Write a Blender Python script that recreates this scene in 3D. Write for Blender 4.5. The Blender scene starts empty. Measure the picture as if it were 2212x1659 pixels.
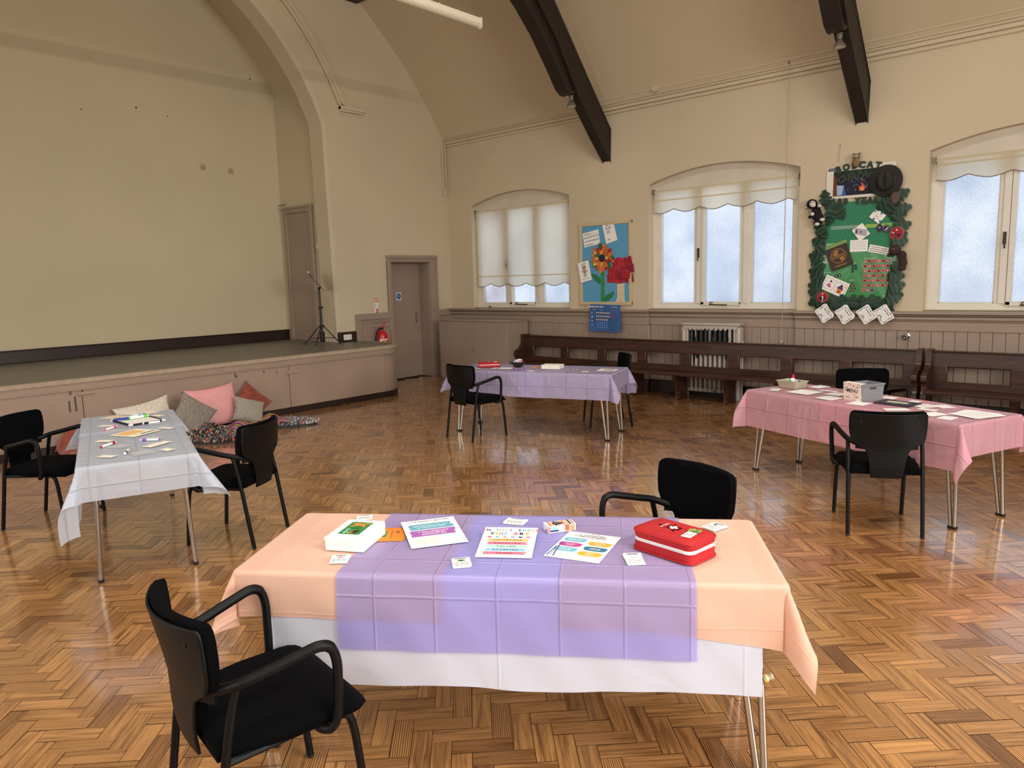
import bpy, bmesh, math, random
from math import sin, cos, pi, radians, atan2, hypot, sqrt
from mathutils import Vector, Matrix
from mathutils.geometry import tessellate_polygon

SC = bpy.context.scene
COL = SC.collection

# ------------------------------------------------------------------ camera, light, exposure
F_PX = 1585.23
def cam_basis(yaw, pitch, roll):
    f = Vector((cos(yaw)*cos(pitch), sin(yaw)*cos(pitch), -sin(pitch)))
    r = Vector((sin(yaw), -cos(yaw), 0))
    u = r.cross(f)
    return f, cos(roll)*r + sin(roll)*u, cos(roll)*u - sin(roll)*r
cf, cr, cu = cam_basis(radians(131.8566), radians(8.0825), radians(-1.5808))
cd = bpy.data.cameras.new('camera'); cam = bpy.data.objects.new('camera', cd); COL.objects.link(cam)
cd.sensor_fit = 'HORIZONTAL'; cd.sensor_width = 36.0; cd.lens = F_PX/2212*36.0
cd.clip_start = 0.05; cd.clip_end = 200
m = Matrix.Identity(4)
for i, v in enumerate((cr, cu, -cf)):
    for k in range(3): m[k][i] = v[k]
m.translation = Vector((0, 0, 1.6823))
cam.matrix_world = m
SC.camera = cam

vs = SC.view_settings
SC.display_settings.display_device = 'sRGB'
vs.view_transform = 'Standard'; vs.look = 'None'; vs.gamma = 1.0; vs.use_curve_mapping = False
vs.exposure = 0.18

world = bpy.data.worlds.new('sky'); SC.world = world; world.use_nodes = True
wn = world.node_tree; wn.nodes.clear()
wo = wn.nodes.new('ShaderNodeOutputWorld'); bg = wn.nodes.new('ShaderNodeBackground')
tcw = wn.nodes.new('ShaderNodeTexCoord'); sepw = wn.nodes.new('ShaderNodeSeparateXYZ'); rampw = wn.nodes.new('ShaderNodeValToRGB')
wn.links.new(tcw.outputs['Generated'], sepw.inputs[0]); wn.links.new(sepw.outputs['Z'], rampw.inputs[0])
rampw.color_ramp.elements[0].position = 0.0; rampw.color_ramp.elements[0].color = (0.86, 0.89, 0.95, 1)
rampw.color_ramp.elements[1].position = 0.35; rampw.color_ramp.elements[1].color = (0.84, 0.91, 1.0, 1)
wn.links.new(rampw.outputs[0], bg.inputs[0]); bg.inputs[1].default_value = 1.45
wn.links.new(bg.outputs[0], wo.inputs[0])

def area(name, loc, look, sx, sy, power, color=(1, 1, 1), portal=False, spread=180):
    l = bpy.data.lights.new(name, 'AREA'); l.shape = 'RECTANGLE'; l.size = sx; l.size_y = sy
    l.energy = power; l.color = color; l.spread = radians(spread)
    if portal: l.cycles.is_portal = True
    o = bpy.data.objects.new(name, l); COL.objects.link(o); o.location = loc
    o.rotation_euler = Vector(look).to_track_quat('-Z', 'Y').to_euler()
    return o
# daylight through the three windows in view (portals for the sky beyond the frosted glass)
WIN_C = (-8.155, -4.585, -1.015)
for i, xc in enumerate(WIN_C):
    area('window_daylight_portal', (xc, 9.66, 2.15), (0, -1, 0), 2.1, 1.95, 1, portal=True)
# daylight through the opposite windows, behind the camera
for xc in (-8.1, -4.55, -1.0, 2.55):
    area('opposite_window_daylight', (xc, -2.1, 2.35), (0.0, 1, -0.6), 2.1, 1.9, 30, (1.0, 0.96, 0.91), spread=140)
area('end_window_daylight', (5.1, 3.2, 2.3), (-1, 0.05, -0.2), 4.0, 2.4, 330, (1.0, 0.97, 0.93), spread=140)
# lit strip light hung across the hall behind the camera
area('rear_strip_light', (2.0, 1.2, 3.98), (-1, 0.05, -0.12), 2.4, 0.05, 120, (1.0, 0.93, 0.84))
# added fill lamps under the ridge, brightening the floor and table tops
for xs, ys in ((-3.4, 2.6), (0.6, 2.6)):
    area('overhead_fill', (xs, ys, 7.9), (-0.05, 0.1, -1), 2.4, 1.4, 105, (1.0, 0.98, 0.95), spread=130)

# ------------------------------------------------------------------ materials
def lin(c):
    if isinstance(c, str): c = tuple(int(c[i:i+2], 16)/255 for i in (0, 2, 4))
    return tuple((x/12.92 if x <= 0.04045 else ((x+0.055)/1.055)**2.4) for x in c)
MATS = {}
def N(nt, typ, **kw):
    n = nt.nodes.new(typ)
    for k, v in kw.items():
        if k.startswith('i_'): n.inputs[k[2:].replace('_', ' ')].default_value = v
        else: setattr(n, k, v)
    return n
def mat(name, col, rough=0.6, metal=0.0, var=0.0, vscale=6.0, bump=0.0, bscale=60.0, spec=0.5, coat=0.0, emit=0.0, sheen=0.0):
    if name in MATS: return MATS[name]
    m = bpy.data.materials.new(name); m.use_nodes = True; nt = m.node_tree
    b = nt.nodes['Principled BSDF']
    c = lin(col)
    b.inputs['Base Color'].default_value = (*c, 1); b.inputs['Roughness'].default_value = rough
    b.inputs['Metallic'].default_value = metal; b.inputs['Specular IOR Level'].default_value = spec
    b.inputs['Coat Weight'].default_value = coat
    b.inputs['Sheen Weight'].default_value = sheen
    tc = N(nt, 'ShaderNodeTexCoord')
    if var > 0:
        no = N(nt, 'ShaderNodeTexNoise', i_Scale=vscale, i_Detail=4.0)
        nt.links.new(tc.outputs['Object'], no.inputs['Vector'])
        rp = N(nt, 'ShaderNodeValToRGB')
        rp.color_ramp.elements[0].position = 0.3; rp.color_ramp.elements[1].position = 0.72
        rp.color_ramp.elements[0].color = (*(max(0, x*(1-var)) for x in c), 1)
        rp.color_ramp.elements[1].color = (*(min(1, x*(1+var*0.6)) for x in c), 1)
        nt.links.new(no.outputs[0], rp.inputs[0]); nt.links.new(rp.outputs[0], b.inputs['Base Color'])
    if bump > 0:
        n2 = N(nt, 'ShaderNodeTexNoise', i_Scale=bscale, i_Detail=3.0)
        nt.links.new(tc.outputs['Object'], n2.inputs['Vector'])
        bp = N(nt, 'ShaderNodeBump', i_Strength=bump, i_Distance=0.01)
        nt.links.new(n2.outputs[0], bp.inputs['Height']); nt.links.new(bp.outputs[0], b.inputs['Normal'])
    if emit > 0:
        b.inputs['Emission Color'].default_value = (*c, 1); b.inputs['Emission Strength'].default_value = emit
    MATS[name] = m
    return m

WALL = mat('cream_wall_paint', 'ccbda1', 0.75, var=0.06, vscale=0.8, bump=0.06, bscale=9)
CEIL = mat('ceiling_plaster_paint', 'c6b597', 0.85, var=0.05, vscale=0.6, bump=0.05, bscale=5)
STAGEWALL = mat('stage_wall_paint', 'cdbfa0', 0.85, var=0.06, vscale=0.7, bump=0.04, bscale=5)
MAUVE = mat('mauve_gloss_paint', '9c8878', 0.42, var=0.06, vscale=2.0, bump=0.03, bscale=30)
MAUVE2 = mat('stage_front_paint', 'a08a78', 0.5, var=0.08, vscale=2.5, bump=0.03, bscale=30)
NOSE = mat('worn_stage_edge', 'b09c86', 0.6, var=0.14, vscale=18)
DARKWOOD = mat('dark_stained_beam', '251a15', 0.55, var=0.25, vscale=8)
SKIRT = mat('dark_brown_skirting', '2a1a15', 0.4, var=0.2, vscale=4)
BLACKV = mat('void_black', '0a0908', 0.9)
WINWHITE = mat('window_white_gloss', 'ded8ca', 0.35, var=0.05, vscale=3)
WINBOARD = mat('window_head_board', 'd2c8b6', 0.55, var=0.08, vscale=4)
CHBLACK = mat('chair_black_plastic', '060606', 0.5, spec=0.22)
CHFAB = mat('chair_black_fabric', '050507', 0.97, bump=0.25, bscale=600, spec=0.08)
STEEL = mat('brushed_steel_leg', 'b4aca0', 0.3, metal=1.0)
CHROME = mat('chrome', 'd0d0d0', 0.15, metal=1.0)
RUBBER = mat('black_rubber', '111111', 0.7)
WHITEP = mat('white_paper', 'f1f0ea', 0.8)
CREAMP = mat('cream_paper', 'efe6d2', 0.8)
INK = mat('black_ink', '1b1b20', 0.8)
INKB = mat('navy_ink', '1d3a5c', 0.8)
GREYINK = mat('grey_ink', '7c7c80', 0.8)
RED = mat('red_nylon', 'b2151b', 0.7, var=0.08, vscale=10, bump=0.2, bscale=250)
REDGLOSS = mat('red_enamel', 'c21622', 0.25)
ZIPW = mat('white_zip_tape', 'e8e4e2', 0.7)
def flat(hexc, rough=0.75): return mat('print_'+hexc, hexc, rough)

def gloss_tubes(): pass

def wood_mat(name, c1, c2, rough=0.35, scale=(1, 12, 12), coat=0.0):
    m = bpy.data.materials.new(name); m.use_nodes = True; nt = m.node_tree; b = nt.nodes['Principled BSDF']
    tc = N(nt, 'ShaderNodeTexCoord'); mp = N(nt, 'ShaderNodeMapping'); mp.inputs['Scale'].default_value = scale
    nt.links.new(tc.outputs['Object'], mp.inputs[0])
    no = N(nt, 'ShaderNodeTexNoise', i_Scale=3.0, i_Detail=6.0, i_Distortion=0.6); nt.links.new(mp.outputs[0], no.inputs['Vector'])
    rp = N(nt, 'ShaderNodeValToRGB'); rp.color_ramp.elements[0].position = 0.32; rp.color_ramp.elements[1].position = 0.68
    rp.color_ramp.elements[0].color = (*lin(c1), 1); rp.color_ramp.elements[1].color = (*lin(c2), 1)
    nt.links.new(no.outputs[0], rp.inputs[0]); nt.links.new(rp.outputs[0], b.inputs['Base Color'])
    b.inputs['Roughness'].default_value = rough; b.inputs['Coat Weight'].default_value = coat
    MATS[name] = m
    return m
PEW = wood_mat('pew_brown_wood', '2a160d', '4a2a1a', 0.33)
TABLETOP = mat('table_laminate', '8f8479', 0.4, var=0.1, vscale=6)

def floor_mat():
    m = bpy.data.materials.new('parquet_pine_blocks'); m.use_nodes = True; nt = m.node_tree; b = nt.nodes['Principled BSDF']
    uv = N(nt, 'ShaderNodeUVMap'); uv.uv_map = 'grain'
    at = N(nt, 'ShaderNodeAttribute'); at.attribute_name = 'tone'
    sep = N(nt, 'ShaderNodeSeparateColor'); nt.links.new(at.outputs['Color'], sep.inputs[0])
    mp = N(nt, 'ShaderNodeMapping'); mp.inputs['Scale'].default_value = (2.2, 34, 1); nt.links.new(uv.outputs[0], mp.inputs[0])
    comb = N(nt, 'ShaderNodeCombineXYZ'); mul = N(nt, 'ShaderNodeMath', operation='MULTIPLY'); mul.inputs[1].default_value = 37.0
    nt.links.new(sep.outputs[1], mul.inputs[0]); nt.links.new(mul.outputs[0], comb.inputs[2])
    add = N(nt, 'ShaderNodeVectorMath', operation='ADD'); nt.links.new(mp.outputs[0], add.inputs[0]); nt.links.new(comb.outputs[0], add.inputs[1])
    n1 = N(nt, 'ShaderNodeTexNoise', i_Scale=1.5, i_Detail=5.0, i_Distortion=0.8); nt.links.new(add.outputs[0], n1.inputs['Vector'])
    wv = N(nt, 'ShaderNodeTexWave', i_Scale=1.1, i_Distortion=5.0, i_Detail=2.0); wv.bands_direction = 'Y'; wv.inputs['Detail Scale'].default_value = 0.6
    nt.links.new(add.outputs[0], wv.inputs['Vector'])
    # grain strength: only some blocks have strong dark rings
    gs = N(nt, 'ShaderNodeMapRange'); gs.inputs[1].default_value = 0.6; gs.inputs[2].default_value = 1.0; gs.inputs[3].default_value = 0.10; gs.inputs[4].default_value = 0.75
    nt.links.new(sep.outputs[2], gs.inputs[0])
    mixv = N(nt, 'ShaderNodeMix', data_type='FLOAT'); nt.links.new(gs.outputs[0], mixv.inputs[0]); nt.links.new(n1.outputs[0], mixv.inputs[2]); nt.links.new(wv.outputs[0], mixv.inputs[3])
    rp = N(nt, 'ShaderNodeValToRGB'); e = rp.color_ramp.elements
    e[0].position = 0.28; e[0].color = (*lin('6c4524'), 1); e[1].position = 0.62; e[1].color = (*lin('c28f58'), 1)
    nt.links.new(mixv.outputs[0], rp.inputs[0])
    tone = N(nt, 'ShaderNodeValToRGB'); t = tone.color_ramp.elements
    t[0].position = 0.0; t[0].color = (0.42, 0.34, 0.30, 1); t[1].position = 1.0; t[1].color = (1.05, 1.0, 0.92, 1)
    t2 = tone.color_ramp.elements.new(0.3); t2.color = (0.78, 0.72, 0.68, 1)
    nt.links.new(sep.outputs[0], tone.inputs[0])
    mx = N(nt, 'ShaderNodeMix', data_type='RGBA', blend_type='MULTIPLY'); mx.inputs[0].default_value = 1.0
    nt.links.new(rp.outputs[0], mx.inputs[6]); nt.links.new(tone.outputs[0], mx.inputs[7])
    nt.links.new(mx.outputs[2], b.inputs['Base Color'])
    rr = N(nt, 'ShaderNodeMapRange'); rr.inputs[3].default_value = 0.20; rr.inputs[4].default_value = 0.36
    nt.links.new(n1.outputs[0], rr.inputs[0]); nt.links.new(rr.outputs[0], b.inputs['Roughness'])
    b.inputs['Specular IOR Level'].default_value = 0.6; b.inputs['Coat Weight'].default_value = 1.0; b.inputs['Coat Roughness'].default_value = 0.11; b.inputs['Coat IOR'].default_value = 1.65
    bp = N(nt, 'ShaderNodeBump', i_Strength=0.05, i_Distance=0.002); nt.links.new(mixv.outputs[0], bp.inputs['Height']); nt.links.new(bp.outputs[0], b.inputs['Normal'])
    return m
FLOORM = floor_mat()
GAPM = mat('parquet_joint_dark', '24160d', 0.7)

def cloth_mat(name, col, transp=0.25, translu=0.35, rough=0.45, crease=0.11, bump=0.5, gloss=0.3, transp_tint=None, wrk=0.35, crease2=None):
    m = bpy.data.materials.new(name); m.use_nodes = True; nt = m.node_tree; nt.nodes.clear()
    out = N(nt, 'ShaderNodeOutputMaterial'); c = lin(col)
    b = N(nt, 'ShaderNodeBsdfPrincipled'); b.inputs['Base Color'].default_value = (*c, 1); b.inputs['Roughness'].default_value = rough; b.inputs['Specular IOR Level'].default_value = gloss
    tl = N(nt, 'ShaderNodeBsdfTranslucent'); tl.inputs[0].default_value = (*c, 1)
    tp = N(nt, 'ShaderNodeBsdfTransparent'); tp.inputs[0].default_value = (*(lin(transp_tint) if transp_tint else c), 1)
    m1 = N(nt, 'ShaderNodeMixShader'); m1.inputs[0].default_value = translu
    m2 = N(nt, 'ShaderNodeMixShader'); m2.inputs[0].default_value = transp
    nt.links.new(b.outputs[0], m1.inputs[1]); nt.links.new(tl.outputs[0], m1.inputs[2])
    nt.links.new(m1.outputs[0], m2.inputs[1]); nt.links.new(tp.outputs[0], m2.inputs[2]); nt.links.new(m2.outputs[0], out.inputs[0])
    # fold creases from the packet and small crumples
    uv = N(nt, 'ShaderNodeUVMap'); uv.uv_map = 'flat'
    sp = N(nt, 'ShaderNodeSeparateXYZ'); nt.links.new(uv.outputs[0], sp.inputs[0])
    hs = []
    for k in (0, 1):
        pp = N(nt, 'ShaderNodeMath', operation='PINGPONG'); pp.inputs[1].default_value = (crease2 if (k == 1 and crease2) else crease); nt.links.new(sp.outputs[k], pp.inputs[0])
        mr = N(nt, 'ShaderNodeMapRange', interpolation_type='SMOOTHSTEP'); mr.inputs[1].default_value = 0.0; mr.inputs[2].default_value = 0.007; mr.inputs[3].default_value = 1.0; mr.inputs[4].default_value = 0.0
        nt.links.new(pp.outputs[0], mr.inputs[0]); hs.append(mr)
    mx = N(nt, 'ShaderNodeMath', operation='MAXIMUM'); nt.links.new(hs[0].outputs[0], mx.inputs[0]); nt.links.new(hs[1].outputs[0], mx.inputs[1])
    no = N(nt, 'ShaderNodeTexNoise', i_Scale=7.0, i_Detail=3.0, i_Distortion=1.2); nt.links.new(uv.outputs[0], no.inputs['Vector'])
    vo = N(nt, 'ShaderNodeTexVoronoi', feature='DISTANCE_TO_EDGE', i_Scale=5.0); nt.links.new(uv.outputs[0], vo.inputs['Vector'])
    vm = N(nt, 'ShaderNodeMapRange', interpolation_type='SMOOTHSTEP'); vm.inputs[2].default_value = 0.12; vm.inputs[3].default_value = 0.5; vm.inputs[4].default_value = 0.0; nt.links.new(vo.outputs[0], vm.inputs[0])
    ad = N(nt, 'ShaderNodeMath', operation='MULTIPLY_ADD'); ad.inputs[1].default_value = 0.45; nt.links.new(mx.outputs[0], ad.inputs[0])
    sc = N(nt, 'ShaderNodeMath', operation='MULTIPLY'); sc.inputs[1].default_value = wrk
    a2 = N(nt, 'ShaderNodeMath', operation='ADD'); nt.links.new(no.outputs[0], a2.inputs[0]); nt.links.new(vm.outputs[0], a2.inputs[1]); nt.links.new(a2.outputs[0], sc.inputs[0])
    nt.links.new(sc.outputs[0], ad.inputs[2])
    bp = N(nt, 'ShaderNodeBump', i_Strength=bump, i_Distance=0.012); nt.links.new(ad.outputs[0], bp.inputs['Height'])
    nt.links.new(bp.outputs[0], b.inputs['Normal'])
    return m
CL_WHITE = cloth_mat('white_cotton_sheet', 'dfe4f4', 0.0, 0.25, 0.85, 0.4, 0.3, 0.15)
CL_PEACH = cloth_mat('peach_tablecloth_fabric', 'f7ccb4', 0.14, 0.25, 0.8, 0.23, 0.2, 0.15, 'fde0d0', wrk=0.15)
CL_LAV = cloth_mat('lavender_plastic_sheet', 'c6bff0', 0.44, 0.25, 0.22, 0.105, 0.55, 0.5, 'd2caf6', crease2=0.098, wrk=0.12)
CL_LILAC = cloth_mat('lilac_plastic_sheet', 'c9bfe2', 0.28, 0.3, 0.3, 0.115, 0.7, 0.45, 'ddd6f0')
CL_PINK = cloth_mat('pink_plastic_sheet', 'edb6c2', 0.26, 0.3, 0.35, 0.115, 0.6, 0.4, 'f6d2d8')
CL_BLUE = cloth_mat('pale_blue_plastic_sheet', 'e6eefc', 0.28, 0.38, 0.3, 0.13, 0.75, 0.45, 'e6edf6')

def pane_mat(name, warm=False, woven=0.0):
    m = bpy.data.materials.new(name); m.use_nodes = True; nt = m.node_tree; nt.nodes.clear()
    out = N(nt, 'ShaderNodeOutputMaterial'); tp = N(nt, 'ShaderNodeBsdfTransparent'); tl = N(nt, 'ShaderNodeBsdfTranslucent'); gl = N(nt, 'ShaderNodeBsdfGlossy')
    gl.inputs['Roughness'].default_value = 0.3
    tc = N(nt, 'ShaderNodeTexCoord')
    n1 = N(nt, 'ShaderNodeTexNoise', i_Scale=1.6, i_Detail=2.0); nt.links.new(tc.outputs['Object'], n1.inputs['Vector'])
    n2 = N(nt, 'ShaderNodeTexNoise', i_Scale=150.0, i_Detail=1.0); nt.links.new(tc.outputs['Object'], n2.inputs['Vector'])
    rp = N(nt, 'ShaderNodeValToRGB'); e = rp.color_ramp.elements
    e[0].position = 0.25; e[1].position = 0.7
    e[0].color = (0.60, 0.56, 0.60, 1) if warm else (0.62, 0.68, 0.76, 1)
    e[1].color = (0.88, 0.90, 0.94, 1)
    nt.links.new(n1.outputs[0], rp.inputs[0])
    mr = N(nt, 'ShaderNodeMapRange'); mr.inputs[1].default_value = 0.3; mr.inputs[2].default_value = 0.7; mr.inputs[3].default_value = 0.68; mr.inputs[4].default_value = 1.10
    nt.links.new(n2.outputs[0], mr.inputs[0])
    mx = N(nt, 'ShaderNodeMix', data_type='RGBA', blend_type='MULTIPLY'); mx.inputs[0].default_value = 1.0
    nt.links.new(rp.outputs[0], mx.inputs[6]); nt.links.new(mr.outputs[0], mx.inputs[7])
    last = mx.outputs[2]
    if woven > 0:
        wv = N(nt, 'ShaderNodeTexWave', i_Scale=22.0, i_Distortion=0.5); wv.bands_direction = 'Z'; nt.links.new(tc.outputs['Object'], wv.inputs['Vector'])
        w2 = N(nt, 'ShaderNodeMapRange'); w2.inputs[3].default_value = 1-woven; w2.inputs[4].default_value = 1.05; nt.links.new(wv.outputs[0], w2.inputs[0])
        m3 = N(nt, 'ShaderNodeMix', data_type='RGBA', blend_type='MULTIPLY'); m3.inputs[0].default_value = 1.0
        nt.links.new(last, m3.inputs[6]); nt.links.new(w2.outputs[0], m3.inputs[7]); last = m3.outputs[2]
    nt.links.new(last, tp.inputs[0]); tl.inputs[0].default_value = (0.9, 0.93, 0.97, 1)
    a = N(nt, 'ShaderNodeMixShader'); a.inputs[0].default_value = 0.22
    nt.links.new(tp.outputs[0], a.inputs[1]); nt.links.new(tl.outputs[0], a.inputs[2])
    b2 = N(nt, 'ShaderNodeMixShader'); b2.inputs[0].default_value = 0.04; nt.links.new(a.outputs[0], b2.inputs[1]); nt.links.new(gl.outputs[0], b2.inputs[2])
    nt.links.new(b2.outputs[0], out.inputs[0])
    return m
PANE = pane_mat('frosted_glass'); PANE_W = pane_mat('frosted_glass_brick_tint', True); PANE_R = pane_mat('reeded_frosted_glass', False, 0.14)

def blind_mat():
    m = bpy.data.materials.new('cream_blind_fabric'); m.use_nodes = True; nt = m.node_tree; nt.nodes.clear()
    out = N(nt, 'ShaderNodeOutputMaterial'); d = N(nt, 'ShaderNodeBsdfDiffuse'); tl = N(nt, 'ShaderNodeBsdfTranslucent'); mxs = N(nt, 'ShaderNodeMixShader')
    c = lin('f2ead6'); d.inputs[0].default_value = (*c, 1); tl.inputs[0].default_value = (*c, 1); mxs.inputs[0].default_value = 0.68
    nt.links.new(d.outputs[0], mxs.inputs[1]); nt.links.new(tl.outputs[0], mxs.inputs[2]); nt.links.new(mxs.outputs[0], out.inputs[0])
    return m
BLIND = blind_mat()
PIPING = mat('blind_brown_piping', '8d8072', 0.8)

# ------------------------------------------------------------------ mesh helpers
class MB:
    def __init__(s): s.v = []; s.f = []; s.m = []; s.mats = []; s.uv = {}; s.M = Matrix.Identity(4)
    def mi(s, m):
        if m not in s.mats: s.mats.append(m)
        return s.mats.index(m)
    def add(s, verts, faces, m):
        o = len(s.v); k = s.mi(m)
        s.v += [tuple(s.M @ Vector(p)) for p in verts]
        s.f += [tuple(i+o for i in f) for f in faces]; s.m += [k]*len(faces)
        return o
    def box(s, c, d, m, rot=None, taper=1.0):
        hx, hy, hz = d[0]/2, d[1]/2, d[2]/2
        R = rot or Matrix.Identity(3); c = Vector(c)
        vs_ = []
        for z in (-1, 1):
            k = taper if z > 0 else 1.0
            for x, y in ((-1, -1), (1, -1), (1, 1), (-1, 1)): vs_.append(c + R @ Vector((x*hx*k, y*hy*k, z*hz)))
        s.add(vs_, [(3, 2, 1, 0), (4, 5, 6, 7), (0, 1, 5, 4), (1, 2, 6, 5), (2, 3, 7, 6), (3, 0, 4, 7)], m); return s
    def b2(s, lo, hi, m): return s.box([(a+b)/2 for a, b in zip(lo, hi)], [abs(b-a) for a, b in zip(lo, hi)], m)
    def prism(s, poly, axis, lo, hi, m, holes=()):
        # poly in the 2 other axes (in order), extruded along axis
        def P(q, h):
            if axis == 0: return (h, q[0], q[1])
            if axis == 1: return (q[0], h, q[1])
            return (q[0], q[1], h)
        loops = [list(poly)] + [list(h) for h in holes]
        tris = tessellate_polygon([[Vector((p[0], p[1], 0)) for p in l] for l in loops])
        allp = [p for l in loops for p in l]; n = len(allp)
        fs = [tuple(t) for t in tris] + [tuple(i+n for i in reversed(t)) for t in tris]
        o = 0
        for l in loops:
            k = len(l)
            for i in range(k): j = (i+1) % k; fs.append((o+i, o+j, o+j+n, o+i+n))
            o += k
        s.add([P(p, lo) for p in allp]+[P(p, hi) for p in allp], fs, m); return s
    def tube(s, path, r, m, seg=10, cap=True, flat_=1.0):
        path = [Vector(p) for p in path]; n = len(path); rs = r if isinstance(r, (list, tuple)) else [r]*n
        vs_ = []; up = None
        for i, p in enumerate(path):
            t = (path[min(i+1, n-1)]-path[max(i-1, 0)]).normalized()
            if up is None:
                a = Vector((0, 0, 1)) if abs(t.z) < 0.9 else Vector((1, 0, 0)); x = t.cross(a).normalized()
            else: x = (up - t*up.dot(t)).normalized()
            up = x; y = t.cross(x)
            for k in range(seg):
                an = 2*pi*k/seg; vs_.append(p + rs[i]*(cos(an)*x + sin(an)*y*flat_))
        fs = []
        for i in range(n-1):
            for k in range(seg): a = i*seg+k; b = i*seg+(k+1) % seg; fs.append((a, b, b+seg, a+seg))
        if cap: fs.append(tuple(range(seg-1, -1, -1))); fs.append(tuple((n-1)*seg+k for k in range(seg)))
        s.add(vs_, fs, m); return s
    def lathe(s, prof, m, c=(0, 0, 0), seg=24, axis='Z', sy=1.0):
        vs_ = []; c = Vector(c)
        for r, h in prof:
            for k in range(seg):
                a = 2*pi*k/seg
                p = (r*cos(a), r*sin(a)*sy, h)
                if axis == 'X': p = (p[2], p[0], p[1])
                elif axis == 'Y': p = (p[0], p[2], p[1])
                vs_.append(c+Vector(p))
        fs = []
        for i in range(len(prof)-1):
            for k in range(seg): a = i*seg+k; b = i*seg+(k+1) % seg; fs.append((a, b, b+seg, a+seg))
        if prof[0][0] > 1e-6: fs.append(tuple(range(seg-1, -1, -1)))
        if prof[-1][0] > 1e-6: fs.append(tuple((len(prof)-1)*seg+k for k in range(seg)))
        s.add(vs_, fs, m); return s
    def ball(s, c, r, m, seg=14, rings=9):
        r = r if isinstance(r, (tuple, list)) else (r, r, r); vs_ = []; fs = []
        for i in range(rings+1):
            t = pi*i/rings
            for k in range(seg): a = 2*pi*k/seg; vs_.append((c[0]+r[0]*sin(t)*cos(a), c[1]+r[1]*sin(t)*sin(a), c[2]+r[2]*cos(t)))
        for i in range(rings):
            for k in range(seg): a = i*seg+k; b = i*seg+(k+1) % seg; fs.append((a, a+seg, b+seg, b))
        s.add(vs_, fs, m); return s
    def poly(s, pts, z, m):
        tris = tessellate_polygon([[Vector((p[0], p[1], 0)) for p in pts]])
        fs = []
        for t in tris:
            a, b, c = (pts[i] for i in t)
            cr_ = (b[0]-a[0])*(c[1]-a[1])-(b[1]-a[1])*(c[0]-a[0])
            fs.append(tuple(t) if cr_ > 0 else tuple(reversed(t)))
        s.add([(p[0], p[1], z) for p in pts], fs, m); return s
    def rect(s, x0, y0, x1, y1, z, m): return s.poly([(x0, y0), (x1, y0), (x1, y1), (x0, y1)], z, m)
    def disc(s, x, y, r, z, m, n=20, ry=None, a0=0): return s.poly([(x+r*cos(a0+2*pi*k/n), y+(ry or r)*sin(a0+2*pi*k/n)) for k in range(n)], z, m)
    def text(s, string, x, y, size, z, m, align='CENTER', bold=0.0, extrude=0.0, rot=0.0, sx=1.0, spacing=1.0):
        cu_ = bpy.data.curves.new('t', 'FONT'); cu_.body = string; cu_.size = size; cu_.align_x = align; cu_.align_y = 'CENTER'
        cu_.resolution_u = 2; cu_.offset = bold*size; cu_.extrude = extrude; cu_.space_character = spacing
        ob = bpy.data.objects.new('t', cu_); me = ob.to_mesh()
        ca, sa = cos(rot), sin(rot)
        vs_ = [(x+sx*v.co.x*ca-v.co.y*sa, y+sx*v.co.x*sa+v.co.y*ca, z+v.co.z+extrude) for v in me.vertices]
        fs = [tuple(p.vertices) for p in me.polygons]
        if fs: s.add(vs_, fs, m)
        ob.to_mesh_clear(); bpy.data.objects.remove(ob); bpy.data.curves.remove(cu_)
        return s
    def build(s, name, parent=None, smooth=35, bevel=0.0, bseg=2, sub=0, solid=0.0, loc=None, rot=None):
        me = bpy.data.meshes.new(name); me.from_pydata(s.v, [], s.f)
        for m in s.mats: me.materials.append(m)
        me.polygons.foreach_set('material_index', s.m)
        me.update()
        if smooth:
            me.polygons.foreach_set('use_smooth', [True]*len(me.polygons))
            me.set_sharp_from_angle(angle=radians(smooth))
        o = bpy.data.objects.new(name, me); COL.objects.link(o)
        if parent: o.parent = parent
        if loc is not None: o.location = loc
        if rot is not None: o.rotation_euler = rot
        if solid: md = o.modifiers.new('s', 'SOLIDIFY'); md.thickness = solid; md.offset = 0
        if bevel: md = o.modifiers.new('b', 'BEVEL'); md.width = bevel; md.segments = bseg; md.limit_method = 'ANGLE'; md.angle_limit = radians(40)
        if sub: md = o.modifiers.new('ss', 'SUBSURF'); md.levels = sub; md.render_levels = sub
        return o

def tag(o, label, cat, group=None, kind=None):
    o['label'] = label; o['category'] = cat
    if group: o['group'] = group
    if kind: o['kind'] = kind
    return o
def struct(o): o['kind'] = 'structure'; return o
def empty(name, loc=(0, 0, 0), rz=0.0):
    o = bpy.data.objects.new(name, None); o.empty_display_size = 0.1; COL.objects.link(o); o.location = loc; o.rotation_euler = (0, 0, rz); return o
def copy_tree(o, parent=None):
    c = o.copy(); COL.objects.link(c)
    if parent: c.parent = parent
    for ch in list(o.children): copy_tree(ch, c)
    return c
def basis_mat(loc, X, Y, Z, spin=0.0):
    m = Matrix.Identity(4)
    for i, v in enumerate((X, Y, Z)):
        for k in range(3): m[k][i] = v[k]
    m = m @ Matrix.Rotation(spin, 4, 'Z'); m.translation = Vector(loc); return m
def on_window_wall(x, z, y=9.345, spin=0.0): return basis_mat((x, y, z), (1, 0, 0), (0, 0, 1), (0, -1, 0), spin)
def on_end_wall(y, z, x=-9.795, spin=0.0): return basis_mat((x, y, z), (0, 1, 0), (0, 0, 1), (1, 0, 0), spin)
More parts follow.
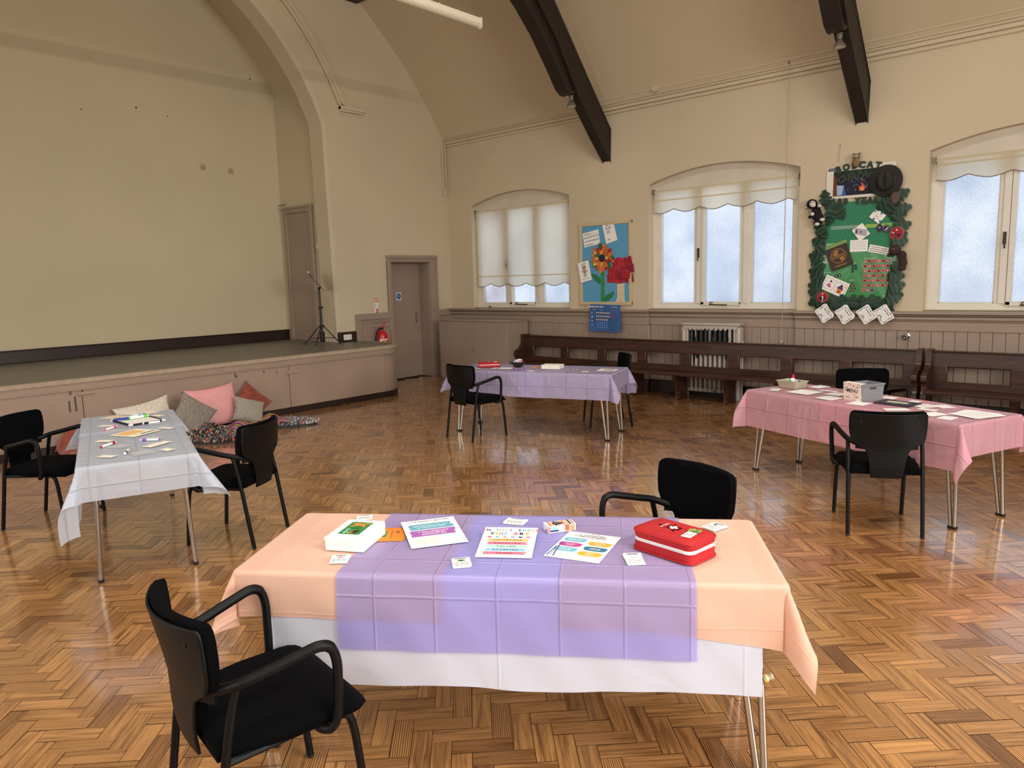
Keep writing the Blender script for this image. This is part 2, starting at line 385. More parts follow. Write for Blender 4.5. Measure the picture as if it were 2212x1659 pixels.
def smooth_path(pts, n=6):
    P = [Vector(p) for p in pts]; out = []
    for i in range(len(P)-1):
        p0 = P[max(i-1, 0)]; p1 = P[i]; p2 = P[i+1]; p3 = P[min(i+2, len(P)-1)]
        for k in range(n):
            t = k/n
            out.append(0.5*((2*p1)+(p2-p0)*t+(2*p0-5*p1+4*p2-p3)*t*t+(3*p1-p0-3*p2+p3)*t**3))
    out.append(P[-1]); return out
def arc(c, r, a0, a1, n): return [(c[0]+r*cos(a0+(a1-a0)*k/n), c[1]+r*sin(a0+(a1-a0)*k/n)) for k in range(n+1)]
def noise2(x, y, s=0): return sin(x*3.1+s)*cos(y*2.7+s*1.7)*0.5+sin(x*7.3+y*5.1+s*2.3)*0.3+cos(x*13.7-y*11.3+s)*0.2
RND = random.Random(7)
#PART2
# ------------------------------------------------------------------ the hall
XE, YW, YL, XR = -9.8, 9.35, -2.23, 5.2        # end wall, window wall, opposite wall, rear wall
YC = 3.564                                      # centre line of hall and arch
# parquet floor: 225 x 75 mm herringbone blocks laid at 45 degrees to the walls
def build_floor():
    L, W = 0.225, 0.075; rnd = random.Random(3)
    vs_, fs, mi, uvs, tone = [], [], [], [], []
    c45 = cos(pi/4)
    def put(p0, p1, q0, q1, along):
        cx, cy = (p0+p1)/2, (q0+q1)/2
        x = (cx+cy)*c45 - 4.3; y = (cx-cy)*c45 + 3.6
        if not (XE-0.1 < x < 2.2 and -1.0 < y < YW+0.1): return
        g = 0.0011; o = len(vs_); tx, ty = rnd.uniform(-.006, .006), rnd.uniform(-.008, .008); z0 = rnd.uniform(-0.0003, 0)
        for p, q in ((p0+g, q0+g), (p1-g, q0+g), (p1-g, q1-g), (p0+g, q1-g)):
            vs_.append(((p+q)*c45-4.3, (p-q)*c45+3.6, z0+tx*(p-cx)+ty*(q-cy)))
        fs.append((o+3, o+2, o+1, o)); mi.append(0)
        u0 = rnd.uniform(0, 20); v0 = rnd.uniform(0, 20)
        for k in (3, 2, 1, 0):
            p, q = ((p0, q0), (p1, q0), (p1, q1), (p0, q1))[k]
            uvs.append((u0+p-p0, v0+q-q0) if along else (u0+q-q0, v0+p-p0))
        t = (min(1, max(0, rnd.gauss(0.58, 0.30))), rnd.random(), rnd.random(), 1)
        tone.extend([t]*4)
    for m in range(-45, 46):
        for k in range(-190, 191):
            a = k*W+m*L; b = k*W-m*L
            put(a, a+L, b, b+W, True)
            put(a+L, a+L+W, b+W-L, b+W, False)
    o = len(vs_)
    vs_.extend([(XE-1.6, YL-.3, -.004), (XR+.3, YL-.3, -.004), (XR+.3, YW+.3, -.004), (XE-1.6, YW+.3, -.004)]); fs.append((o, o+1, o+2, o+3)); mi.append(1)
    uvs.extend([(0, 0)]*4); tone.extend([(0, 0, 0, 1)]*4)
    o = len(vs_)
    vs_.extend([(XE-1.6, YL-.3, -.12), (XR+.3, YL-.3, -.12), (XR+.3, YW+.3, -.12), (XE-1.6, YW+.3, -.12)]); fs.append((o+3, o+2, o+1, o)); mi.append(1)
    uvs.extend([(0, 0)]*4); tone.extend([(0, 0, 0, 1)]*4)
    me = bpy.data.meshes.new('floor'); me.from_pydata(vs_, [], fs); me.materials.append(FLOORM); me.materials.append(GAPM)
    me.polygons.foreach_set('material_index', mi)
    uvl = me.uv_layers.new(name='grain'); uvl.data.foreach_set('uv', [c for u in uvs for c in u])
    ca = me.color_attributes.new('tone', 'FLOAT_COLOR', 'CORNER'); ca.data.foreach_set('color', [c for t in tone for c in t])
    ob = bpy.data.objects.new('floor', me); COL.objects.link(ob); struct(ob)
build_floor()

# ceiling section (Y, Z): coved springing, then a straight slope to the ridge
HALF = [(9.36, 4.02), (9.29, 4.14), (8.90, 4.72), (8.53, 5.17), (8.16, 5.54), (7.64, 6.01), (5.6, 7.75), (YC, 8.5)]
SECT = HALF + [(2*YC-y, z) for y, z in reversed(HALF[:-1])]
cb = MB()
vs_ = [(x, y, z) for x in (XE-0.3, XR) for y, z in SECT]; n = len(SECT)
cb.add(vs_, [(i, i+1, n+i+1, n+i) for i in range(n-1)], CEIL)
vs_ = [(x, y+(0.12 if y > YC else -0.12), z+0.2) for x in (XE-0.3, XR) for y, z in SECT]
cb.add(vs_, [(n+i, n+i+1, i+1, i) for i in range(n-1)], CEIL)
struct(cb.build('ceiling', smooth=25))

# end wall with the stage arch and the side doorway
def arch_profile(r, yj, zs, zc=2.988, n=36):
    a = atan2(zs-zc, yj-YC)
    return [(yj, 0.0)] + arc((YC, zc), r, a, pi-a, n) + [(2*YC-yj, 0.0)]
ARCH = arch_profile(3.426, 6.80, 4.12); ARCH[0] = (6.865, 0.0); ARCH[-1] = (2*YC-6.865, 0.0)
outer = [(YL, 0)] + [(y, z) for y, z in reversed(SECT)] + [(YW+0.0, 0)]
# door slot and arch both open at the floor: one outline
DY0, DY1, DZ = 7.955, 8.835, 2.035
prof_front = [(p[0]+(0.05 if p[0] > YC else -0.05) if i in (0, len(ARCH)-1) else YC+(p[0]-YC)*1.012, p[1] if i in (0, len(ARCH)-1) else 2.988+(p[1]-2.988)*1.012) for i, p in enumerate(ARCH)]
wb = MB()
out = [(YW, 0), (DY1, 0), (DY1, DZ), (DY0, DZ), (DY0, 0)]
base = [(y, z) for y, z in SECT]   # from Y=9.36 over the ridge to the left
poly = base + [(YL, 0)] + [prof_front[-1]] + list(reversed(prof_front[:-1])) + list(reversed(out))
wb.prism(poly, 0, XE-0.04, XE, WALL)
poly2 = base + [(YL, 0)] + [ARCH[-1]] + list(reversed(ARCH[:-1])) + list(reversed(out))
wb.prism(poly2, 0, XE-0.38, XE-0.045, WALL)
# sloping arris between the two outlines
nn = len(ARCH); vs_ = [(XE, y, z) for y, z in prof_front]+[(XE-0.05, y, z) for y, z in ARCH]
wb.add(vs_, [(i, i+1, nn+i+1, nn+i) for i in range(nn-1)], WALL)
struct(wb.build('wall_end', smooth=20))

# hood mould round the arch, with its short return at the springing
hm = MB()
for r0, r1, d in ((3.80, 3.90, 0.05), (3.83, 3.88, 0.085), (3.74, 3.775, 0.02)):
    zc = 2.988; a = atan2(4.40-zc, sqrt(max(0, r1*r1-(4.40-zc)**2)))
    ya = YC+sqrt(r1*r1-(4.40-zc)**2)
    o_ = arc((YC, zc), r1, a, pi-a, 48); i_ = arc((YC, zc), r0, a+0.02, pi-a-0.02, 48)
    hm.prism(o_+list(reversed(i_)), 0, XE, XE+d, WALL)
for z0, z1, d, ext in ((4.33, 4.43, 0.05, 0.36), (4.36, 4.405, 0.085, 0.38), (4.285, 4.315, 0.02, 0.33)):
    for s_ in (1, -1):
        y0 = YC+s_*3.54; y1 = YC+s_*(3.54+ext+0.08)
        hm.b2((XE, min(y0, y1), z0), (XE+d, max(y0, y1), z1), WALL)
struct(hm.build('trim_1', smooth=30, bevel=0.008))

# stage recess: back wall, side walls and vault
XB = -11.3
VAULT = arch_profile(3.742, 6.885, 4.81, 3.12); 
sb = MB(); nv = len(VAULT)
vs_ = [(x, y, z) for x in (XB, XE-0.30) for y, z in VAULT]
sb.add(vs_, [(i, nv+i, nv+i+1, i+1) for i in range(nv-1)], STAGEWALL)
struct(sb.build('wall_stage_sides', smooth=30))
sb = MB()
sb.prism([(YC-4.2, -0.05), (YC+4.2, -0.05), (YC+4.2, 7.2), (YC-4.2, 7.2)], 0, XB-0.15, XB, STAGEWALL)
struct(sb.build('wall_back', smooth=0))
# small old fixings and plug holes left on the plaster
mk = MB(); MKM = mat('rusty_fixing_mark', '5a3018', 0.9); MKD = mat('dark_fixing_mark', '2b241c', 0.9); PATCH = mat('filled_plaster_patch', 'b99f78', 0.85)
def yz_on_back(pts, m, r):
    for y, z in pts: mk.lathe([(r, 0), (r*0.8, 0.006), (0.0001, 0.008)], m, (XB, y, z), 8, 'X')
yz_on_back([(2.97, 4.30), (4.68, 4.28), (6.50, 4.99)], MKD, 0.013)
yz_on_back([(5.60, 3.52), (6.05, 3.51), (3.95, 4.15), (5.12, 4.22)], MKM, 0.010)
for y, z in ((5.60, 3.53), (6.05, 3.51)): mk.lathe([(0.055, 0), (0.05, 0.002), (0.0001, 0.002)], PATCH, (XB, y, z), 14, 'X')
struct(mk.build('trim_2'))

# window wall, arched openings
def win_outline(xc, w=2.15, z0=1.215, zs=2.965, rise=0.175):
    h = w/2; r = (h*h+rise*rise)/(2*rise); a = math.asin(h/r)
    return [(xc-h, z0), (xc+h, z0)] + arc((xc, zs+rise-r), r, pi/2-a, pi/2+a, 18)
WINS = [win_outline(x) for x in WIN_C] + [win_outline(2.55)]
wb = MB()
wb.prism([(XE-0.3, -0.05), (XR, -0.05), (XR, 4.25), (XE-0.3, 4.25)], 1, YW, YW+0.30, WALL, WINS)
struct(wb.build('wall_right', smooth=20))
# the two walls behind the camera, with their window openings
wb = MB()
def ow(xc, w=2.15): return [(xc-w/2, 1.3), (xc+w/2, 1.3), (xc+w/2, 3.3), (xc-w/2, 3.3)]
wb.prism([(XE-0.3, -0.05), (XR, -0.05), (XR, 4.25), (XE-0.3, 4.25)], 1, YL-0.3, YL, WALL, [ow(x) for x in (-8.1, -4.55, -1.0, 2.55)])
struct(wb.build('wall_left', smooth=20))
wb = MB()
wb.prism([(YL-.2, -0.05), (YW+.2, -0.05), (YW+.2, 4.1)] + [(y, z) for y, z in SECT] + [(YL-.2, 4.1)], 0, XR, XR+0.2, WALL)
struct(wb.build('wall_rear', smooth=20))

# windows: painted timber frames with three lights of obscured glass, head boards and roller blinds
def window(idx, xc, panes, blind_bottom, label, with_blind=True):
    yf = YW+0.125; w = 2.15
    fr = MB(); yo = (yf, yf+0.07)
    L, R = xc-w/2, xc+w/2
    px = [(L+.125, L+.125+.537)]; px.append((px[0][1]+.145, px[0][1]+.145+.537)); px.append((px[1][1]+.145, px[1][1]+.145+.537))
    zb, zt = 1.285, 2.84
    fr.b2((L, yo[0], 1.215), (R, yo[1], zb), WINWHITE)
    for a, b in ((L, px[0][0]), (px[0][1], px[1][0]), (px[1][1], px[2][0]), (px[2][1], R)):
        fr.b2((a, yo[0], zb), (b, yo[1], zt), WINWHITE)
    for i in range(1, 3): fr.b2((px[i][0]-.105, yo[0]-.02, zb), (px[i][0]-.04, yo[0], zt), WINWHITE)
    for a, b in px:   # glazing beads
        for q in ((a, a+.012), (b-.012, b)): fr.b2((q[0], yo[0]+.012, zb), (q[1], yo[1]-.01, zt), WINWHITE)
        fr.b2((a, yo[0]+.012, zb), (b, yo[1]-.01, zb+.012), WINWHITE)
    o = win_outline(xc)
    hb = [(L, zt), (R, zt)] + o[2:]
    fr.prism(hb, 1, yo[0]-.012, yo[1], WINBOARD)
    f = struct(fr.build('window_%d' % idx, bevel=0.006))
    for i, (a, b) in enumerate(px):
        p = MB(); p.b2((a+.002, yo[0]+.03, zb+.002), (b-.002, yo[0]+.036, zt), panes[i]); p.build('pane', f, smooth=0)
    # opening sash in the middle light, with stay and fastener
    s_ = MB(); a, b = px[1]
    for q in ((a-.035, a+.012), (b-.012, b+.012)): s_.b2((q[0], yo[0]-.028, zb-.02), (q[1], yo[0], zt), WINWHITE)
    s_.b2((a-.035, yo[0]-.028, zb-.028), (b+.012, yo[0], zb+.022), WINWHITE)
    s_.build('opening_sash', f, bevel=0.005)
    IRON = mat('aged_iron', '4a4038', 0.45, metal=0.6)
    h = MB(); h.box((a-.075, yo[0]-.03, 1.98), (.03, .02, .13), IRON); h.tube([(a-.075, yo[0]-.04, 2.02), (a-.07, yo[0]-.06, 1.95), (a-.07, yo[0]-.055, 1.87)], .009, IRON, 8); h.build('fastener', f, bevel=.003)
    st = MB(); st.tube([(a+.10, yo[0]-.035, 1.268), (a+.36, yo[0]-.035, 1.262)], .008, IRON, 8); st.tube([(a+.12, yo[0]-.035, 1.268), (a+.12, yo[0]-.05, 1.30), (a+.16, yo[0]-.05, 1.30)], .006, IRON, 6); st.build('stay', f)
    sl = MB(); sl.b2((L-.0, YW-.0, 1.20), (R, yf, 1.2149), WINWHITE); sl.build('sill', f, bevel=.004)
    if not with_blind: return
    bl = empty('roller_blind', (xc, yf-.04, 2.86))
    tag(bl, label, 'blind', 'roller blinds at the windows')
    ro = MB(); ro.tube([(-w/2+.05, 0, 0), (w/2-.05, 0, 0)], .021, BLIND, 14); ro.build('roller', bl)
    BRK = mat('blind_bracket_metal', '8e867a', 0.4, metal=0.7)
    for s2 in (-1, 1):
        k = MB(); k.box((s2*(w/2-.04), .005, .005), (.012, .06, .07), BRK); k.tube([(s2*(w/2-.04), -.01, -.02), (s2*(w/2-.04), -.012, -.12)], .004, BRK, 6); k.build('bracket', bl)
    # fabric with a scalloped lower edge, on the room side of the roller
    nx = 130; zbm = blind_bottom-2.86; x0, x1 = -w/2+.065, w/2-.065
    def scal(t):   # repeated ogee scallops: long drop with a peak between
        u = (t*5.0) % 1.0
        return -0.035*(0.5-0.5*cos(2*pi*u)) + 0.016*max(0, 1-abs(((u+.5) % 1)-.5)/.16)*1.0
    fb = MB(); vs2 = []; rows = 14
    for j in range(rows+1):
        for i in range(nx+1):
            t = i/nx; zb2 = zbm + scal(t+.05)
            vs2.append((x0+(x1-x0)*t, -.024+.002*sin(j*.7), 0+(zb2)*j/rows))
    fb.add(vs2, [(j*(nx+1)+i, (j+1)*(nx+1)+i, (j+1)*(nx+1)+i+1, j*(nx+1)+i+1) for j in range(rows) for i in range(nx)], BLIND)
    fb.build('fabric', bl, smooth=60)
    pp = MB(); pp.tube([(x0+(x1-x0)*i/nx, -.026, zbm+scal(i/nx+.05)) for i in range(nx+1)], .006, PIPING, 6); pp.build('piping', bl)
    bt = MB(); bt.b2((x0, -.031, zbm+.135), (x1, -.022, zbm+.155), BLIND); bt.build('batten_pocket', bl, bevel=.003)
window(1, WIN_C[0], (PANE_W, PANE, PANE), 1.605, 'cream scalloped roller blind drawn nearly down over the window nearest the stage')
window(2, WIN_C[1], (PANE, PANE, PANE_R), 2.59, 'cream scalloped roller blind rolled up at the middle window, between the two pinned boards')
window(3, WIN_C[2], (PANE_R, PANE, PANE), 2.665, 'cream scalloped roller blind rolled up at the window right of the green display')
window(4, 2.55, (PANE, PANE, PANE), 2.6, '', False)

# cornice and surface conduit on the window wall
tr = MB()
for z0, z1, d in ((4.03, 4.075, 0.03), (4.075, 4.12, 0.06), (4.125, 4.15, 0.075), (4.155, 4.175, 0.09), (4.18, 4.20, 0.075)):
    tr.b2((XE, YW-d, z0), (XR, YW+.01, z1), WALL)
struct(tr.build('trim_3', bevel=0.008))
cd_ = MB(); cd_.tube([(XE+.18, YW-.085, 4.16), (XE+.26, YW-.11, 4.228), (-6.6, YW-.11, 4.228), (XR-.1, YW-.11, 4.228)], .014, WALL, 8)
cd_.lathe([(.04, -.03), (.045, -.01), (.045, .02), (.0001, .03)], WALL, (-5.48, YW-.115, 4.225), 16, 'Y')
struct(cd_.build('trim_4'))
cd_ = MB()
for dy in (0.05, 0.11): cd_.tube([(XE+.018, YW-dy, 4.08), (XE+.018, YW-dy, 3.24 if dy > .1 else 3.34)], .014, WALL, 8)
cd_.box((XE+.02, YW-.08, 3.22), (.04, .05, .07), WALL)
struct(cd_.build('trim_5', bevel=.003))

# dado: matchboard panelling, flat band and moulded rail; set back in the radiator recess
GROOVE = mat('panel_groove_shadow', '5d5048', 0.7)
pn = MB(); rl = MB(); sk = MB()
def dado(x0, x1, y):
    nb = max(1, round((x1-x0)/0.118)); bw = (x1-x0)/nb
    for i in range(nb): pn.b2((x0+i*bw+.0025, y, .18), (x0+(i+1)*bw-.0025, YW+.01, .985), MAUVE)
    pn.b2((x0+.02, y+.006, .16), (x1-.02, YW+.012, 1.0), GROOVE)
    pn.b2((x0, y+.004, .16), (x0+.021, YW+.011, 1.0), MAUVE); pn.b2((x1-.021, y+.004, .16), (x1, YW+.011, 1.0), MAUVE)
    pn.b2((x0, y-.012, .98), (x1, YW+.01, 1.085), MAUVE)
    for z0, z1, d in ((1.085, 1.105, .02), (1.105, 1.145, .035), (1.15, 1.165, .055), (1.168, 1.20, .075)):
        rl.b2((x0, y-d, z0), (x1, YW+.01, z1), MAUVE)
    sk.b2((x0, y-.02, 0), (x1, YW+.01, .18), SKIRT)
dado(XE, -5.62, 9.285); dado(-5.62, -3.50, 9.335); dado(-3.50, XR, 9.285)
struct(pn.build('wall_right_panelling', bevel=0.004, bseg=1)); struct(rl.build('trim_6', bevel=0.008)); struct(sk.build('baseboard_right', bevel=.006))

# wainscot on the end wall: side panel by the extinguisher and the return right of the door
wp = MB()
wp.b2((XE, 7.18, 0), (XE+.03, 7.88, 1.19), MAUVE); wp.b2((XE+.03, 7.18, 1.10), (XE+.06, 7.88, 1.20), MAUVE); wp.b2((XE+.03, 7.18, 0), (XE+.055, 7.27, 1.12), MAUVE)
wp.b2((XE+.03, 7.27, 1.04), (XE+.045, 7.88, 1.06), MAUVE)
wp.b2((XE+.03, 7.36, 0), (XE+.04, 7.375, .98), MAUVE); wp.b2((XE+.03, 7.36, .965), (XE+.04, 7.84, .98), MAUVE)
wp.b2((XE, 8.99, 0), (XE+.02, YW, 1.19), MAUVE); wp.b2((XE, 8.99, 1.085), (XE+.05, YW, 1.19), MAUVE)
struct(wp.build('wall_end_panelling', bevel=.008))

# hall door in its deep painted frame
def hall_door():
    d = MB(); xd = XE-0.27
    d.b2((xd-.045, DY0+.014, .008), (xd, DY1-.014, DZ-.014), MAUVE)
    o = struct(d.build('door_1', bevel=.004))
    f = MB()
    f.b2((XE-.385, DY0-.03, 0), (XE+.002, DY0+.012, DZ+.03), MAUVE); f.b2((XE-.385, DY1-.012, 0), (XE+.002, DY1+.03, DZ+.03), MAUVE); f.b2((XE-.385, DY0, DZ-.012), (XE+.002, DY1, DZ+.03), MAUVE)
    for a, b, z in ((DY0-.085, DY0, 2.13), (DY1, DY1+.15, 2.13)):
        f.b2((XE, a, 0), (XE+.035, b, z), MAUVE)
        e = (a, a+.03) if a < 8.4 else (b-.03, b); f.b2((XE, e[0], 0), (XE+.055, e[1], z), MAUVE)
    f.b2((XE-.001, DY0-.0865, DZ+.001), (XE+.0365, DY1+.1515, 2.135), MAUVE); f.b2((XE-.001, DY0-.088, 2.09), (XE+.062, DY1+.153, 2.1415), MAUVE)
    for y in (DY1+.05, DY1+.10): f.b2((XE+.03, y, .35), (XE+.045, y+.012, 1.1), MAUVE)
    f.build('door_frame', o, bevel=.006)
    h = MB(); h.b2((xd, DY1-.14, .98), (xd+.006, DY1-.10, 1.17), STEEL); h.tube([(xd+.005, DY1-.12, 1.14), (xd+.04, DY1-.12, 1.13), (xd+.04, DY1-.12, 1.02), (xd+.005, DY1-.12, 1.01)], .009, CHROME, 8)
    h.lathe([(.014, 0), (.014, .006), (.0001, .006)], STEEL, (xd, DY1-.08, .86), 12, 'X'); h.build('door_handle', o)
    bk = MB(); bk.b2((XE-.42, DY0-.1, 0), (XE-.40, DY1+.1, DZ+.1), BLACKV); struct(bk.build('wall_end_backing'))
    s_ = MB(); s_.M = basis_mat((xd+.002, 8.333, 1.45), (0, 1, 0), (0, 0, 1), (1, 0, 0))
    s_.box((0, 0, .001), (.10, .13, .002), WHITEP); s_.disc(0, 0, .047, .0026, flat('1f5fae'), 24, .056)
    s_.text('FIRE DOOR', 0, .014, .0125, .003, WHITEP, bold=.01); s_.text('KEEP SHUT', 0, -.008, .0125, .003, WHITEP, bold=.01)
    tag(s_.build('fire_door_sign', smooth=0), 'small white square sign with a blue disc, fixed on the hall door', 'sign')
hall_door()

# stage side door in the right-hand jamb of the arch
def stage_door():
    yj = 6.885; d = MB()
    d.b2((-11.06, yj-.03, .78), (-10.44, yj, 2.86), MAUVE); o = struct(d.build('door_2', bevel=.004))
    f = MB()
    for a, b in ((-11.16, -11.06), (-10.44, -10.345)): f.b2((a, yj-.05, .77), (b, yj, 2.96), MAUVE)
    f.b2((-11.1615, yj-.0515, 2.861), (-10.3435, yj-.001, 2.958), MAUVE); f.b2((-11.175, yj-.06, .771), (-11.0615, yj-.002, .98), MAUVE)
    f.b2((-11.17, yj-.065, 2.93), (-10.335, yj-.003, 2.9655), MAUVE)
    f.build('door_frame', o, bevel=.008)
stage_door()

# ------------------------------------------------------------------ stage platform
def stage():
    root = empty('stage_platform', (-8.62, 3.5, 0)); tag(root, 'low wooden stage with grey vinyl deck and mauve painted front, under the arch', 'stage')
    def B(mb, name, **k):
        mb.v = [(x+8.62, y-3.5, z) for x, y, z in mb.v]; return mb.build(name, root, **k)
    def outline(off, yl=-2.2, back=XB+.001):
        xf = -8.62+off; r = .40+off; ye = 7.235+off
        c = (xf-r, ye-r)
        return [(back, yl), (xf, yl)] + arc(c, r, 0, pi/2, 14) + [(XE+.001, ye), (XE+.001, 6.86), (back, 6.86)]
    def outl_front(off):
        xf = -8.62+off; r = .40+off; ye = 7.235+off; c = (xf-r, ye-r)
        return [(XE+.001, -2.2), (xf, -2.2)] + arc(c, r, 0, pi/2, 14) + [(XE+.001, ye)]
    DECK = mat('grey_green_vinyl_deck', '6c6a5e', 0.42, var=0.12, vscale=1.2)
    dk = MB(); dk.prism(outline(-.035), 2, .745, .771, DECK); B(dk, 'deck', smooth=0)
    ns = MB(); ns.prism(outl_front(.025), 2, .725, .7695, NOSE); B(ns, 'nosing', smooth=30, bevel=.01)
    fa = MB(); fa.prism(outl_front(.012), 2, .655, .724, MAUVE2); fa.prism(outl_front(.02), 2, .645, .662, MAUVE2); B(fa, 'fascia', smooth=30, bevel=.006)
    bd = MB(); bd.prism(outl_front(-.02), 2, .0, .66, MAUVE2)
    B(bd, 'front_panel', smooth=30)
    sk2 = MB(); sk2.prism(outl_front(.004), 2, 0, .085, SKIRT); B(sk2, 'skirting', smooth=30, bevel=.004)
    ys = [-2.19, .2, 2.72, 5.21, 6.80]
    SCUFF = mat('dark_paint_scuff', '5a4a40', 0.7)
    for i in range(4):
        p = MB(); p.b2((-8.642, ys[i]+.004, .086), (-8.617, ys[i+1]-.004, .644), MAUVE2)
        rnd = random.Random(i)
        q = B(p, 'access_panel', smooth=0, bevel=.002)
        if i in (1, 2):
            k = MB(); y = ys[i+1]; z = .60 if i == 1 else .545
            k.box((0, 0, 0), (.006, .07, .045), MAUVE2); k.tube([(.012, -.05, 0), (.012, .13, 0)], .007, NOSE, 8); k.tube([(.012, .0, 0), (.03, .0, -.015)], .005, NOSE, 6)
            k.v = [(x+.006, a+y-3.5, b+z) for x, a, b in k.v]; k.build('bolt', root)
    for y, z, h in ((2.60, .63, .06), (2.64, .5, .16), (2.58, .48, .12), (2.72, .62, .05), (4.45, .60, .05), (4.47, .58, .03), (4.84, .60, .03), (5.02, .57, .02), (2.7, .66, .03)):
        sc = MB(); sc.b2((-8.6171, y, z-h/2), (-8.6164, y+.02, z+h/2), SCUFF); B(sc, 'scuff_mark', smooth=0)
    
stage()
# tall dark skirtings above the stage
sb = MB(); sb.b2((XB, .2, .771), (XB+.03, 6.885, .94), SKIRT); sb.b2((XB, .2, .925), (XB+.04, 6.885, .945), SKIRT); struct(sb.build('baseboard_stage_back', bevel=.008))
sb = MB(); sb.b2((-10.33, 6.86, .772), (XE+.02, 6.895, .93), SKIRT); sb.b2((XE+.0, 6.862, .772), (XE+.03, 7.18, .93), SKIRT); struct(sb.build('baseboard_pier', bevel=.008))

# ------------------------------------------------------------------ roof timbers
def roof_truss(x1, label):
    t = empty('roof_truss', (x1, YW, 3.37)); tag(t, label, 'roof beam', 'dark arched roof beams')
    def P(pts): return [(y-YW, z-3.37) for y, z in pts]
    w = .135
    r = MB(); r.prism(P([(9.345, 3.37), (9.345, 3.82), (8.784, 4.46), (8.075, 5.27), (6.6, 6.85), (6.38, 6.62), (7.737, 5.17), (8.062, 4.85), (8.53, 4.20), (9.0, 3.70)]), 0, -w, 0, DARKWOOD)
    r.build('rafter', t, smooth=20, bevel=.012)
    up = [(8.45, 4.20), (8.36, 4.19), (8.26, 4.25), (8.06, 4.50), (7.75, 4.85), (7.45, 5.12), (7.05, 5.40), (6.6, 5.65), (6.2, 5.82)]
    lo = [(6.3, 6.5), (7.0, 5.92), (7.737, 5.22), (8.062, 4.88), (8.325, 4.56), (8.50, 4.30)]
    b = MB(); b.prism(P(up+lo), 0, -w+.02, -.03, DARKWOOD); b.build('arch_brace', t, smooth=20, bevel=.015)
    b = MB(); b.prism(P([(y+.0, z-.028) for y, z in up]+[(y+.02, z+.02) for y, z in reversed(up)]), 0, -w-.015, .012, DARKWOOD); b.build('brace_soffit_board', t, smooth=40, bevel=.01)
    return t
roof_truss(-6.30, 'dark timber roof beam with curved brace between the first two windows from the stage')
roof_truss(-2.745, 'dark timber roof beam ending on the wall above the green display')
pu = MB(); pu.b2((XE, 7.32, 6.0), (XE+1.9, 7.56, 6.26), DARKWOOD)
tag(pu.build('roof_purlin', bevel=.012), 'dark timber purlin end showing at the top edge, high on the end wall', 'roof beam')

# reflector lamps clamped below the braces
LAMP_M = mat('spot_lamp_grey', '6f685c', 0.45, metal=0.3); LENS = mat('unlit_lamp_lens', 'b9b09a', 0.25)
def spotlight(x, label):
    t = empty('spotlight', (x, 8.50, 4.20)); tag(t, label, 'spotlight', 'reflector lamps under the roof beams')
    b = MB(); b.tube([(0, .05, .03), (0, .0, .045), (0, 0, .02)], .016, DARKWOOD, 8); b.build('bracket', t)
    b = MB(); b.lathe([(.0001, .03), (.028, .025), (.032, 0), (.03, -.07), (.026, -.085)], LAMP_M, (0, 0, 0), 18); b.build('lamp_holder', t)
    b = MB(); b.lathe([(.024, -.08), (.03, -.105), (.055, -.14), (.068, -.165), (.068, -.172)], LAMP_M, (0, 0, 0), 20); b.build('reflector', t)
    b = MB(); b.lathe([(.066, -.17), (.05, -.178), (.0001, -.182)], LENS, (0, 0, 0), 20); b.build('lens', t)
spotlight(-6.37, 'grey reflector spotlight hanging under the roof beam nearer the stage')
spotlight(-2.815, 'grey reflector spotlight hanging under the roof beam above the green display')

# hanging tube light
def tube_light():
    t = empty('batten_light', (-5.965, 3.98, 4.5)); tag(t, 'long white tube light fitting hung on chains, at the top edge of the photo', 'light fitting')
    BAT = mat('white_light_batten', 'e9dfc8', 0.35); DIF = mat('unlit_tube_diffuser', 'd9cdb4', 0.3)
    b = MB(); b.b2((-.032, -2.30, .0), (.032, 2.30, .07), BAT); b.build('housing', t, bevel=.008)
    d = MB(); d.prism([(-.032, .004)]+arc((0, .0), .034, pi, 2*pi, 10)+[(.032, .004)], 1, -2.295, 2.295, DIF); d.build('diffuser', t, smooth=40)
    for y in (2.30, -2.30):
        e = MB(); e.prism([(-.036, .074), (.036, .074), (.036, -.01)]+arc((0, -.005), .036, 0, -pi, 10), 1, y-.012, y+.012, BAT); e.build('end_cap', t, smooth=40, bevel=.003)
    for y in (1.69, .2, -1.6):
        c = MB()
        for k in range(34):
            z = .10+k*.035; a = (k % 2)*pi/2
            pts = [Vector((cos(a)*.009*cos(q), sin(a)*.009*cos(q), z+.022*sin(q))) for q in [2*pi*i/10 for i in range(11)]]
            c.tube([p+Vector((0, y, 0)) for p in pts], .0028, STEEL, 5, cap=False)
        c.tube([(0, y-.02, .07), (0, y, .105), (0, y+.02, .07)], .004, STEEL, 6)
        c.build('chain', t)
tube_light()
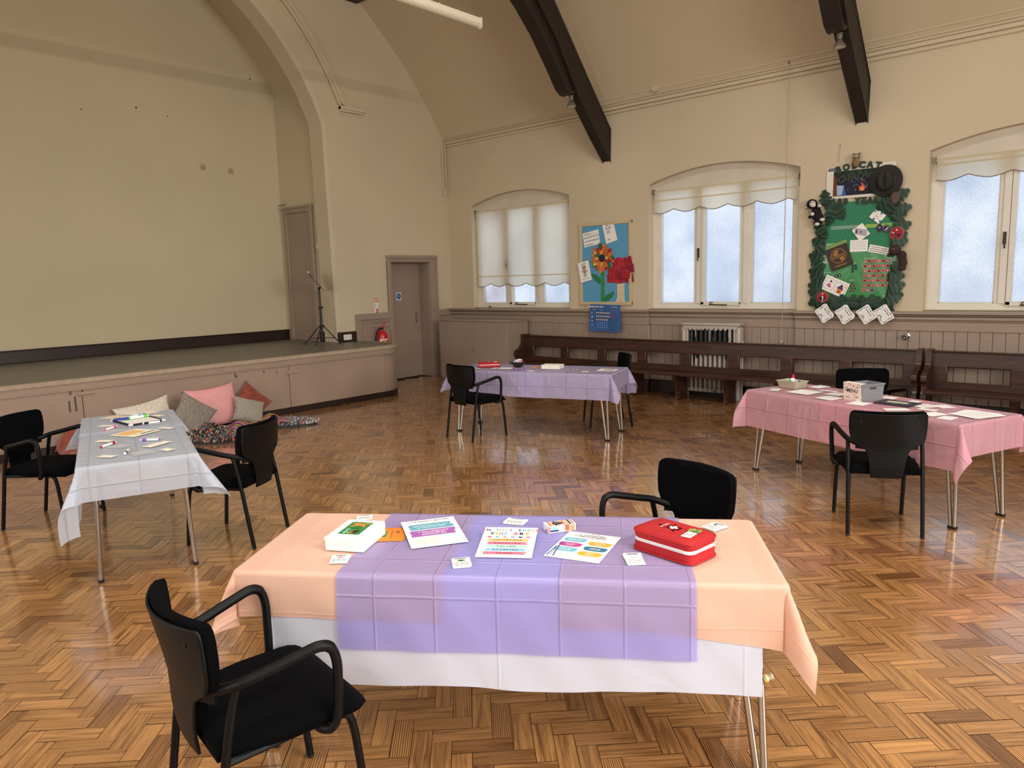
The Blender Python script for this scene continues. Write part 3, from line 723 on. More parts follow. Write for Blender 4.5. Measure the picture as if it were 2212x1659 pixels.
# ------------------------------------------------------------------ tables and cloths
TAB = dict(A=(-1.7809, 1.9494, radians(34.104)), B=(-5.2827, 1.9583, radians(160.648)), C=(-5.1552, 6.1878, radians(17.231)), D=(-1.6546, 5.8810, radians(-22.32)))
TW, TD, TH = 1.83, 0.61, 0.70
def table(key, label):
    x, y, a = TAB[key]
    t = empty('folding_table', (x, y, 0), a); tag(t, label, 'table', 'folding tables set out with cloths')
    p = MB(); p.prism([(-TW/2+.02, -TD/2), (TW/2-.02, -TD/2), (TW/2, -TD/2+.02), (TW/2, TD/2-.02), (TW/2-.02, TD/2), (-TW/2+.02, TD/2), (-TW/2, TD/2-.02), (-TW/2, -TD/2+.02)], 2, TH-.026, TH-.001, TABLETOP)
    p.build('tabletop', t, bevel=.003)
    for sx in (-1, 1):
        for sy in (-1, 1):
            fx, fy = sx*(TW/2-.044), sy*(TD/2-.049)
            l = MB()
            l.tube([(fx-sx*.012, fy, .012), (sx*(TW/2-.145), sy*(TD/2-.075), TH-.03)], .0125, STEEL, 12)
            l.tube([(fx+sx*.013, fy, .012), (sx*(TW/2-.062), sy*(TD/2-.075), TH-.03)], .0125, STEEL, 12)
            leg = l.build('leg', t)
            c = MB(); c.box((fx, fy, .009), (.056, .03, .018), RUBBER); c.build('foot_cap', leg, bevel=.004)
            q = MB(); q.box((sx*(TW/2-.14), sy*(TD/2-.075), TH-.031), (.18, .05, .008), STEEL); q.build('leg_bracket', t, bevel=.002)
    r = MB()
    for sy in (-1, 1): r.b2((-TW/2+.15, sy*(TD/2-.05)-.012, TH-.06), (TW/2-.15, sy*(TD/2-.05)+.012, TH-.026), STEEL)
    r.build('frame_rail', t)
    return t

def cloth(key, name, label, mat_, u0, u1, vf, vb, lift, ears=None, seed=0, amp=.006, cat='tablecloth', group=None, solid=0.0, end_extra=None):
    """sheet covering u0..u1 along the table and hanging vf / vb (functions of u) past the front (v<0) and back edge;
    parts beyond the table ends hang, the corners falling into ears in the given horizontal direction"""
    a, b = TW/2+.002+lift*.6, TD/2+.002+lift*.6; H = TH+lift; Rr = .012
    ears = ears or {}; wseed = 'ABCD'.index(key)*3+1; amp = .007
    def axis(lo, hi, e):
        n = max(2, int((hi-lo)/.022)); s = [lo+(hi-lo)*i/n for i in range(n+1)]
        for q in (-e, e):
            for d in (-.012, -.004, .004, .012, .02):
                if lo < q+d < hi: s.append(q+d)
        return sorted(set(round(x, 5) for x in s))
    U = axis(u0, u1, a); NV = 46
    fv = vf if callable(vf) else (lambda u: vf); bv = vb if callable(vb) else (lambda u: vb)
    # v samples: front hang, top, back hang (normalised)
    SV = [('f', k/14) for k in range(14, 0, -1)] + [('t', k/16) for k in range(17)] + [('b', k/12) for k in range(1, 13)]
    SV = [('f', k/14) for k in range(14, 1, -1)] + [('f', .1), ('f', .05), ('f', .02)] + [('t', 0), ('t', .01)] + [('t', k/14) for k in range(1, 14)] + [('t', .99), ('t', 1)] + [('b', .02), ('b', .05), ('b', .1)] + [('b', k/12) for k in range(2, 13)]
    def roll(d):   # overhang length -> (out, down)
        if d <= 0: return d, 0
        if d < Rr*pi/2: q = d/Rr; return Rr*sin(q), Rr*(1-cos(q))
        return Rr, Rr+(d-Rr*pi/2)
    vs_, uv = [], []
    for kind, t in SV:
        for u in U:
            if kind == 't': v = -b+2*b*t
            elif kind == 'f': v = -b-fv(u)*t
            else: v = b+bv(u)*t
            su, sv = (1 if u > 0 else -1), (1 if v > 0 else -1)
            du, dv = max(0, abs(u)-a), max(0, abs(v)-b)
            if du > 0 and dv > 0:
                de = ears.get((su, sv), (radians(45), .3)); droop = de[2] if len(de) > 2 else .7
                pw = de[3] if len(de) > 3 else 1.0
                r = hypot(du, dv); ph = atan2(dv, du); ph = (ph/(pi/2))**pw*pi/2; mm = (pi/4)*sin(2*ph)*droop
                an, k = de[:2]
                D = Vector((su*cos(an), sv*sin(an), 0))
                e1 = Vector((su, 0, 0)); e2 = Vector((0, sv, 0))
                D = (D + k*cos(2*ph)*(e1-e2)).normalized()
                o = Rr*(cos(ph)*e1+sin(ph)*e2)
                P = Vector((su*a, sv*b, H)) + o + r*(sin(mm)*D - cos(mm)*Vector((0, 0, 1)))
                P += D*(.010*sin(9*r+seed)*min(1, r*6)) 
            else:
                ou, hu = roll(du) if du > 0 else (0, 0); ov, hv = roll(dv) if dv > 0 else (0, 0)
                P = Vector((su*(min(abs(u), a)+ou), sv*(min(abs(v), b)+ov), H-hu-hv))
                hang = hu+hv
                if hang > 0:
                    w = min(1, hang/.12)
                    if dv > 0: P.y += sv*(amp*w*(1+noise2(u*2.2, hang*2, wseed)) + .02*hang + lift*1.3)
                    else: P.x += su*(amp*w*(1+noise2(v*3.2, hang*2, wseed)) + .02*hang + lift*1.3)
                else: P.z += .0006*(1+noise2(u*3, v*4, seed))
            vs_.append(tuple(P)); uv.append((u, v))
    nu = len(U); fs = []
    for j in range(len(SV)-1):
        for i in range(nu-1):
            q = j*nu+i; fs.append((q, q+1, q+nu+1, q+nu))
    x, y, an = TAB[key]
    me = bpy.data.meshes.new(name); me.from_pydata(vs_, [], fs); me.materials.append(mat_)
    l = me.uv_layers.new(name='flat')
    for lo in me.loops: l.data[lo.index].uv = uv[lo.vertex_index]
    me.polygons.foreach_set('use_smooth', [True]*len(me.polygons))
    o = bpy.data.objects.new(name, me); COL.objects.link(o); o.location = (x, y, 0); o.rotation_euler = (0, 0, an)
    tag(o, label, cat, group)
    return o
def hem(o, mat_): pass

table('A', 'nearest folding table, under white, peach and lavender cloths in the foreground')
table('B', 'folding table at the left under pale blue plastic sheets, end towards the camera')
table('C', 'folding table in the middle distance under lilac plastic sheets, in front of the long pew')
table('D', 'folding table at the right under pink plastic sheets, near the pew end')
lin_ = lambda a, b, ua, ub: (lambda u: a+(b-a)*min(1, max(0, (u-ua)/(ub-ua))))
# foreground table
cloth('A', 'tablecloth', 'white cotton cloth hanging lowest, under the peach and lavender cloths of the nearest table', CL_WHITE, -.83, .855, lambda u: .395-.03*max(0, u)+.006*sin(u*9), .22, .002, seed=1, amp=.004)
cloth('A', 'tablecloth', 'peach cloth over the left end of the nearest table, under the white box', CL_PEACH, -1.13, -.185, lambda u: .165+.03*max(0, -u-.8), .16, .0045, {(-1, -1): (radians(62), .25), (-1, 1): (radians(60), .3)}, seed=2, amp=.007)
cloth('A', 'tablecloth', 'peach cloth over the right end of the nearest table, beside the red bag', CL_PEACH, .208, 1.135, lambda u: .17+.05*max(0, (u-.55)/.36), .16, .0045, {(1, -1): (radians(42), .35, .62, .62), (1, 1): (radians(60), .3)}, seed=3, amp=.007)
cloth('A', 'tablecloth', 'lavender plastic sheet across the middle of the nearest table', CL_LAV, -.553, .648, lambda u: .268-.006*u, .22, .007, seed=4, amp=.010)
# left table
cloth('B', 'tablecloth', 'pale blue plastic sheet over the near end of the left table, corner hanging left', CL_BLUE, -1.125, .20, .26, .40, .0025, {(-1, 1): (radians(62), .5, .5, .66), (-1, -1): (radians(60), .35, .7, .9)}, seed=5, amp=.010)
cloth('B', 'tablecloth', 'pale blue plastic sheet over the far end of the left table, towards the cushions', CL_BLUE, .05, 1.10, .20, .24, .005, {(1, 1): (radians(60), .35), (1, -1): (radians(60), .35)}, seed=6, amp=.008)
# middle table
cloth('C', 'tablecloth', 'lilac plastic sheet over the left end of the middle table, under the red bag', CL_LILAC, -1.10, .185, lambda u: .215+.06*min(1, max(0, (u+.9)/.7)), .22, .0025, {(-1, -1): (radians(60), .3), (-1, 1): (radians(60), .3)}, seed=7, amp=.008)
cloth('C', 'tablecloth', 'lilac plastic sheet over the right end of the middle table, nearest the pew', CL_LILAC, -.094, 1.10, .275, .30, .005, {(1, -1): (radians(25), .5), (1, 1): (radians(50), .5)}, seed=8, amp=.008)
# right table
cloth('D', 'tablecloth', 'pink plastic sheet over the left end of the right table, under the tray', CL_PINK, -1.06, .33, .315, .24, .0025, {(-1, -1): (radians(60), .35), (-1, 1): (radians(60), .3)}, seed=9, amp=.008)
cloth('D', 'tablecloth', 'pink plastic sheet over the right end of the right table, under the pile of sheets', CL_PINK, -.144, 1.14, .31, .26, .005, {(1, -1): (radians(35), .5, .7, .7), (1, 1): (radians(30), .45, .8)}, seed=10, amp=.008)

# ------------------------------------------------------------------ chairs
def make_chair():
    t = empty('stacking_armchair')
    # seat: padded, waterfall front edge
    s = MB(); nx, ny = 16, 18; vs_ = []
    def half_w(y): return .205+.035*min(1, max(0, (y+.20)/.2)) - .05*max(0, (y-.17)/.08)**2
    top = []; bot = []
    for j in range(ny+1):
        y = -.215+.46*j/ny
        for i in range(nx+1):
            q = -1+2*i/nx; x = q*half_w(y)
            edge = min(1, (1-abs(q))/.18)*min(1, (y+.225)/.05)*min(1, (.25-y)/.06)
            z = .425+.036*(edge**.5 if edge > 0 else 0) - .022*max(0, (y-.13)/.1)**2
            top.append((x, y, z))
    for (x, y, z) in top: bot.append((x*.97, y*.98, .402-.012*max(0, (y-.13)/.1)**2))
    n = len(top); fs = []
    for j in range(ny):
        for i in range(nx):
            a = j*(nx+1)+i; fs.append((a, a+1, a+nx+2, a+nx+1)); fs.append((n+a, n+a+nx+1, n+a+nx+2, n+a+1))
    rim = [i for i in range(nx+1)]+[j*(nx+1)+nx for j in range(1, ny+1)]+[ny*(nx+1)+i for i in range(nx-1, -1, -1)]+[j*(nx+1) for j in range(ny-1, 0, -1)]
    for k in range(len(rim)): a, b = rim[k], rim[(k+1) % len(rim)]; fs.append((b, a, n+a, n+b))
    s.add(top+bot, fs, CHFAB); s.build('seat', t, smooth=50)
    # back shell: wide top, waisted below the arms, curved round the sitter
    prof = [(.378, .09), (.395, .095), (.43, .10), (.47, .105), (.52, .113), (.555, .125), (.585, .165), (.605, .20), (.64, .217), (.70, .222), (.76, .222), (.785, .219), (.797, .212)]
    def yb(z, x):
        q = min(1, max(0, (z-.56)/.24))
        return -.236-.052*q + (.5+.75*q)*x*x + .010*max(0, (.45-z)/.06)
    nx = 18
    def sheet(prof, off, thick, m, name, bev):
        g = MB(); F = []; Bk = []
        for z, w in prof:
            for i in range(nx+1):
                x = -w+2*w*i/nx; F.append((x, yb(z, x)+off, z)); Bk.append((x, yb(z, x)+off-thick, z))
        n = len(F); fs = []; r = len(prof)
        for j in range(r-1):
            for i in range(nx): a = j*(nx+1)+i; fs.append((a+1, a, a+nx+1, a+nx+2)); fs.append((n+a, n+a+1, n+a+nx+2, n+a+nx+1))
        rim = [i for i in range(nx+1)]+[j*(nx+1)+nx for j in range(1, r)]+[(r-1)*(nx+1)+i for i in range(nx-1, -1, -1)]+[j*(nx+1) for j in range(r-2, 0, -1)]
        for k in range(len(rim)): a, b = rim[k], rim[(k+1) % len(rim)]; fs.append((a, b, n+b, n+a))
        g.add(F+Bk, fs, m); return g.build(name, t, smooth=45, bevel=bev)
    sheet(prof, 0, .010, CHBLACK, 'back_shell', .003)
    cp = [(.50, .108), (.53, .112), (.56, .125), (.59, .165), (.61, .20), (.65, .216), (.70, .222), (.75, .223), (.785, .22), (.803, .212), (.810, .196)]
    sheet(cp, .034, .032, CHFAB, 'back_cushion', .012)
    for sx in (-1, 1):
        # armrest: bracket on the shell, sweep forward, loop down and back under the seat
        p = smooth_path([(sx*.112, -.230, .583), (sx*.165, -.200, .592), (sx*.217, -.150, .613), (sx*.238, -.07, .632), (sx*.255, .02, .654), (sx*.264, .072, .664), (sx*.268, .106, .650), (sx*.268, .122, .60), (sx*.264, .122, .52), (sx*.258, .118, .43), (sx*.250, .10, .395), (sx*.225, .08, .392), (sx*.19, .075, .40)], 5)
        n = len(p); rs = [.0165 if i < n*.5 else .0145 for i in range(n)]
        a = MB(); a.tube(p, rs, CHBLACK, 12)
        a.box((sx*.142, -.213, .586), (.082, .016, .050), CHBLACK, Matrix.Rotation(sx*.5, 3, 'Z'))
        a.build('armrest', t)
        l = MB(); l.tube(smooth_path([(sx*.217, -.148, .610), (sx*.2165, -.165, .55), (sx*.2165, -.195, .40), (sx*.217, -.225, .20), (sx*.217, -.255, .008)], 4), .0128, CHBLACK, 12); l.ball((sx*.217, -.255, .010), (.0140, .0140, .010), RUBBER, 12, 6); l.build('leg', t)
        l = MB(); l.tube(smooth_path([(sx*.205, .10, .398), (sx*.2105, .155, .396), (sx*.213, .185, .36), (sx*.215, .205, .20), (sx*.216, .223, .008)], 4), .0128, CHBLACK, 12); l.ball((sx*.216, .223, .010), (.0140, .0140, .010), RUBBER, 12, 6); l.build('leg', t)
    f = MB()
    for sx in (-1, 1): f.tube([(sx*.214, -.19, .398), (sx*.205, .12, .398)], .011, CHBLACK, 8)
    f.tube([(-.214, -.17, .398), (.214, -.17, .398)], .011, CHBLACK, 8); f.tube([(-.205, .10, .395), (.205, .10, .395)], .011, CHBLACK, 8)
    f.build('seat_frame', t)
    for sx in (-1, 1):
        sc = MB(); sc.lathe([(.0055, 0), (.005, -.002), (.0001, -.002)], RUBBER, (sx*.165, yb(.745, .165)-.010, .745), 10, 'Y'); sc.build('shell_screw', t)
    return t
CH = [('A', -2.008, 1.050, 81.7, 'black armchair nearest the camera, at the lower left, drawn up to the lavender-covered table'),
      ('A', -1.629, 2.801, 254.9, 'black armchair behind the nearest table, beyond the red bag, facing the camera'),
      ('B', -6.056, 1.657, 37.4, 'black armchair at the left edge, on the far side of the pale blue table'),
      ('B', -4.631, 2.323, 210.1, 'black armchair on the right of the pale blue table, in front of the rag rug'),
      ('C', -5.533, 5.596, 84.2, 'black armchair at the left end of the lilac table, its back to the camera'),
      ('C', -4.768, 6.936, 225.9, 'black armchair behind the right end of the lilac table, close to the long pew'),
      ('D', -1.359, 5.109, 118.1, 'black armchair in front of the pink table, its back to the camera'),
      ('D', -1.877, 6.749, 304.9, 'black armchair behind the pink table, beyond the grey basket, facing the camera')]
proto = make_chair()
for i, (k, x, y, a, lab) in enumerate(CH):
    o = proto if i == 0 else copy_tree(proto)
    o.location = (x, y, 0); o.rotation_euler = (0, 0, radians(a-90))
    tag(o, lab, 'chair', 'black stacking armchairs round the tables')
    if i == 3:
        g = MB(); g.box((-.19, -.03, .378), (.004, .05, .035), WHITEP); g.box((-.1925, -.03, .372), (.002, .04, .008), flat('b05a58')); g.build('care_tag', o)

# ------------------------------------------------------------------ pews
def pew(x0, x1, label, bays, end_right=True):
    t = empty('pew', ((x0+x1)/2, 8.95, 0)); tag(t, label, 'pew', 'dark wooden pews along the window wall')
    ox = (x0+x1)/2
    def A(mb, name, parent=t, **k): 
        mb.v = [(x-ox, y-8.95, z) for x, y, z in mb.v]; return mb.build(name, parent, **k)
    yb0, yb1 = 9.085, 9.125
    s = MB(); s.prism([(8.715, .345), (9.13, .335), (9.13, .365), (8.73, .385), (8.712, .378)], 0, x0+.05, x1-.05, PEW); A(s, 'seat', bevel=.008)
    def lean(z): return (z-.37)*.07
    r = MB(); r.prism([(yb0-.005, .61), (yb1, .61), (yb1+.012, .775), (yb0+.005, .775)], 0, x0+.05, x1-.05, PEW); r.b2((x0+.04, yb0-.02, .765), (x1-.04, yb1+.02, .785), PEW); A(r, 'top_rail', bevel=.008)
    r = MB(); r.b2((x0+.05, yb0-.01, .365), (x1-.05, yb1, .445), PEW); A(r, 'lower_rail', bevel=.006)
    L = (x1-x0-.10); pitch = (L-.15)/bays
    for i in range(bays+1):
        xs = x0+.05+i*pitch
        m_ = MB(); m_.b2((xs, yb0-.006, .43), (xs+.15, yb1, .625), PEW); A(m_, 'back_stile', bevel=.010)
    prof = [(9.17, 0), (9.17, .80), (9.04, .80), (9.035, .72), (9.02, .64), (8.96, .585), (8.90, .56), (8.855, .525), (8.85, .47), (8.885, .43), (8.89, .36), (8.86, .28), (8.87, 0)]
    prof = [(y-.02 if y < 9.1 else y, z) for y, z in prof]
    pp = [prof[0], prof[1]]+[(p.x, p.y) for p in smooth_path([(y, z, 0) for y, z in prof[2:]], 4)]
    for xe in ((x0, x0+.055), (x1-.055, x1)):
        if xe[1] > x1-.01 and not end_right: continue
        e = MB(); e.prism(pp, 0, xe[0], xe[1], PEW); A(e, 'bench_end', smooth=40, bevel=.010)
    for i in range(1, bays):
        xs = x0+.05+i*pitch+.05
        l = MB(); bp = [(9.10, 0), (9.10, .35), (8.76, .35), (8.78, .30), (8.85, .22), (8.875, .12), (8.88, .04), (8.85, 0)]
        l.prism(bp, 0, xs, xs+.05, PEW); A(l, 'leg', smooth=40, bevel=.008)
pew(-7.845, -1.995, 'long dark wooden pew running along the wall from the cupboard to the green display', 8)
pew(-1.955, 1.2, 'second dark wooden pew at the right edge, end to end with the long one', 4)

# ------------------------------------------------------------------ cupboard, radiator
def cupboard():
    t = empty('low_cupboard', (-8.67, 8.97, 0)); tag(t, 'low mauve painted two-door cupboard in the corner under the first window', 'cupboard')
    x0, x1, y0, y1, z = -.79, .79, -.27, .26, 1.03
    b = MB(); b.b2((x0, y0+.022, 0), (x1, y1, z-.02), MAUVE); b.build('body', t, bevel=.004)
    w = MB(); w.b2((x0-.012, y0-.008, z-.02), (x1+.02, y1, z), MAUVE); w.build('top', t, bevel=.005)
    for i, (a, c) in enumerate(((x0+.004, -.003), (.003, x1-.004))):
        d = MB(); d.b2((a, y0, .03), (c, y0+.02, z-.024), MAUVE); o = d.build('door', t, bevel=.003)
        if i == 0:
            k = MB(); k.tube([(-.03, y0-.012, .50), (.04, y0-.012, .56)], .006, MAUVE, 8); k.tube([(.0, y0+.002, .53), (.0, y0-.012, .53)], .005, MAUVE, 6); k.build('turn_catch', o)
        else:
            k = MB()
            for zz in (.25, .84): k.box((x1-.004, y0+.005, zz), (.02, .02, .06), MAUVE)
            k.build('hinge', o, bevel=.003)
cupboard()

def radiator():
    RAD = bpy.data.materials.new('chipped_radiator_paint'); RAD.use_nodes = True; nt = RAD.node_tree; b = nt.nodes['Principled BSDF']; b.inputs['Roughness'].default_value = .5
    tc = N(nt, 'ShaderNodeTexCoord'); mp = N(nt, 'ShaderNodeMapping'); mp.inputs['Scale'].default_value = (18, 6, 3.2); nt.links.new(tc.outputs['Object'], mp.inputs[0])
    no = N(nt, 'ShaderNodeTexNoise', i_Scale=1.0, i_Detail=2.5); nt.links.new(mp.outputs[0], no.inputs['Vector'])
    # paint flaked off mostly in the upper middle of the columns
    sp = N(nt, 'ShaderNodeSeparateXYZ'); nt.links.new(tc.outputs['Object'], sp.inputs[0])
    zr = N(nt, 'ShaderNodeMapRange'); zr.inputs[1].default_value = .45; zr.inputs[2].default_value = .75; zr.inputs[3].default_value = -.12; zr.inputs[4].default_value = .13; nt.links.new(sp.outputs[2], zr.inputs[0])
    z2 = N(nt, 'ShaderNodeMapRange'); z2.inputs[1].default_value = .93; z2.inputs[2].default_value = .97; z2.inputs[3].default_value = 0; z2.inputs[4].default_value = -.5; nt.links.new(sp.outputs[2], z2.inputs[0])
    ab = N(nt, 'ShaderNodeMath', operation='ABSOLUTE'); nt.links.new(sp.outputs[0], ab.inputs[0])
    z3 = N(nt, 'ShaderNodeMapRange'); z3.inputs[1].default_value = .31; z3.inputs[2].default_value = .34; z3.inputs[3].default_value = 0; z3.inputs[4].default_value = -.5; nt.links.new(ab.outputs[0], z3.inputs[0])
    a1 = N(nt, 'ShaderNodeMath', operation='ADD'); nt.links.new(no.outputs[0], a1.inputs[0]); nt.links.new(zr.outputs[0], a1.inputs[1])
    a2 = N(nt, 'ShaderNodeMath', operation='ADD'); nt.links.new(a1.outputs[0], a2.inputs[0]); nt.links.new(z2.outputs[0], a2.inputs[1])
    a3 = N(nt, 'ShaderNodeMath', operation='ADD'); nt.links.new(a2.outputs[0], a3.inputs[0]); nt.links.new(z3.outputs[0], a3.inputs[1])
    rp = N(nt, 'ShaderNodeValToRGB'); rp.color_ramp.interpolation = 'CONSTANT'; e = rp.color_ramp.elements
    e[0].position = 0; e[0].color = (*lin('ada093'), 1); e[1].position = .55; e[1].color = (*lin('1c1f24'), 1)
    nt.links.new(a3.outputs[0], rp.inputs[0]); nt.links.new(rp.outputs[0], b.inputs['Base Color'])
    t = empty('column_radiator', (-4.59, 9.22, 0)); tag(t, 'old cast iron column radiator with flaking paint, behind the long pew', 'radiator')
    n = 11; p = .76/n
    for i in range(n):
        x = -.38+p*(i+.5); c = MB()
        c.tube([(x, -.055, .10), (x, -.055, .97)], .026, RAD, 10, flat_=.8); c.tube([(x, .045, .10), (x, .045, .97)], .026, RAD, 10)
        c.b2((x-.03, -.075, .95), (x+.03, .06, 1.0), RAD); c.b2((x-.03, -.075, .09), (x+.03, .06, .14), RAD)
        c.build('column', t, smooth=40, bevel=.006)
    CAP = mat('radiator_cap_paint', 'b5aba2', .3)
    c = MB(); c.b2((-.42, -.10, 1.0), (.42, .06, 1.035), CAP); c.b2((-.40, -.085, .98), (.40, .055, 1.002), CAP); c.build('cap', t, bevel=.012, bseg=3)
    pts = []
    for i in range(13):
        x = -.39+.78*i/12; pts.append((x, .97)); pts.append((x+.0325, .93)) if i < 12 else None
    f = MB(); f.prism([(-.39, .99)]+pts+[(.39, .99)], 1, -.088, -.078, CAP); f.build('scalloped_apron', t)
    for sx in (-1, 1):
        c = MB(); c.b2((sx*.395-.03, -.08, .0), (sx*.395+.03, .05, .98), CAP); c.build('end_column', t, bevel=.02, bseg=3)
    v = MB(); v.tube([(.44, -.02, 0), (.44, -.02, .80)], .012, CAP, 8); v.lathe([(.0001, .80), (.02, .79), (.022, .74), (.014, .72)], CAP, (.44, -.02, 0), 12); v.build('pipe_valve', t)
radiator()
# ------------------------------------------------------------------ things on the tables
def on_table(key, u, v, z, spin=0.0):
    x, y, a = TAB[key]
    return Matrix.Translation((x+u*cos(a)-v*sin(a), y+u*sin(a)+v*cos(a), z)) @ Matrix.Rotation(a+spin, 4, 'Z')
LIFT = dict(A=.0085, B=.0065, C=.0065, D=.0065)
LAY = [0]
def put(o, key, u, v, spin=0.0, dz=0.0):
    LAY[0] += 1
    o.matrix_world = on_table(key, u, v, TH+LIFT[key]+.0006+dz, spin); return o
def page(w, h, m=None, thick=.0012, curl=0.0):
    b = MB(); b.box((0, 0, thick/2), (w, h, thick), m or WHITEP); return b
def scribble(b, x0, x1, y, z, m=None, h=.0035, seed=0):
    """a line of handwriting or print too small to read: short word dashes"""
    r = random.Random(seed*31+int(y*1e4)); x = x0
    while x < x1-.004:
        w = min(r.uniform(.006, .016), x1-x); b.rect(x, y-h/2, x+w, y+h/2, z, m or GREYINK); x += w+.004
P_ = lambda h: flat(h)

def box_with_label():
    b = MB(); w, d, h = .152, .205, .052
    b.b2((-w/2, -d/2, 0), (w/2, d/2, h), WHITEP)
    t = b.build('cardboard_box', bevel=.002)
    l = MB(); l.b2((-w/2-.002, -d/2-.001, h-.012), (w/2+.002, -d/2+.001, h+.0005), WHITEP)
    l.build('lid_flap', t)
    q = MB(); z = h+.0006; q.box((-.002, .005, z), (.085, .135, .0006), P_('2f7d32')); z += .0006
    OR = P_('f07a2a'); 
    q.poly([(-.034, .055), (-.012, .062), (.03, .030), (.026, .018), (.0, .034), (-.03, .044)], z, OR); q.poly([(-.034, .020), (-.025, .018), (.02, .048), (.036, .058), (.030, .066), (.0, .05)], z+.0002, P_('f58f3a'))
    for i, wd in enumerate((.03, .036, .028)): q.rect(-wd/2, .012-.010*i, wd/2, .015-.010*i, z, P_('14431a'))
    for i, cc in enumerate(('35b6a6', 'f2c230', 'e25a2c', '222222')): q.poly([(-.03+.012*i, -.05), (-.018+.012*i, -.055), (.010+.006*i, -.022), (-.002+.006*i, -.018)], z, P_(cc))
    q.text('RELATE', -.024, -.03, .015, z+.0004, P_('bfe6f0'), rot=pi/2, bold=.02)
    q.build('printed_label', t, smooth=0)
    return t
o = put(box_with_label(), 'A', -.585, -.03, -.10); tag(o, 'white cardboard box with a green picture label, at the left of the nearest table', 'box')

def leaflet(name, w, h):
    b = page(w, h, P_('e9842a')); z = .0014
    b.rect(-w/2+.008, -.03, -.012, .035, z, P_('2f7d32')); b.poly([(-.05, .02), (-.02, .03), (-.016, .024), (-.046, .012)], z+.0002, P_('f5a05a'))
    for i in range(3): b.rect(-.045, -.002-.01*i, -.022, .001-.01*i, z+.0002, P_('143f18'))
    b.text('SEE', .028, .022, .020, z, INK, rot=-pi/2, bold=.01); b.text('A different form inside', .008, 0, .009, z, INK, rot=-pi/2)
    b.rect(w/2-.006, -h/2+.01, w/2-.005, h/2-.01, z, INK)
    return b.build(name, smooth=0)
o = put(leaflet('leaflet', .13, .15), 'A', -.48, .055, .16); tag(o, 'orange leaflet with a green panel, half under the white box on the nearest table', 'leaflet')
o = put(leaflet('leaflet', .10, .13), 'A', .675, .012, .6); tag(o, 'orange leaflet with just a corner showing from under the red first aid bag', 'leaflet')

def privacy():
    b = page(.215, .272); z = .0014; 
    b.text('YOUR PRIVACY MATTERS', 0, .118, .0152, z, INKB, bold=.03, sx=1.0)
    b.text('What you tell us stays private unless', 0, .102, .0075, z, INKB)
    def brush(y, h, col):
        r = random.Random(int(y*1000)); pts = [(-.085+r.uniform(-.006, .006), y-h/2+h*i/5) for i in range(6)]; pts2 = [(.085+r.uniform(-.008, .006), y+h/2-h*i/5) for i in range(6)]
        b.poly(list(reversed(pts))+list(reversed(pts2)), z, P_(col))
    brush(.062, .058, '5f9fb4'); b.text('Serious harm to you\nor someone else', 0, .062, .0165, z+.0003, WHITEP, bold=.01)
    brush(-.004, .062, 'a05aa8'); b.text('A clear safeguarding\nconcern (abuse,\nexploitation etc)', 0, -.004, .0145, z+.0003, WHITEP, bold=.01)
    b.text("We'll only share\ninformation to keep\nsomeone safe, and\nwe'll explain what's\nhappening.", -.035, -.082, .0125, z, P_('d9a860'), bold=.012)
    return b.build('privacy_notice', smooth=0)
o = put(privacy(), 'A', -.308, .068, .42, .010); o.rotation_euler.rotate_axis('X', .05); tag(o, 'white notice headed YOUR PRIVACY MATTERS with teal and purple bands, on the nearest table', 'notice')

def space_sign():
    b = MB(); b.box((0, 0, .002), (.203, .248, .003), WHITEP); z = .0039
    cols = ['2a2a30', '2a2a30', 'x', 'c9507a', '4f8fcf', 'e8a13c', '6aa58f', 'x', '2a2a30', '6aa58f', 'e8a13c', 'd94f7c', '4f8fcf']
    def rainbow(txt, y, size, cols):
        adv = .0175*size/.022; x = -adv*(len(txt)-1)/2
        for ch, c in zip(txt, cols):
            if ch != ' ': b.text(ch, x, y, size, z, P_(c), bold=.045)
            x += adv
    rainbow('IN THIS SPACE', .098, .0215, ['c9304a', '2a2a30', 'd', '4f8fcf', 'e8a13c', '6aa58f', 'e05a8a', 'd', '2a2a30', '4f8fcf', '6aa58f', 'e8a13c', 'd94f7c'])
    rainbow('YOU ARE', .067, .028, ['2a2a30', 'e8953c', '4f8fcf', 'd', 'd94f7c', '2a2a30', 'e8a13c'])
    for i, c in enumerate(('d0506e', '5fae9a', 'e8953c', '5a9ad0', '30363c', 'd0506e')):
        x = -.0725+.029*i; y = .038; hp = []
        for k in range(20):
            t = 2*pi*k/20; hp.append((x+.0085*.0625*16*sin(t)**3, y+.0085*.0625*(13*cos(t)-5*cos(2*t)-2*cos(3*t)-cos(4*t))))
        b.poly(hp, z, P_(c))
    for i, (w, c) in enumerate((('IMPORTANT', 'f0b46a'), ('RESPECTED', 'd9738a'), ('VALUED', 'aad8c8'), ('ACCEPTED', '8fb9d6'), ('HEARD', 'd9738a'))):
        y = .012-.0265*i; r = random.Random(i)
        L = [(-.072+r.uniform(-.008, .004), y-.011+.022*k/5) for k in range(6)]; Rr_ = [(.072+r.uniform(-.004, .008), y+.011-.022*k/5) for k in range(6)]
        b.poly(list(reversed(L))+list(reversed(Rr_)), z, P_(c)); b.text(w, 0, y, .0165, z+.0004, INK, spacing=1.25)
    t = b.build('welcome_sign', smooth=0); return t
o = put(space_sign(), 'A', -.0015, -.037, .015); 
o.matrix_world = on_table('A', -.0015, -.037, TH+.0215, .005) @ Matrix.Rotation(.09, 4, 'X')
st = MB(); st.box((0, .085, -.009), (.16, .03, .022), WHITEP); st.build('easel_back', o)
tag(o, 'white sign reading IN THIS SPACE YOU ARE with coloured brush strokes, on the nearest table', 'sign')

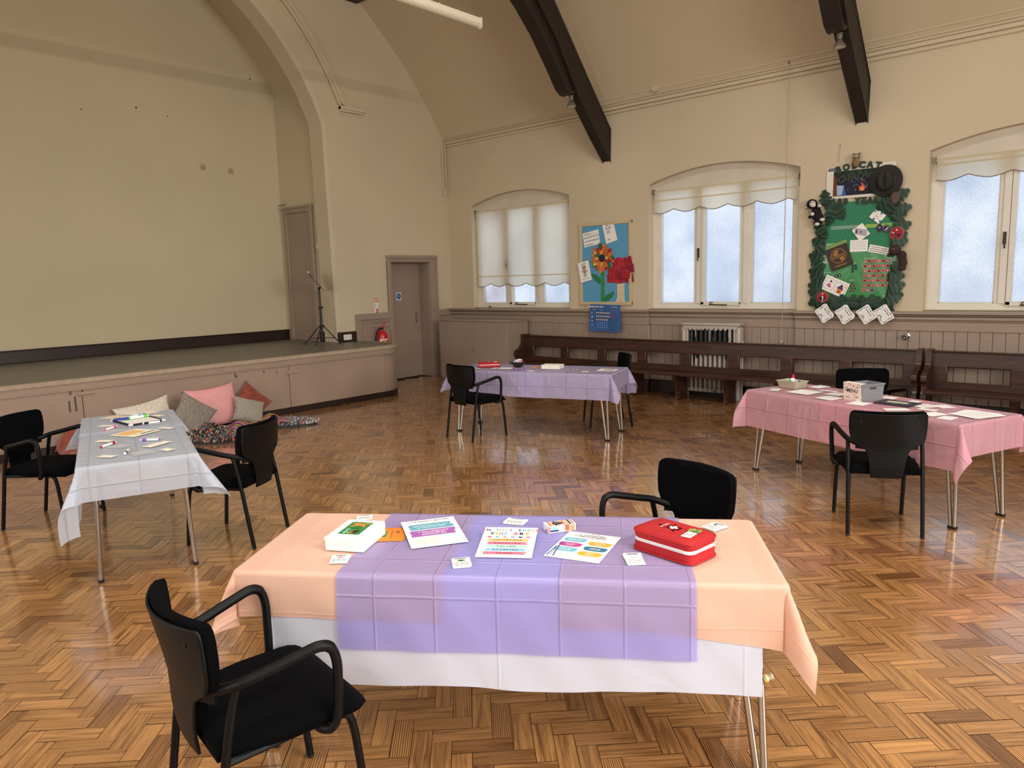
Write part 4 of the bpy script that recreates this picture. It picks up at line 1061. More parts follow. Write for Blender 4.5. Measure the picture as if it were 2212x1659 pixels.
def coping():
    b = page(.205, .272); z = .0014
    for i, c in enumerate(('3b6ea5', 'e0a03c', 'c65aa0')): b.poly([(-.012+.012*i, .122), (-.006+.012*i, .122), (.0+.010*i, .132), (-.004+.010*i, .133)], z, P_(c))
    b.text('IF THINGS FEEL\nOVERWHELMING...', 0, .103, .0155, z, INKB, bold=.03); b.text("You're safe to take your time.", 0, .080, .0095, z, INKB, bold=.01)
    for x, y, c, tx in ((-.050, .052, '74b4c6', 'what 5 things\ncan you see?'), (.050, .036, 'eda92c', 'feel your\nfeet on the\nfloor'), (-.052, .002, 'b8408c', 'one slow\nbreath'), (.050, -.016, '2f6f8c', 'what can\nyou hear?'), (-.052, -.048, '74b4c6', 'what can\nyou smell?'), (.046, -.068, 'eda92c', 'name a\nfriend or\nplace')):
        pts = [(x+.043*cos(t)*(1+.06*sin(3*t))*abs(cos(t))**-.35 if abs(cos(t)) > .15 else x+.043*cos(t)*1.6, y+.021*(1 if sin(t) > 0 else -1)*abs(sin(t))**.45) for t in [2*pi*k/40 for k in range(40)]]
        b.poly(pts, z, P_(c)); b.text(tx, x, y, .0105, z+.0004, WHITEP, bold=.02)
    for i, c in enumerate(('2b4f86', '8cb6c8', '5a3a80')):
        p = [(-.098+.012*i, -.125), (-.093+.012*i, -.125), (-.090+.004*i, -.04), (-.080-.003*i, .005+.01*i), (-.083-.003*i, .006+.01*i), (-.095+.004*i, -.04)]; b.poly(p, z+.0001*i, P_(c))
    b.text('www.example-charity.org/help'[:0] or 'breathe and take your time', 0, -.122, .0075, z, INKB)
    return b.build('coping_poster', smooth=0)
o = put(coping(), 'A', .277, -.029, -.30); tag(o, 'white sheet of coloured speech shapes headed IF THINGS FEEL OVERWHELMING, on the nearest table', 'notice')

def card_pack(col, w=.062, h=.052, n=5, seed=0):
    t = None; b = MB(); r = random.Random(seed)
    for i in range(n): b.box((r.uniform(-.002, .002), r.uniform(-.002, .002), .0006+.0013*i), (w, h, .0011), WHITEP, Matrix.Rotation(r.uniform(-.06, .06), 3, 'Z'))
    z = .0014*n+.0002
    b.rect(-w*.32, h*.34, w*.32, h*.40, z, INK)
    if col == 'brain': b.ball((0, h*.14, z), (.012, .008, .0012), P_('e0909a'), 10, 5)
    elif col == 'tree':
        for dx, dy in ((-.007, 0), (.007, 0), (0, .004)): b.disc(dx, h*.14+dy, .007, z, P_('3f7d2c'), 12, .005)
        b.rect(-.0012, h*.0, .0012, h*.1, z+.0001, P_('4a3a20'))
    elif col == 'peace':
        b.disc(0, h*.13, .0095, z, GREYINK, 20); b.disc(0, h*.13, .0082, z+.0001, WHITEP, 20); b.rect(-.0005, h*.13-.009, .0005, h*.13+.009, z+.0002, GREYINK)
    elif col == 'face': b.disc(-.006, h*.18, .009, z, P_('5a4a52'), 12, .006); b.disc(-.004, h*.12, .006, z+.0001, P_('8a5a50'), 10, .003)
    for i in range(4): scribble(b, -w*.38, w*.38, -h*.08-h*.10*i, z, seed=seed+i, h=.0022)
    return b.build('card_pack', smooth=0)
for col, u, v, sp, w, h, sd, lab in (('plain', -.645, .243, .30, .062, .05, 1, 'small pack of white cards just behind the white box on the nearest table'),
        ('brain', -.582, -.214, .18, .062, .072, 2, 'small pack of white cards with a pink picture, nearest table, front left'),
        ('tree', -.139, -.219, .30, .062, .080, 3, 'small pack of white cards with a green tree picture, on the nearest table'),
        ('lines', -.005, .227, -.22, .085, .06, 4, 'small pack of white printed cards at the back edge near the tissue pack'),
        ('peace', .4555, -.147, .12, .060, .10, 5, 'small pack of white cards with a peace symbol, in front of the red bag'),
        ('face', .775, .205, -.82, .062, .078, 6, 'small pack of white cards with a dark picture, behind the red bag')):
    o = put(card_pack(col, w, h, 5, sd), 'A', u, v, sp); tag(o, lab, 'card pack', 'small packs of cards on the nearest table')

def tissue_pack():
    t = empty('tissue_pack'); w, d, h = .115, .055, .028
    b = MB(); b.b2((-w/2, -d/2, 0), (w/2, d/2, h), WHITEP); z = h+.0004
    r = random.Random(2)
    for i in range(9):
        x = -w/2+.010+.0115*i; b.poly([(x, -d/2+.001), (x+.008, -d/2+.001), (x+.010, d/2-.001), (x+.002, d/2-.001)], z, P_(('e5683e', 'f2a070', '232c4a', 'e88a5a', 'f0b08c')[i % 5]))
    b.disc(-.010, -.002, .021, z+.0004, INK, 20, .015); b.text('TISSUES', -.010, -.002, .008, z+.0008, WHITEP)
    # printed front and end
    b.M = Matrix.Translation((0, -d/2-.0004, h/2)) @ Matrix.Rotation(pi/2, 4, 'X')
    for x, y, ww, hh, c in ((-.034, .004, .03, .012, '9fd0c8'), (-.030, -.006, .034, .007, '24407c'), (-.052, 0, .010, .024, 'd98a94'), (.002, .0, .014, .022, 'f4f2ee'), (.022, .002, .018, .024, 'e5683e'), (.044, 0, .018, .026, 'f0a27a')): b.rect(x-ww/2, y-hh/2, x+ww/2, y+hh/2, 0, P_(c))
    b.disc(.004, 0, .006, .0003, INK, 14); b.disc(.004, 0, .0048, .0006, WHITEP, 14)
    b.M = Matrix.Translation((-w/2-.0004, 0, h/2)) @ Matrix.Rotation(-pi/2, 4, 'Z') @ Matrix.Rotation(pi/2, 4, 'X')
    b.rect(.004, -.008, .018, -.003, 0, INK); b.M = Matrix.Identity(4)
    b.build('printed_wrapper', t, smooth=0, bevel=0.0)
    f = MB()
    for y in (-.001, ): f.b2((w/2-.001, -d/2+.004, .009), (w/2+.004, d/2-.004, .019), P_('2a3258'))
    f.build('end_seal', t, bevel=.001); return t
o = put(tissue_pack(), 'A', .178, .147, .42); tag(o, 'pocket pack of tissues in an orange striped wrapper, at the back of the nearest table', 'tissue pack')

def zip_bag(name='first_aid_bag'):
    """soft red zip case: rounded slab, white zip tape round the side, piping, badge"""
    t = empty(name); L, Wd, H = .262, .165, .082
    def outline(sc=1.0, n=8, r=.035):
        w, d = L/2*sc, Wd/2*sc; pts = []
        for cx, cy, a in ((w-r, d-r, 0), (-w+r, d-r, pi/2), (-w+r, -d+r, pi), (w-r, -d+r, 3*pi/2)): pts += arc((cx, cy), r, a, a+pi/2, n)
        return pts
    def shell(levels, m, name, capt=True, capb=True):
        b = MB(); rows = []; n = None
        for z, sc in levels:
            o = outline(sc); n = len(o); rows.append([(p[0], p[1], z+.004*noise2(p[0]*14, p[1]*14, z*40)*(1 if .005 < z < H-.002 else 0)) for p in o])
        vs2 = [p for r in rows for p in r]; fs = []
        for j in range(len(rows)-1):
            for i in range(n): a = j*n+i; c = j*n+(i+1) % n; fs.append((a, c, c+n, a+n))
        if capb: fs.append(tuple(range(n-1, -1, -1)))
        if capt: fs.append(tuple((len(rows)-1)*n+i for i in range(n)))
        b.add(vs2, fs, m); return b.build(name, t, smooth=50)
    shell([(0, .96), (.004, .995), (.02, .985), (.038, .975)], RED, 'lower_body')
    shell([(.036, .972), (.037, .985), (.047, .985), (.049, .97)], ZIPW, 'zip_tape')
    shell([(.047, .972), (.055, .99), (.066, .995), (.073, .985), (.079, .94), (.083, .80), (.085, .5), (.086, .2)], RED, 'lid')
    for z in (.004, .071):
        p = MB(); o = outline(1.0); p.tube([(x, y, z) for x, y in o+[o[0]]], .0034, RED, 8, cap=False); p.build('piping', t)
    z = .0868; b = MB(); WH = WHITEP
    b.rect(-.018, -.006, .014, .006, z, WH); b.rect(-.008, -.016, .004, .016, z+.0001, WH)
    b.text('FIRST AID', -.042, 0, .011, z, WH, rot=-pi/2, bold=.02)
    b.build('printed_cross', t, smooth=0)
    b = MB(); b.box((.070, .025, z-.0006), (.045, .032, .0008), P_('8a9a4a'), Matrix.Rotation(.3, 3, 'Z')); b.disc(.072, .024, .012, z+.0002, P_('3a7a3c'), 12); b.disc(.064, .03, .007, z+.0003, P_('c9a86a'), 10); b.build('green_sticker', t, smooth=0)
    b = MB(); b.box((.078, -.022, z-.0012), (.036, .055, .0008), WH, Matrix.Rotation(.15, 3, 'Z')); b.disc(.080, -.018, .010, z, P_('c65a50'), 14); b.disc(.080, -.018, .007, z+.0002, WH, 14); b.rect(.066, -.036, .070, -.026, z, INK); b.build('white_sticker', t, smooth=0)
    return t
bag = zip_bag(); put(bag, 'A', .60, -.055, -.72); tag(bag, 'red zipped first aid bag with a white cross, on the right of the nearest table', 'bag')

# small bright packet tied near the right front leg of the nearest table
pk = MB(); pk.lathe([(.0001, -.03), (.010, -.026), (.014, -.01), (.014, .012), (.008, .02), (.012, .032), (.0001, .036)], P_('e8dcc0'), (0, 0, 0), 14)
for k, c in enumerate(('e07a2c', 'c03a28', '2f6a40', 'e8b030')): pk.lathe([(.0146, -.018+.008*k), (.0146, -.013+.008*k)], P_(c), (0, 0, 0), 14)
o = pk.build('sweet_packet'); PACKET = o
o.matrix_world = on_table('A', .872, -.262, .352) @ Matrix.Rotation(1.15, 4, 'Y'); tag(o, 'tiny packet with orange stripes tucked against the right front leg of the nearest table', 'packet')

# -- left table
def pen(name, body, cap, L=.12, r=.0075, capl=.035, white_end=True):
    t = empty(name)
    b = MB(); b.lathe([(.0001, -L/2), (r*.9, -L/2+.001), (r, -L/2+.004), (r, L/2-capl)], P_(body), (0, 0, r), 12, 'X'); b.build('barrel', t)
    c = MB(); c.lathe([(r*1.12, L/2-capl), (r*1.12, L/2-.006), (r*.9, L/2-.001), (.0001, L/2)], P_(cap), (0, 0, r), 12, 'X'); c.build('cap', t)
    e = MB(); e.lathe([(r*1.13, L/2-.004), (r*1.05, L/2+.004), (.0001, L/2+.005)], P_('eeeeee' if white_end else cap), (0, 0, r), 12, 'X'); e.build('eraser_tip', t)
    s_ = MB(); s_.lathe([(.0001, -L/2-.005), (r*.9, -L/2-.004), (r*1.02, -L/2+.003)], P_(cap), (0, 0, r), 12, 'X'); s_.build('end_plug', t)
    return t
for u, v, sp, body, cap, L, lab in ((.253, .132, radians(-33), 'f4f0f0', 'ee4f8e', .13, 'whiteboard pen with a pink cap, on the pale blue table'),
        (-.38, .152, radians(-34), 'f4f0f0', 'b01e28', .14, 'whiteboard pen with a dark red cap, on the pale blue table'),
        (-.374, -.09, radians(64), 'f6f4f4', '8a52b8', .115, 'whiteboard pen with a purple cap, on the pale blue table'),
        (.314, -.136, radians(96), 'f6f4f4', '15151a', .115, 'whiteboard pen with a black cap beside the little whiteboard'),
        (-.678, .054, radians(168), 'e8e0d0', '2c2c30', .11, 'short pen with a black collar lying by the near edge of the pale blue table')):
    o = put(pen('marker_pen', body, cap, L), 'B', u, v, sp); tag(o, lab, 'pen', 'whiteboard pens on the pale blue table')
def whiteboard():
    t = empty('mini_whiteboard'); w, h = .32, .235
    b = MB(); b.b2((-w/2+.006, -h/2+.006, .002), (w/2-.006, h/2-.006, .009), P_('e6e3dc')); b.build('board', t)
    f = MB(); BK = P_('17171b')
    for x in (-1, 1): f.b2((x*w/2-.009, -h/2, 0), (x*w/2+.009, h/2, .012), BK)
    for y in (-1, 1): f.b2((-w/2, y*h/2-.009, 0), (w/2, y*h/2+.009, .012), BK)
    f.build('frame', t, bevel=.003)
    for x in (-1, 1):
        for y in (-1, 1): c = MB(); c.box((x*w/2, y*h/2, .0065), (.03, .03, .015), P_('d8d8da')); c.build('corner_cap', t, bevel=.006)
    return t
o = put(whiteboard(), 'B', .482, -.051, radians(20)); tag(o, 'small whiteboard with a black frame, lying on the far half of the pale blue table', 'whiteboard')
for u, v, sp, body, cap, lab in ((.607, -.06, radians(-63), 'f2f4f0', '6fd83a', 'pen with a bright green cap lying across the little whiteboard'),
                            (.665, -.03, radians(-45), 'dfe8f0', '7fb4d8', 'pale pen with a light blue cap lying at the top of the little whiteboard')):
    o = put(pen('marker_pen', body, cap, .14, .009), 'B', u-.06, v, sp, .013); tag(o, lab, 'pen', 'pens lying on the little whiteboard')
cl = MB(); 
for i in range(5): cl.ball((-.04+.02*i, .006*sin(i*2), .010), (.018, .014+.003*(i % 2), .009), P_('2444a8'), 10, 6)
o = put(cl.build('blue_cloth', smooth=60), 'B', .535, .055, radians(-95), .0125); tag(o, 'small dark blue wiping cloth lying on the little whiteboard', 'cloth')
def paper(name, key, u, v, w, h, sp, lab, m=None, lines=3, seed=0, grp=None, extra=None, dz=0.0, frame=None, cat='paper', lm=None):
    b = page(w, h, m or WHITEP); z = .0014
    if frame: b.rect(-w/2+.004, -h/2+.004, w/2-.004, h/2-.004, z, P_(frame)); z += .0003
    for i in range(lines): scribble(b, -w*.40, w*.40, h*.34-h*.68*i/max(1, lines-1) if lines > 1 else 0, z, lm, h=min(.004, h*.06), seed=seed+i)
    if extra: extra(b, w, h, z+.0003)
    o = put(b.build(name, smooth=0), key, u, v, sp, dz+(LAY[0] % 5)*.00025); tag(o, lab, cat, grp); return o
def ex_big(b, w, h, z):
    b.rect(-w*.12, -h*.30, w*.42, h*.40, z, P_('e3b670')); b.rect(-w*.42, -h*.42, -w*.22, h*.38, z, P_('f0ddb4')); b.rect(-w*.36, -h*.40, -w*.27, h*.1, z+.0002, P_('55606a'))
paper('activity_sheet', 'B', -.015, -.015, .225, .235, radians(42), 'cream activity sheet with an orange panel, in the middle of the pale blue table', CREAMP, 0, 1, extra=ex_big)
paper('activity_sheet', 'B', .776, .094, .165, .13, radians(45), 'cream activity sheet covered in small print, beside the little whiteboard', mat('tan_paper', 'ecd9b0', .8), 6, 2)
for i, (u, v, w, h, sp, lab) in enumerate(((.423, .159, .10, .06, 1.0, 'small cream paper slip just beyond the pink pen on the pale blue table'),
        (-.198, .174, .10, .06, 1.0, 'small cream slip at the left edge of the pale blue table, beyond the red pen'),
        (-.738, -.164, .085, .06, .5, 'small cream slip at the near right corner of the pale blue table'),
        (-.723, .16, .10, .055, .85, 'small cream slip at the near left corner of the pale blue table'),
        (.651, -.193, .10, .06, .6, 'small cream paper slip between the little whiteboard and the patterned cushion'),
        (.05, -.21, .12, .05, .7, 'cream paper slip at the right edge of the pale blue table, beside the activity sheet'))):
    paper('paper_slip', 'B', u, v, w, h, sp, lab, CREAMP, 2, i+10, 'paper slips on the pale blue table', lm=P_('8a4a40') if i == 3 else None)
paper('torn_note', 'B', -.533, -.122, .17, .075, radians(130), 'long curling cream note with handwriting, near the purple pen', CREAMP, 2, 30, lm=INK, dz=.002)
CLEAR = bpy.data.materials.new('clear_laminate_sheet'); CLEAR.use_nodes = True; nt = CLEAR.node_tree; nt.nodes.clear()
_o = N(nt, 'ShaderNodeOutputMaterial'); _t = N(nt, 'ShaderNodeBsdfTransparent'); _d = N(nt, 'ShaderNodeBsdfDiffuse'); _g = N(nt, 'ShaderNodeBsdfGlossy'); _g.inputs[1].default_value = .2; _d.inputs[0].default_value = (.8, .8, .78, 1)
_m = N(nt, 'ShaderNodeMixShader'); _m.inputs[0].default_value = .25; nt.links.new(_t.outputs[0], _m.inputs[1]); nt.links.new(_d.outputs[0], _m.inputs[2])
_m2 = N(nt, 'ShaderNodeMixShader'); _m2.inputs[0].default_value = .08; nt.links.new(_m.outputs[0], _m2.inputs[1]); nt.links.new(_g.outputs[0], _m2.inputs[2]); nt.links.new(_m2.outputs[0], _o.inputs[0])
for u, v, w, h, sp, lab in ((.148, .112, .115, .12, .7, 'clear plastic card beside the pink pen on the pale blue table'), (-.45, .091, .115, .10, .7, 'clear plastic card beside the red pen on the pale blue table'),
        (-.294, -.11, .10, .085, .5, 'clear plastic card behind the purple pen on the pale blue table'), (-.748, -.026, .11, .12, .25, 'clear plastic card near the front edge of the pale blue table'), (.30, -.16, .11, .05, 1.6, 'clear plastic strip beside the black pen on the pale blue table')):
    b = MB(); b.box((0, 0, .0008), (w, h, .0012), CLEAR); b.rect(-w*.25, -h*.3, w*.25, h*.3, .0016, CLEAR)
    o = put(b.build('clear_card', smooth=0), 'B', u, v, sp, .0003); tag(o, lab, 'plastic card', 'clear plastic cards on the pale blue table')
for i, (u, v, w, h, sp, lab) in enumerate(((.88, -.02, .12, .09, .7, 'cream card at the far end of the pale blue table, left of two'), (.86, -.15, .13, .09, .5, 'cream card at the far end of the pale blue table, right of two'))):
    paper('card', 'B', u, v, w, h, sp, lab, CREAMP, 3, 40+i, 'cream cards at the far end of the pale blue table', cat='card')

# -- middle table
bag2 = copy_tree(bag); bag2.matrix_world = on_table('C', -.62, .04, TH+LIFT['C']+.001, .55); tag(bag2, 'red zipped pouch with white stickers, at the left end of the lilac table', 'bag'); bag2.scale = (.95, .95, .62)
def bowl():
    t = empty('wooden_bowl'); DK = mat('dark_brown_bowl', '2a1a14', .5)
    b = MB(); b.lathe([(.0001, .002), (.035, .0), (.055, .012), (.075, .045), (.079, .06), (.075, .06), (.070, .046), (.05, .018), (.0001, .012)], DK, (0, 0, 0), 28); b.build('bowl', t)
    return t
o = put(bowl(), 'C', -.27, .075); tag(o, 'dark brown bowl of wrapped sweets on the lilac table', 'bowl')
for i, (x, y, z, c) in enumerate(((-.03, .0, .052, 'd8d8dc'), (0, .025, .053, 'd04a70'), (.025, -.01, .055, 'e6e0e2'), (.0, -.03, .052, '9fb0d0'), (.03, .03, .056, 'c8384a'), (-.01, .0, .07, 'dfe2e8'), (.04, .0, .068, 'd86a84'), (.015, .02, .075, 'f0ecec'))):
    b = MB(); b.lathe([(.010, -.024), (.004, -.014), (.011, -.009), (.012, .009), (.004, .014), (.010, .024)], P_(c), (0, 0, 0), 10, 'X')
    q = b.build('wrapped_sweet'); q.matrix_world = on_table('C', -.27+x, .075+y, TH+LIFT['C']+z+.004, i*1.3); tag(q, 'small foil-wrapped sweet heaped in the dark bowl on the lilac table', 'sweet', 'wrapped sweets in the dark bowl')
w_, d_, h_ = .21, .15, .04
b = MB(); b.b2((-w_/2, -d_/2, 0), (w_/2, d_/2, h_), P_('ece6d4')); o = b.build('cardboard_box', bevel=.002); l = MB(); l.b2((-w_/2-.002, -d_/2-.002, h_-.006), (w_/2+.002, d_/2+.002, h_+.002), P_('efe9d8')); l.box((.0, -d_/2-.0025, h_*.5), (.02, .001, .006), P_('d8d0bc')); l.build('lid', o, bevel=.001)
put(o, 'C', .165, .03, .02); tag(o, 'flat cream cardboard box in the middle of the lilac table', 'box')
def ex_or(b, w, h, z): b.rect(-w*.4, -h*.4, w*.1, h*.2, z, P_('f0a050'))
paper('leaflet', 'C', -.05, .055, .10, .09, .4, 'orange leaflet between the dark bowl and the cream box on the lilac table', P_('e9842a'), 2, 50, extra=ex_or, cat='leaflet', dz=.001)
paper('paper_scrap', 'C', .115, -.112, .055, .03, .5, 'small red-orange paper scrap in front of the cream box', P_('e2491e'), 0, 51)
paper('booklet', 'C', -.39, -.09, .23, .13, .15, 'white booklet with a pink end, on the lilac table in front of the red pouch', None, 3, 52, extra=lambda b, w, h, z: (b.rect(-w/2+.005, -h/2+.005, -w*.12, h/2-.005, z, P_('e0b8b0')), b.rect(-w*.3, -h*.2, -w*.16, h*.2, z+.0002, P_('8a6a60'))), cat='booklet')
paper('card', 'C', .02, -.25, .075, .07, .6, 'small white card at the front of the lilac table, near the overlap', CREAMP, 0, 53, 'small cards on the lilac table', cat='card')
paper('card', 'C', .605, -.173, .075, .06, .5, 'small white card at the front right of the lilac table', CREAMP, 1, 54, 'small cards on the lilac table', cat='card')
paper('card', 'C', -.66, -.155, .06, .06, .5, 'small tan card at the left front of the lilac table, by the armchair', mat('tan_paper', 'ecd9b0', .8), 0, 55, 'small cards on the lilac table', cat='card')
paper('card', 'C', -.34, .19, .11, .05, .1, 'white card lying behind the dark bowl on the lilac table', None, 1, 56, 'small cards on the lilac table', cat='card')
paper('framed_print', 'C', .80, .0, .20, .19, 0, 'cream sheet with a grey printed panel, at the right end of the lilac table', CREAMP, 0, 57, extra=lambda b, w, h, z: (b.rect(-w*.22, -h*.25, w*.36, h*.36, z, P_('a8a6b4')), b.rect(-w*.1, -h*.05, w*.3, h*.1, z+.0002, P_('c9c4cc')), b.rect(w*.1, -h*.24, w*.34, -h*.14, z+.0002, P_('9a7a74'))))
bd = MB(); rnd = random.Random(5)
for i in range(22):
    a = 2*pi*i/22; bd.ball((.055*cos(a), .03*sin(a), .006), .0068, P_(('2a3f8a', 'd05a7a', '5a78b8', 'e0a0b0')[i % 4]), 8, 6)
o = put(bd.build('bead_bracelet', smooth=60), 'C', -.17, -.135, .3); tag(o, 'pink and blue bead bracelet lying in front of the dark bowl', 'bracelet')
bd = MB()
for i in range(16):
    a = 2*pi*i/16; bd.ball((.035*cos(a), .018*sin(a), .004), .0045, P_(('b08a50', '8a6a3c', 'd8c090')[i % 3]), 8, 6)
o = put(bd.build('bead_bracelet', smooth=60), 'C', .454, -.055, .1); tag(o, 'small brown bead bracelet right of the cream box on the lilac table', 'bracelet')

# -- right table
def tray():
    t = empty('tray'); ST = mat('stone_plastic', 'b4ac94', .5); b = MB()
    def rr(w, d, r=.02): 
        p = []
        for cx, cy, a in ((w-r, d-r, 0), (-w+r, d-r, pi/2), (-w+r, -d+r, pi), (w-r, -d+r, 3*pi/2)): p += arc((cx, cy), r, a, a+pi/2, 4)
        return p
    L = [(rr(.090, .068), 0), (rr(.104, .080), .055), (rr(.110, .086), .057), (rr(.110, .086), .061), (rr(.100, .076), .061), (rr(.087, .065), .006)]
    n = len(L[0][0]); vs2 = [(x, y, z) for o_, z in L for x, y in o_]; fs = []
    for j in range(len(L)-1):
        for i in range(n): a = j*n+i; c = j*n+(i+1) % n; fs.append((a, c, c+n, a+n))
    fs.append(tuple(range(n-1, -1, -1))); fs.append(tuple((len(L)-1)*n+i for i in range(n)))
    b.add(vs2, fs, ST); b.build('tub', t, smooth=40); return t
o = put(tray(), 'D', -.765, .035, .1); tag(o, 'small stone-coloured plastic tub of glue and pens, at the left end of the pink table', 'tub')
g = empty('glue_bottle'); b = MB(); b.lathe([(.018, 0), (.02, .01), (.02, .062), (.010, .075)], P_('f2f0ea'), (0, 0, 0), 16); b.lathe([(.0202, .02), (.0202, .05)], P_('3a9a5a'), (0, 0, 0), 16); b.build('bottle', g)
b = MB(); b.lathe([(.011, .074), (.010, .085), (.006, .105), (.0001, .108)], P_('d82a2a'), (0, 0, 0), 14); b.build('nozzle', g)
g.matrix_world = on_table('D', -.775, .04, TH+LIFT['D']+.010, 0) @ Matrix.Rotation(.16, 4, 'Y'); tag(g, 'white glue bottle with a red nozzle, standing in the tub on the pink table', 'glue bottle')
for i, (x, y, c, cc) in enumerate(((.03, -.02, 'f0f0f0', 'c02a34'), (.04, .01, '30405a', '8a2030'), (-.04, .02, '3f8a60', '2c6a48'), (.02, .03, 'e8e8e8', '2a3a9a'))):
    o = pen('marker_pen', c, cc, .10, .006); o.matrix_world = on_table('D', -.765+x, .035+y, TH+LIFT['D']+.042, .3+.5*i); tag(o, ('white pen with a red cap', 'dark pen with a maroon cap', 'green pen', 'white pen with a blue cap')[i]+' lying in the tub on the pink table', 'pen', 'pens in the tub')
def basket():
    t = empty('storage_basket'); GR = mat('grey_plastic_basket', '7b7d81', .45, bump=.0)
    w, d, h = .105, .083, .125; ca = (w, d)
    b = MB()
    # tapered walls with a woven relief
    nx, nz = 26, 14
    def wall(p0, p1, name):
        vs2 = []; fs = []; p0 = Vector(p0); p1 = Vector(p1)
        nrm = Vector(((p1-p0).y, -(p1-p0).x, 0)).normalized()
        for layer in (0, -.004):
            for j in range(nz+1):
                z = h*j/nz; tp = .90+.10*j/nz
                for i in range(nx+1):
                    q = p0.lerp(p1, i/nx)*tp; wv = .0012*((i+j) % 2) if (layer == 0 and 0 < j < nz-3) else 0
                    vs2.append((q.x+nrm.x*(layer+wv), q.y+nrm.y*(layer+wv), z))
        n = (nx+1)*(nz+1)
        for j in range(nz):
            for i in range(nx):
                if name == 'long_side' and 10 <= j <= 11 and 9 <= i <= 16: continue      # hand hole
                a = j*(nx+1)+i; fs.append((a, a+1, a+nx+2, a+nx+1)); fs.append((n+a+1, n+a, n+a+nx+1, n+a+nx+2))
        b = MB(); b.add(vs2, fs, GR); b.build(name, t, smooth=0)
    wall((-w, -d, 0), (w, -d, 0), 'long_side'); wall((w, d, 0), (-w, d, 0), 'long_side'); wall((w, -d, 0), (w, d, 0), 'short_side'); wall((-w, d, 0), (-w, -d, 0), 'short_side')
    f = MB(); f.b2((-w*.9, -d*.9, 0), (w*.9, d*.9, .004), GR); f.build('base', t)
    r = MB(); 
    for a, c in (((-w-.006, -d-.006), (w+.006, -d+.004)), ((-w-.006, d-.004), (w+.006, d+.006)), ((-w-.006, -d), (-w+.004, d)), ((w-.004, -d), (w+.006, d))): r.b2((*a, h-.006), (*c, h+.006), GR)
    r.build('rim', t, bevel=.003)
    return t
bk = put(basket(), 'D', -.02, -.01, radians(82.0)); tag(bk, 'grey woven plastic basket with a hand-lettered card front, on the pink table', 'basket')
# hand-lettered card fixed over the end of the basket
cb_ = MB(); cb_.M = Matrix.Translation((-.117, -.002, .068)) @ Matrix.Rotation(-pi/2, 4, 'Z') @ Matrix.Rotation(pi/2+.06, 4, 'X')
cb_.box((0, 0, 0), (.178, .138, .002), P_('f2ddd2')); cb_.box((0, .066, -.022), (.172, .002, .045), P_('f2ddd2')); z = .0014
cb_.text('MENU', .0, .008, .040, z, INK, bold=.02)
for x, y, tx, s_ in ((-.055, .03, 'your', .016), (-.062, .008, 'my', .022), (.05, .04, 'calm', .016), (-.05, -.045, 'TALKS', .015), (.045, -.035, 'hello', .02), (.02, -.02, 'and', .013), (.02, -.058, 'thank you', .009), (.052, .012, '~~~~', .012), (-.02, .052, 'smile', .010)): cb_.text(tx, x, y, s_, z, INK, bold=.01, rot=.08)
cb_.poly([(.012, .040), (.006, .048), (.010, .054), (.014, .051), (.018, .054), (.022, .048), (.016, .040), (.014, .037)], z, P_('d0304a'))
for x, y in ((-.08, .05), (.08, .05), (.08, -.05), (-.03, .06), (.06, .06), (-.075, .02)): cb_.poly([(x-.005, y), (x, y-.004), (x+.005, y), (x, y+.006)], z, INK)
cb_.M = Matrix.Identity(4); cb_.build('lettered_card', bk, smooth=0)
def ex_grid(b, w, h, z):
    for i in range(4): b.rect(-w*.45, h*.33-h*.2*i, w*.45, h*.345-h*.2*i, z, INK)
DP = [(-.754, -.171, .075, .13, .5, 'white ruled card at the near left corner of the pink table, by the tub', 2, ex_grid), (-.525, -.082, .21, .21, .12, 'large blank white sheet beside the tub on the pink table', 0, None),
      (-.465, .118, .14, .04, .35, 'narrow white paper slip beyond the blank sheet on the pink table', 0, None), (-.661, .235, .11, .16, 0, 'white sheet with small drawings at the back edge of the pink table', 4, None),
      (-.307, .033, .13, .14, .1, 'white sheet of handwriting left of the grey basket', 5, None), (-.212, -.163, .15, .16, .0, 'white sheet of doodles nearest the front, left of the grey basket', 6, None),
      (.077, -.19, .13, .14, .2, 'white card of printed rows in front of the grey basket', 3, None), (.028, .206, .10, .11, .2, 'white sheet behind the right end of the grey basket', 2, None),
      (.378, -.182, .08, .16, -.6, 'blank white card behind the top of the armchair on the pink table', 0, None), (.399, .092, .12, .14, -.25, 'white ruled list just right of the black booklet', 1, ex_grid),
      (.487, .174, .12, .10, -.4, 'white paper slip at the back edge of the pink table, beyond the ruled list', 1, None), (.625, -.148, .11, .15, -.1, 'blank white sheet near the front edge of the pink table, right of the armchair', 0, None),
      (.754, -.192, .09, .12, .2, 'white sheet of lines at the front right of the pink table', 3, None), (.242, .20, .07, .08, .2, 'small white card at the back edge of the pink table, behind the black booklet', 1, None),
      (.50, -.02, .12, .06, .15, 'small curled receipt between the ruled list and the front blank sheet', 1, None)]
for i, (u, v, w, h, sp, lab, ln, ex) in enumerate(DP): paper('paper_sheet', 'D', u, v, w, h, sp, lab, None, ln, 60+i, 'papers spread over the pink table', ex)
for i in range(4): paper('paper_sheet', 'D', .765+.012*i, .07-.01*i, .21, .25, .18-.12*i, ('bottom sheet', 'second sheet from the bottom', 'second sheet from the top', 'top sheet')[i]+' of the fanned pile on the pink table', None, 8 if i == 3 else 0, 90+i, 'fanned pile of sheets on the pink table', dz=.0016*i)
bo = MB(); bo.box((0, 0, .005), (.255, .19, .010), P_('24262a')); z = .0104
for k in range(3): bo.rect(-.12+.006*k, -.088+.006*k, .12-.006*k, -.087+.006*k, z, GREYINK); bo.rect(-.12+.006*k, .087-.006*k, .12-.006*k, .088-.006*k, z, GREYINK)
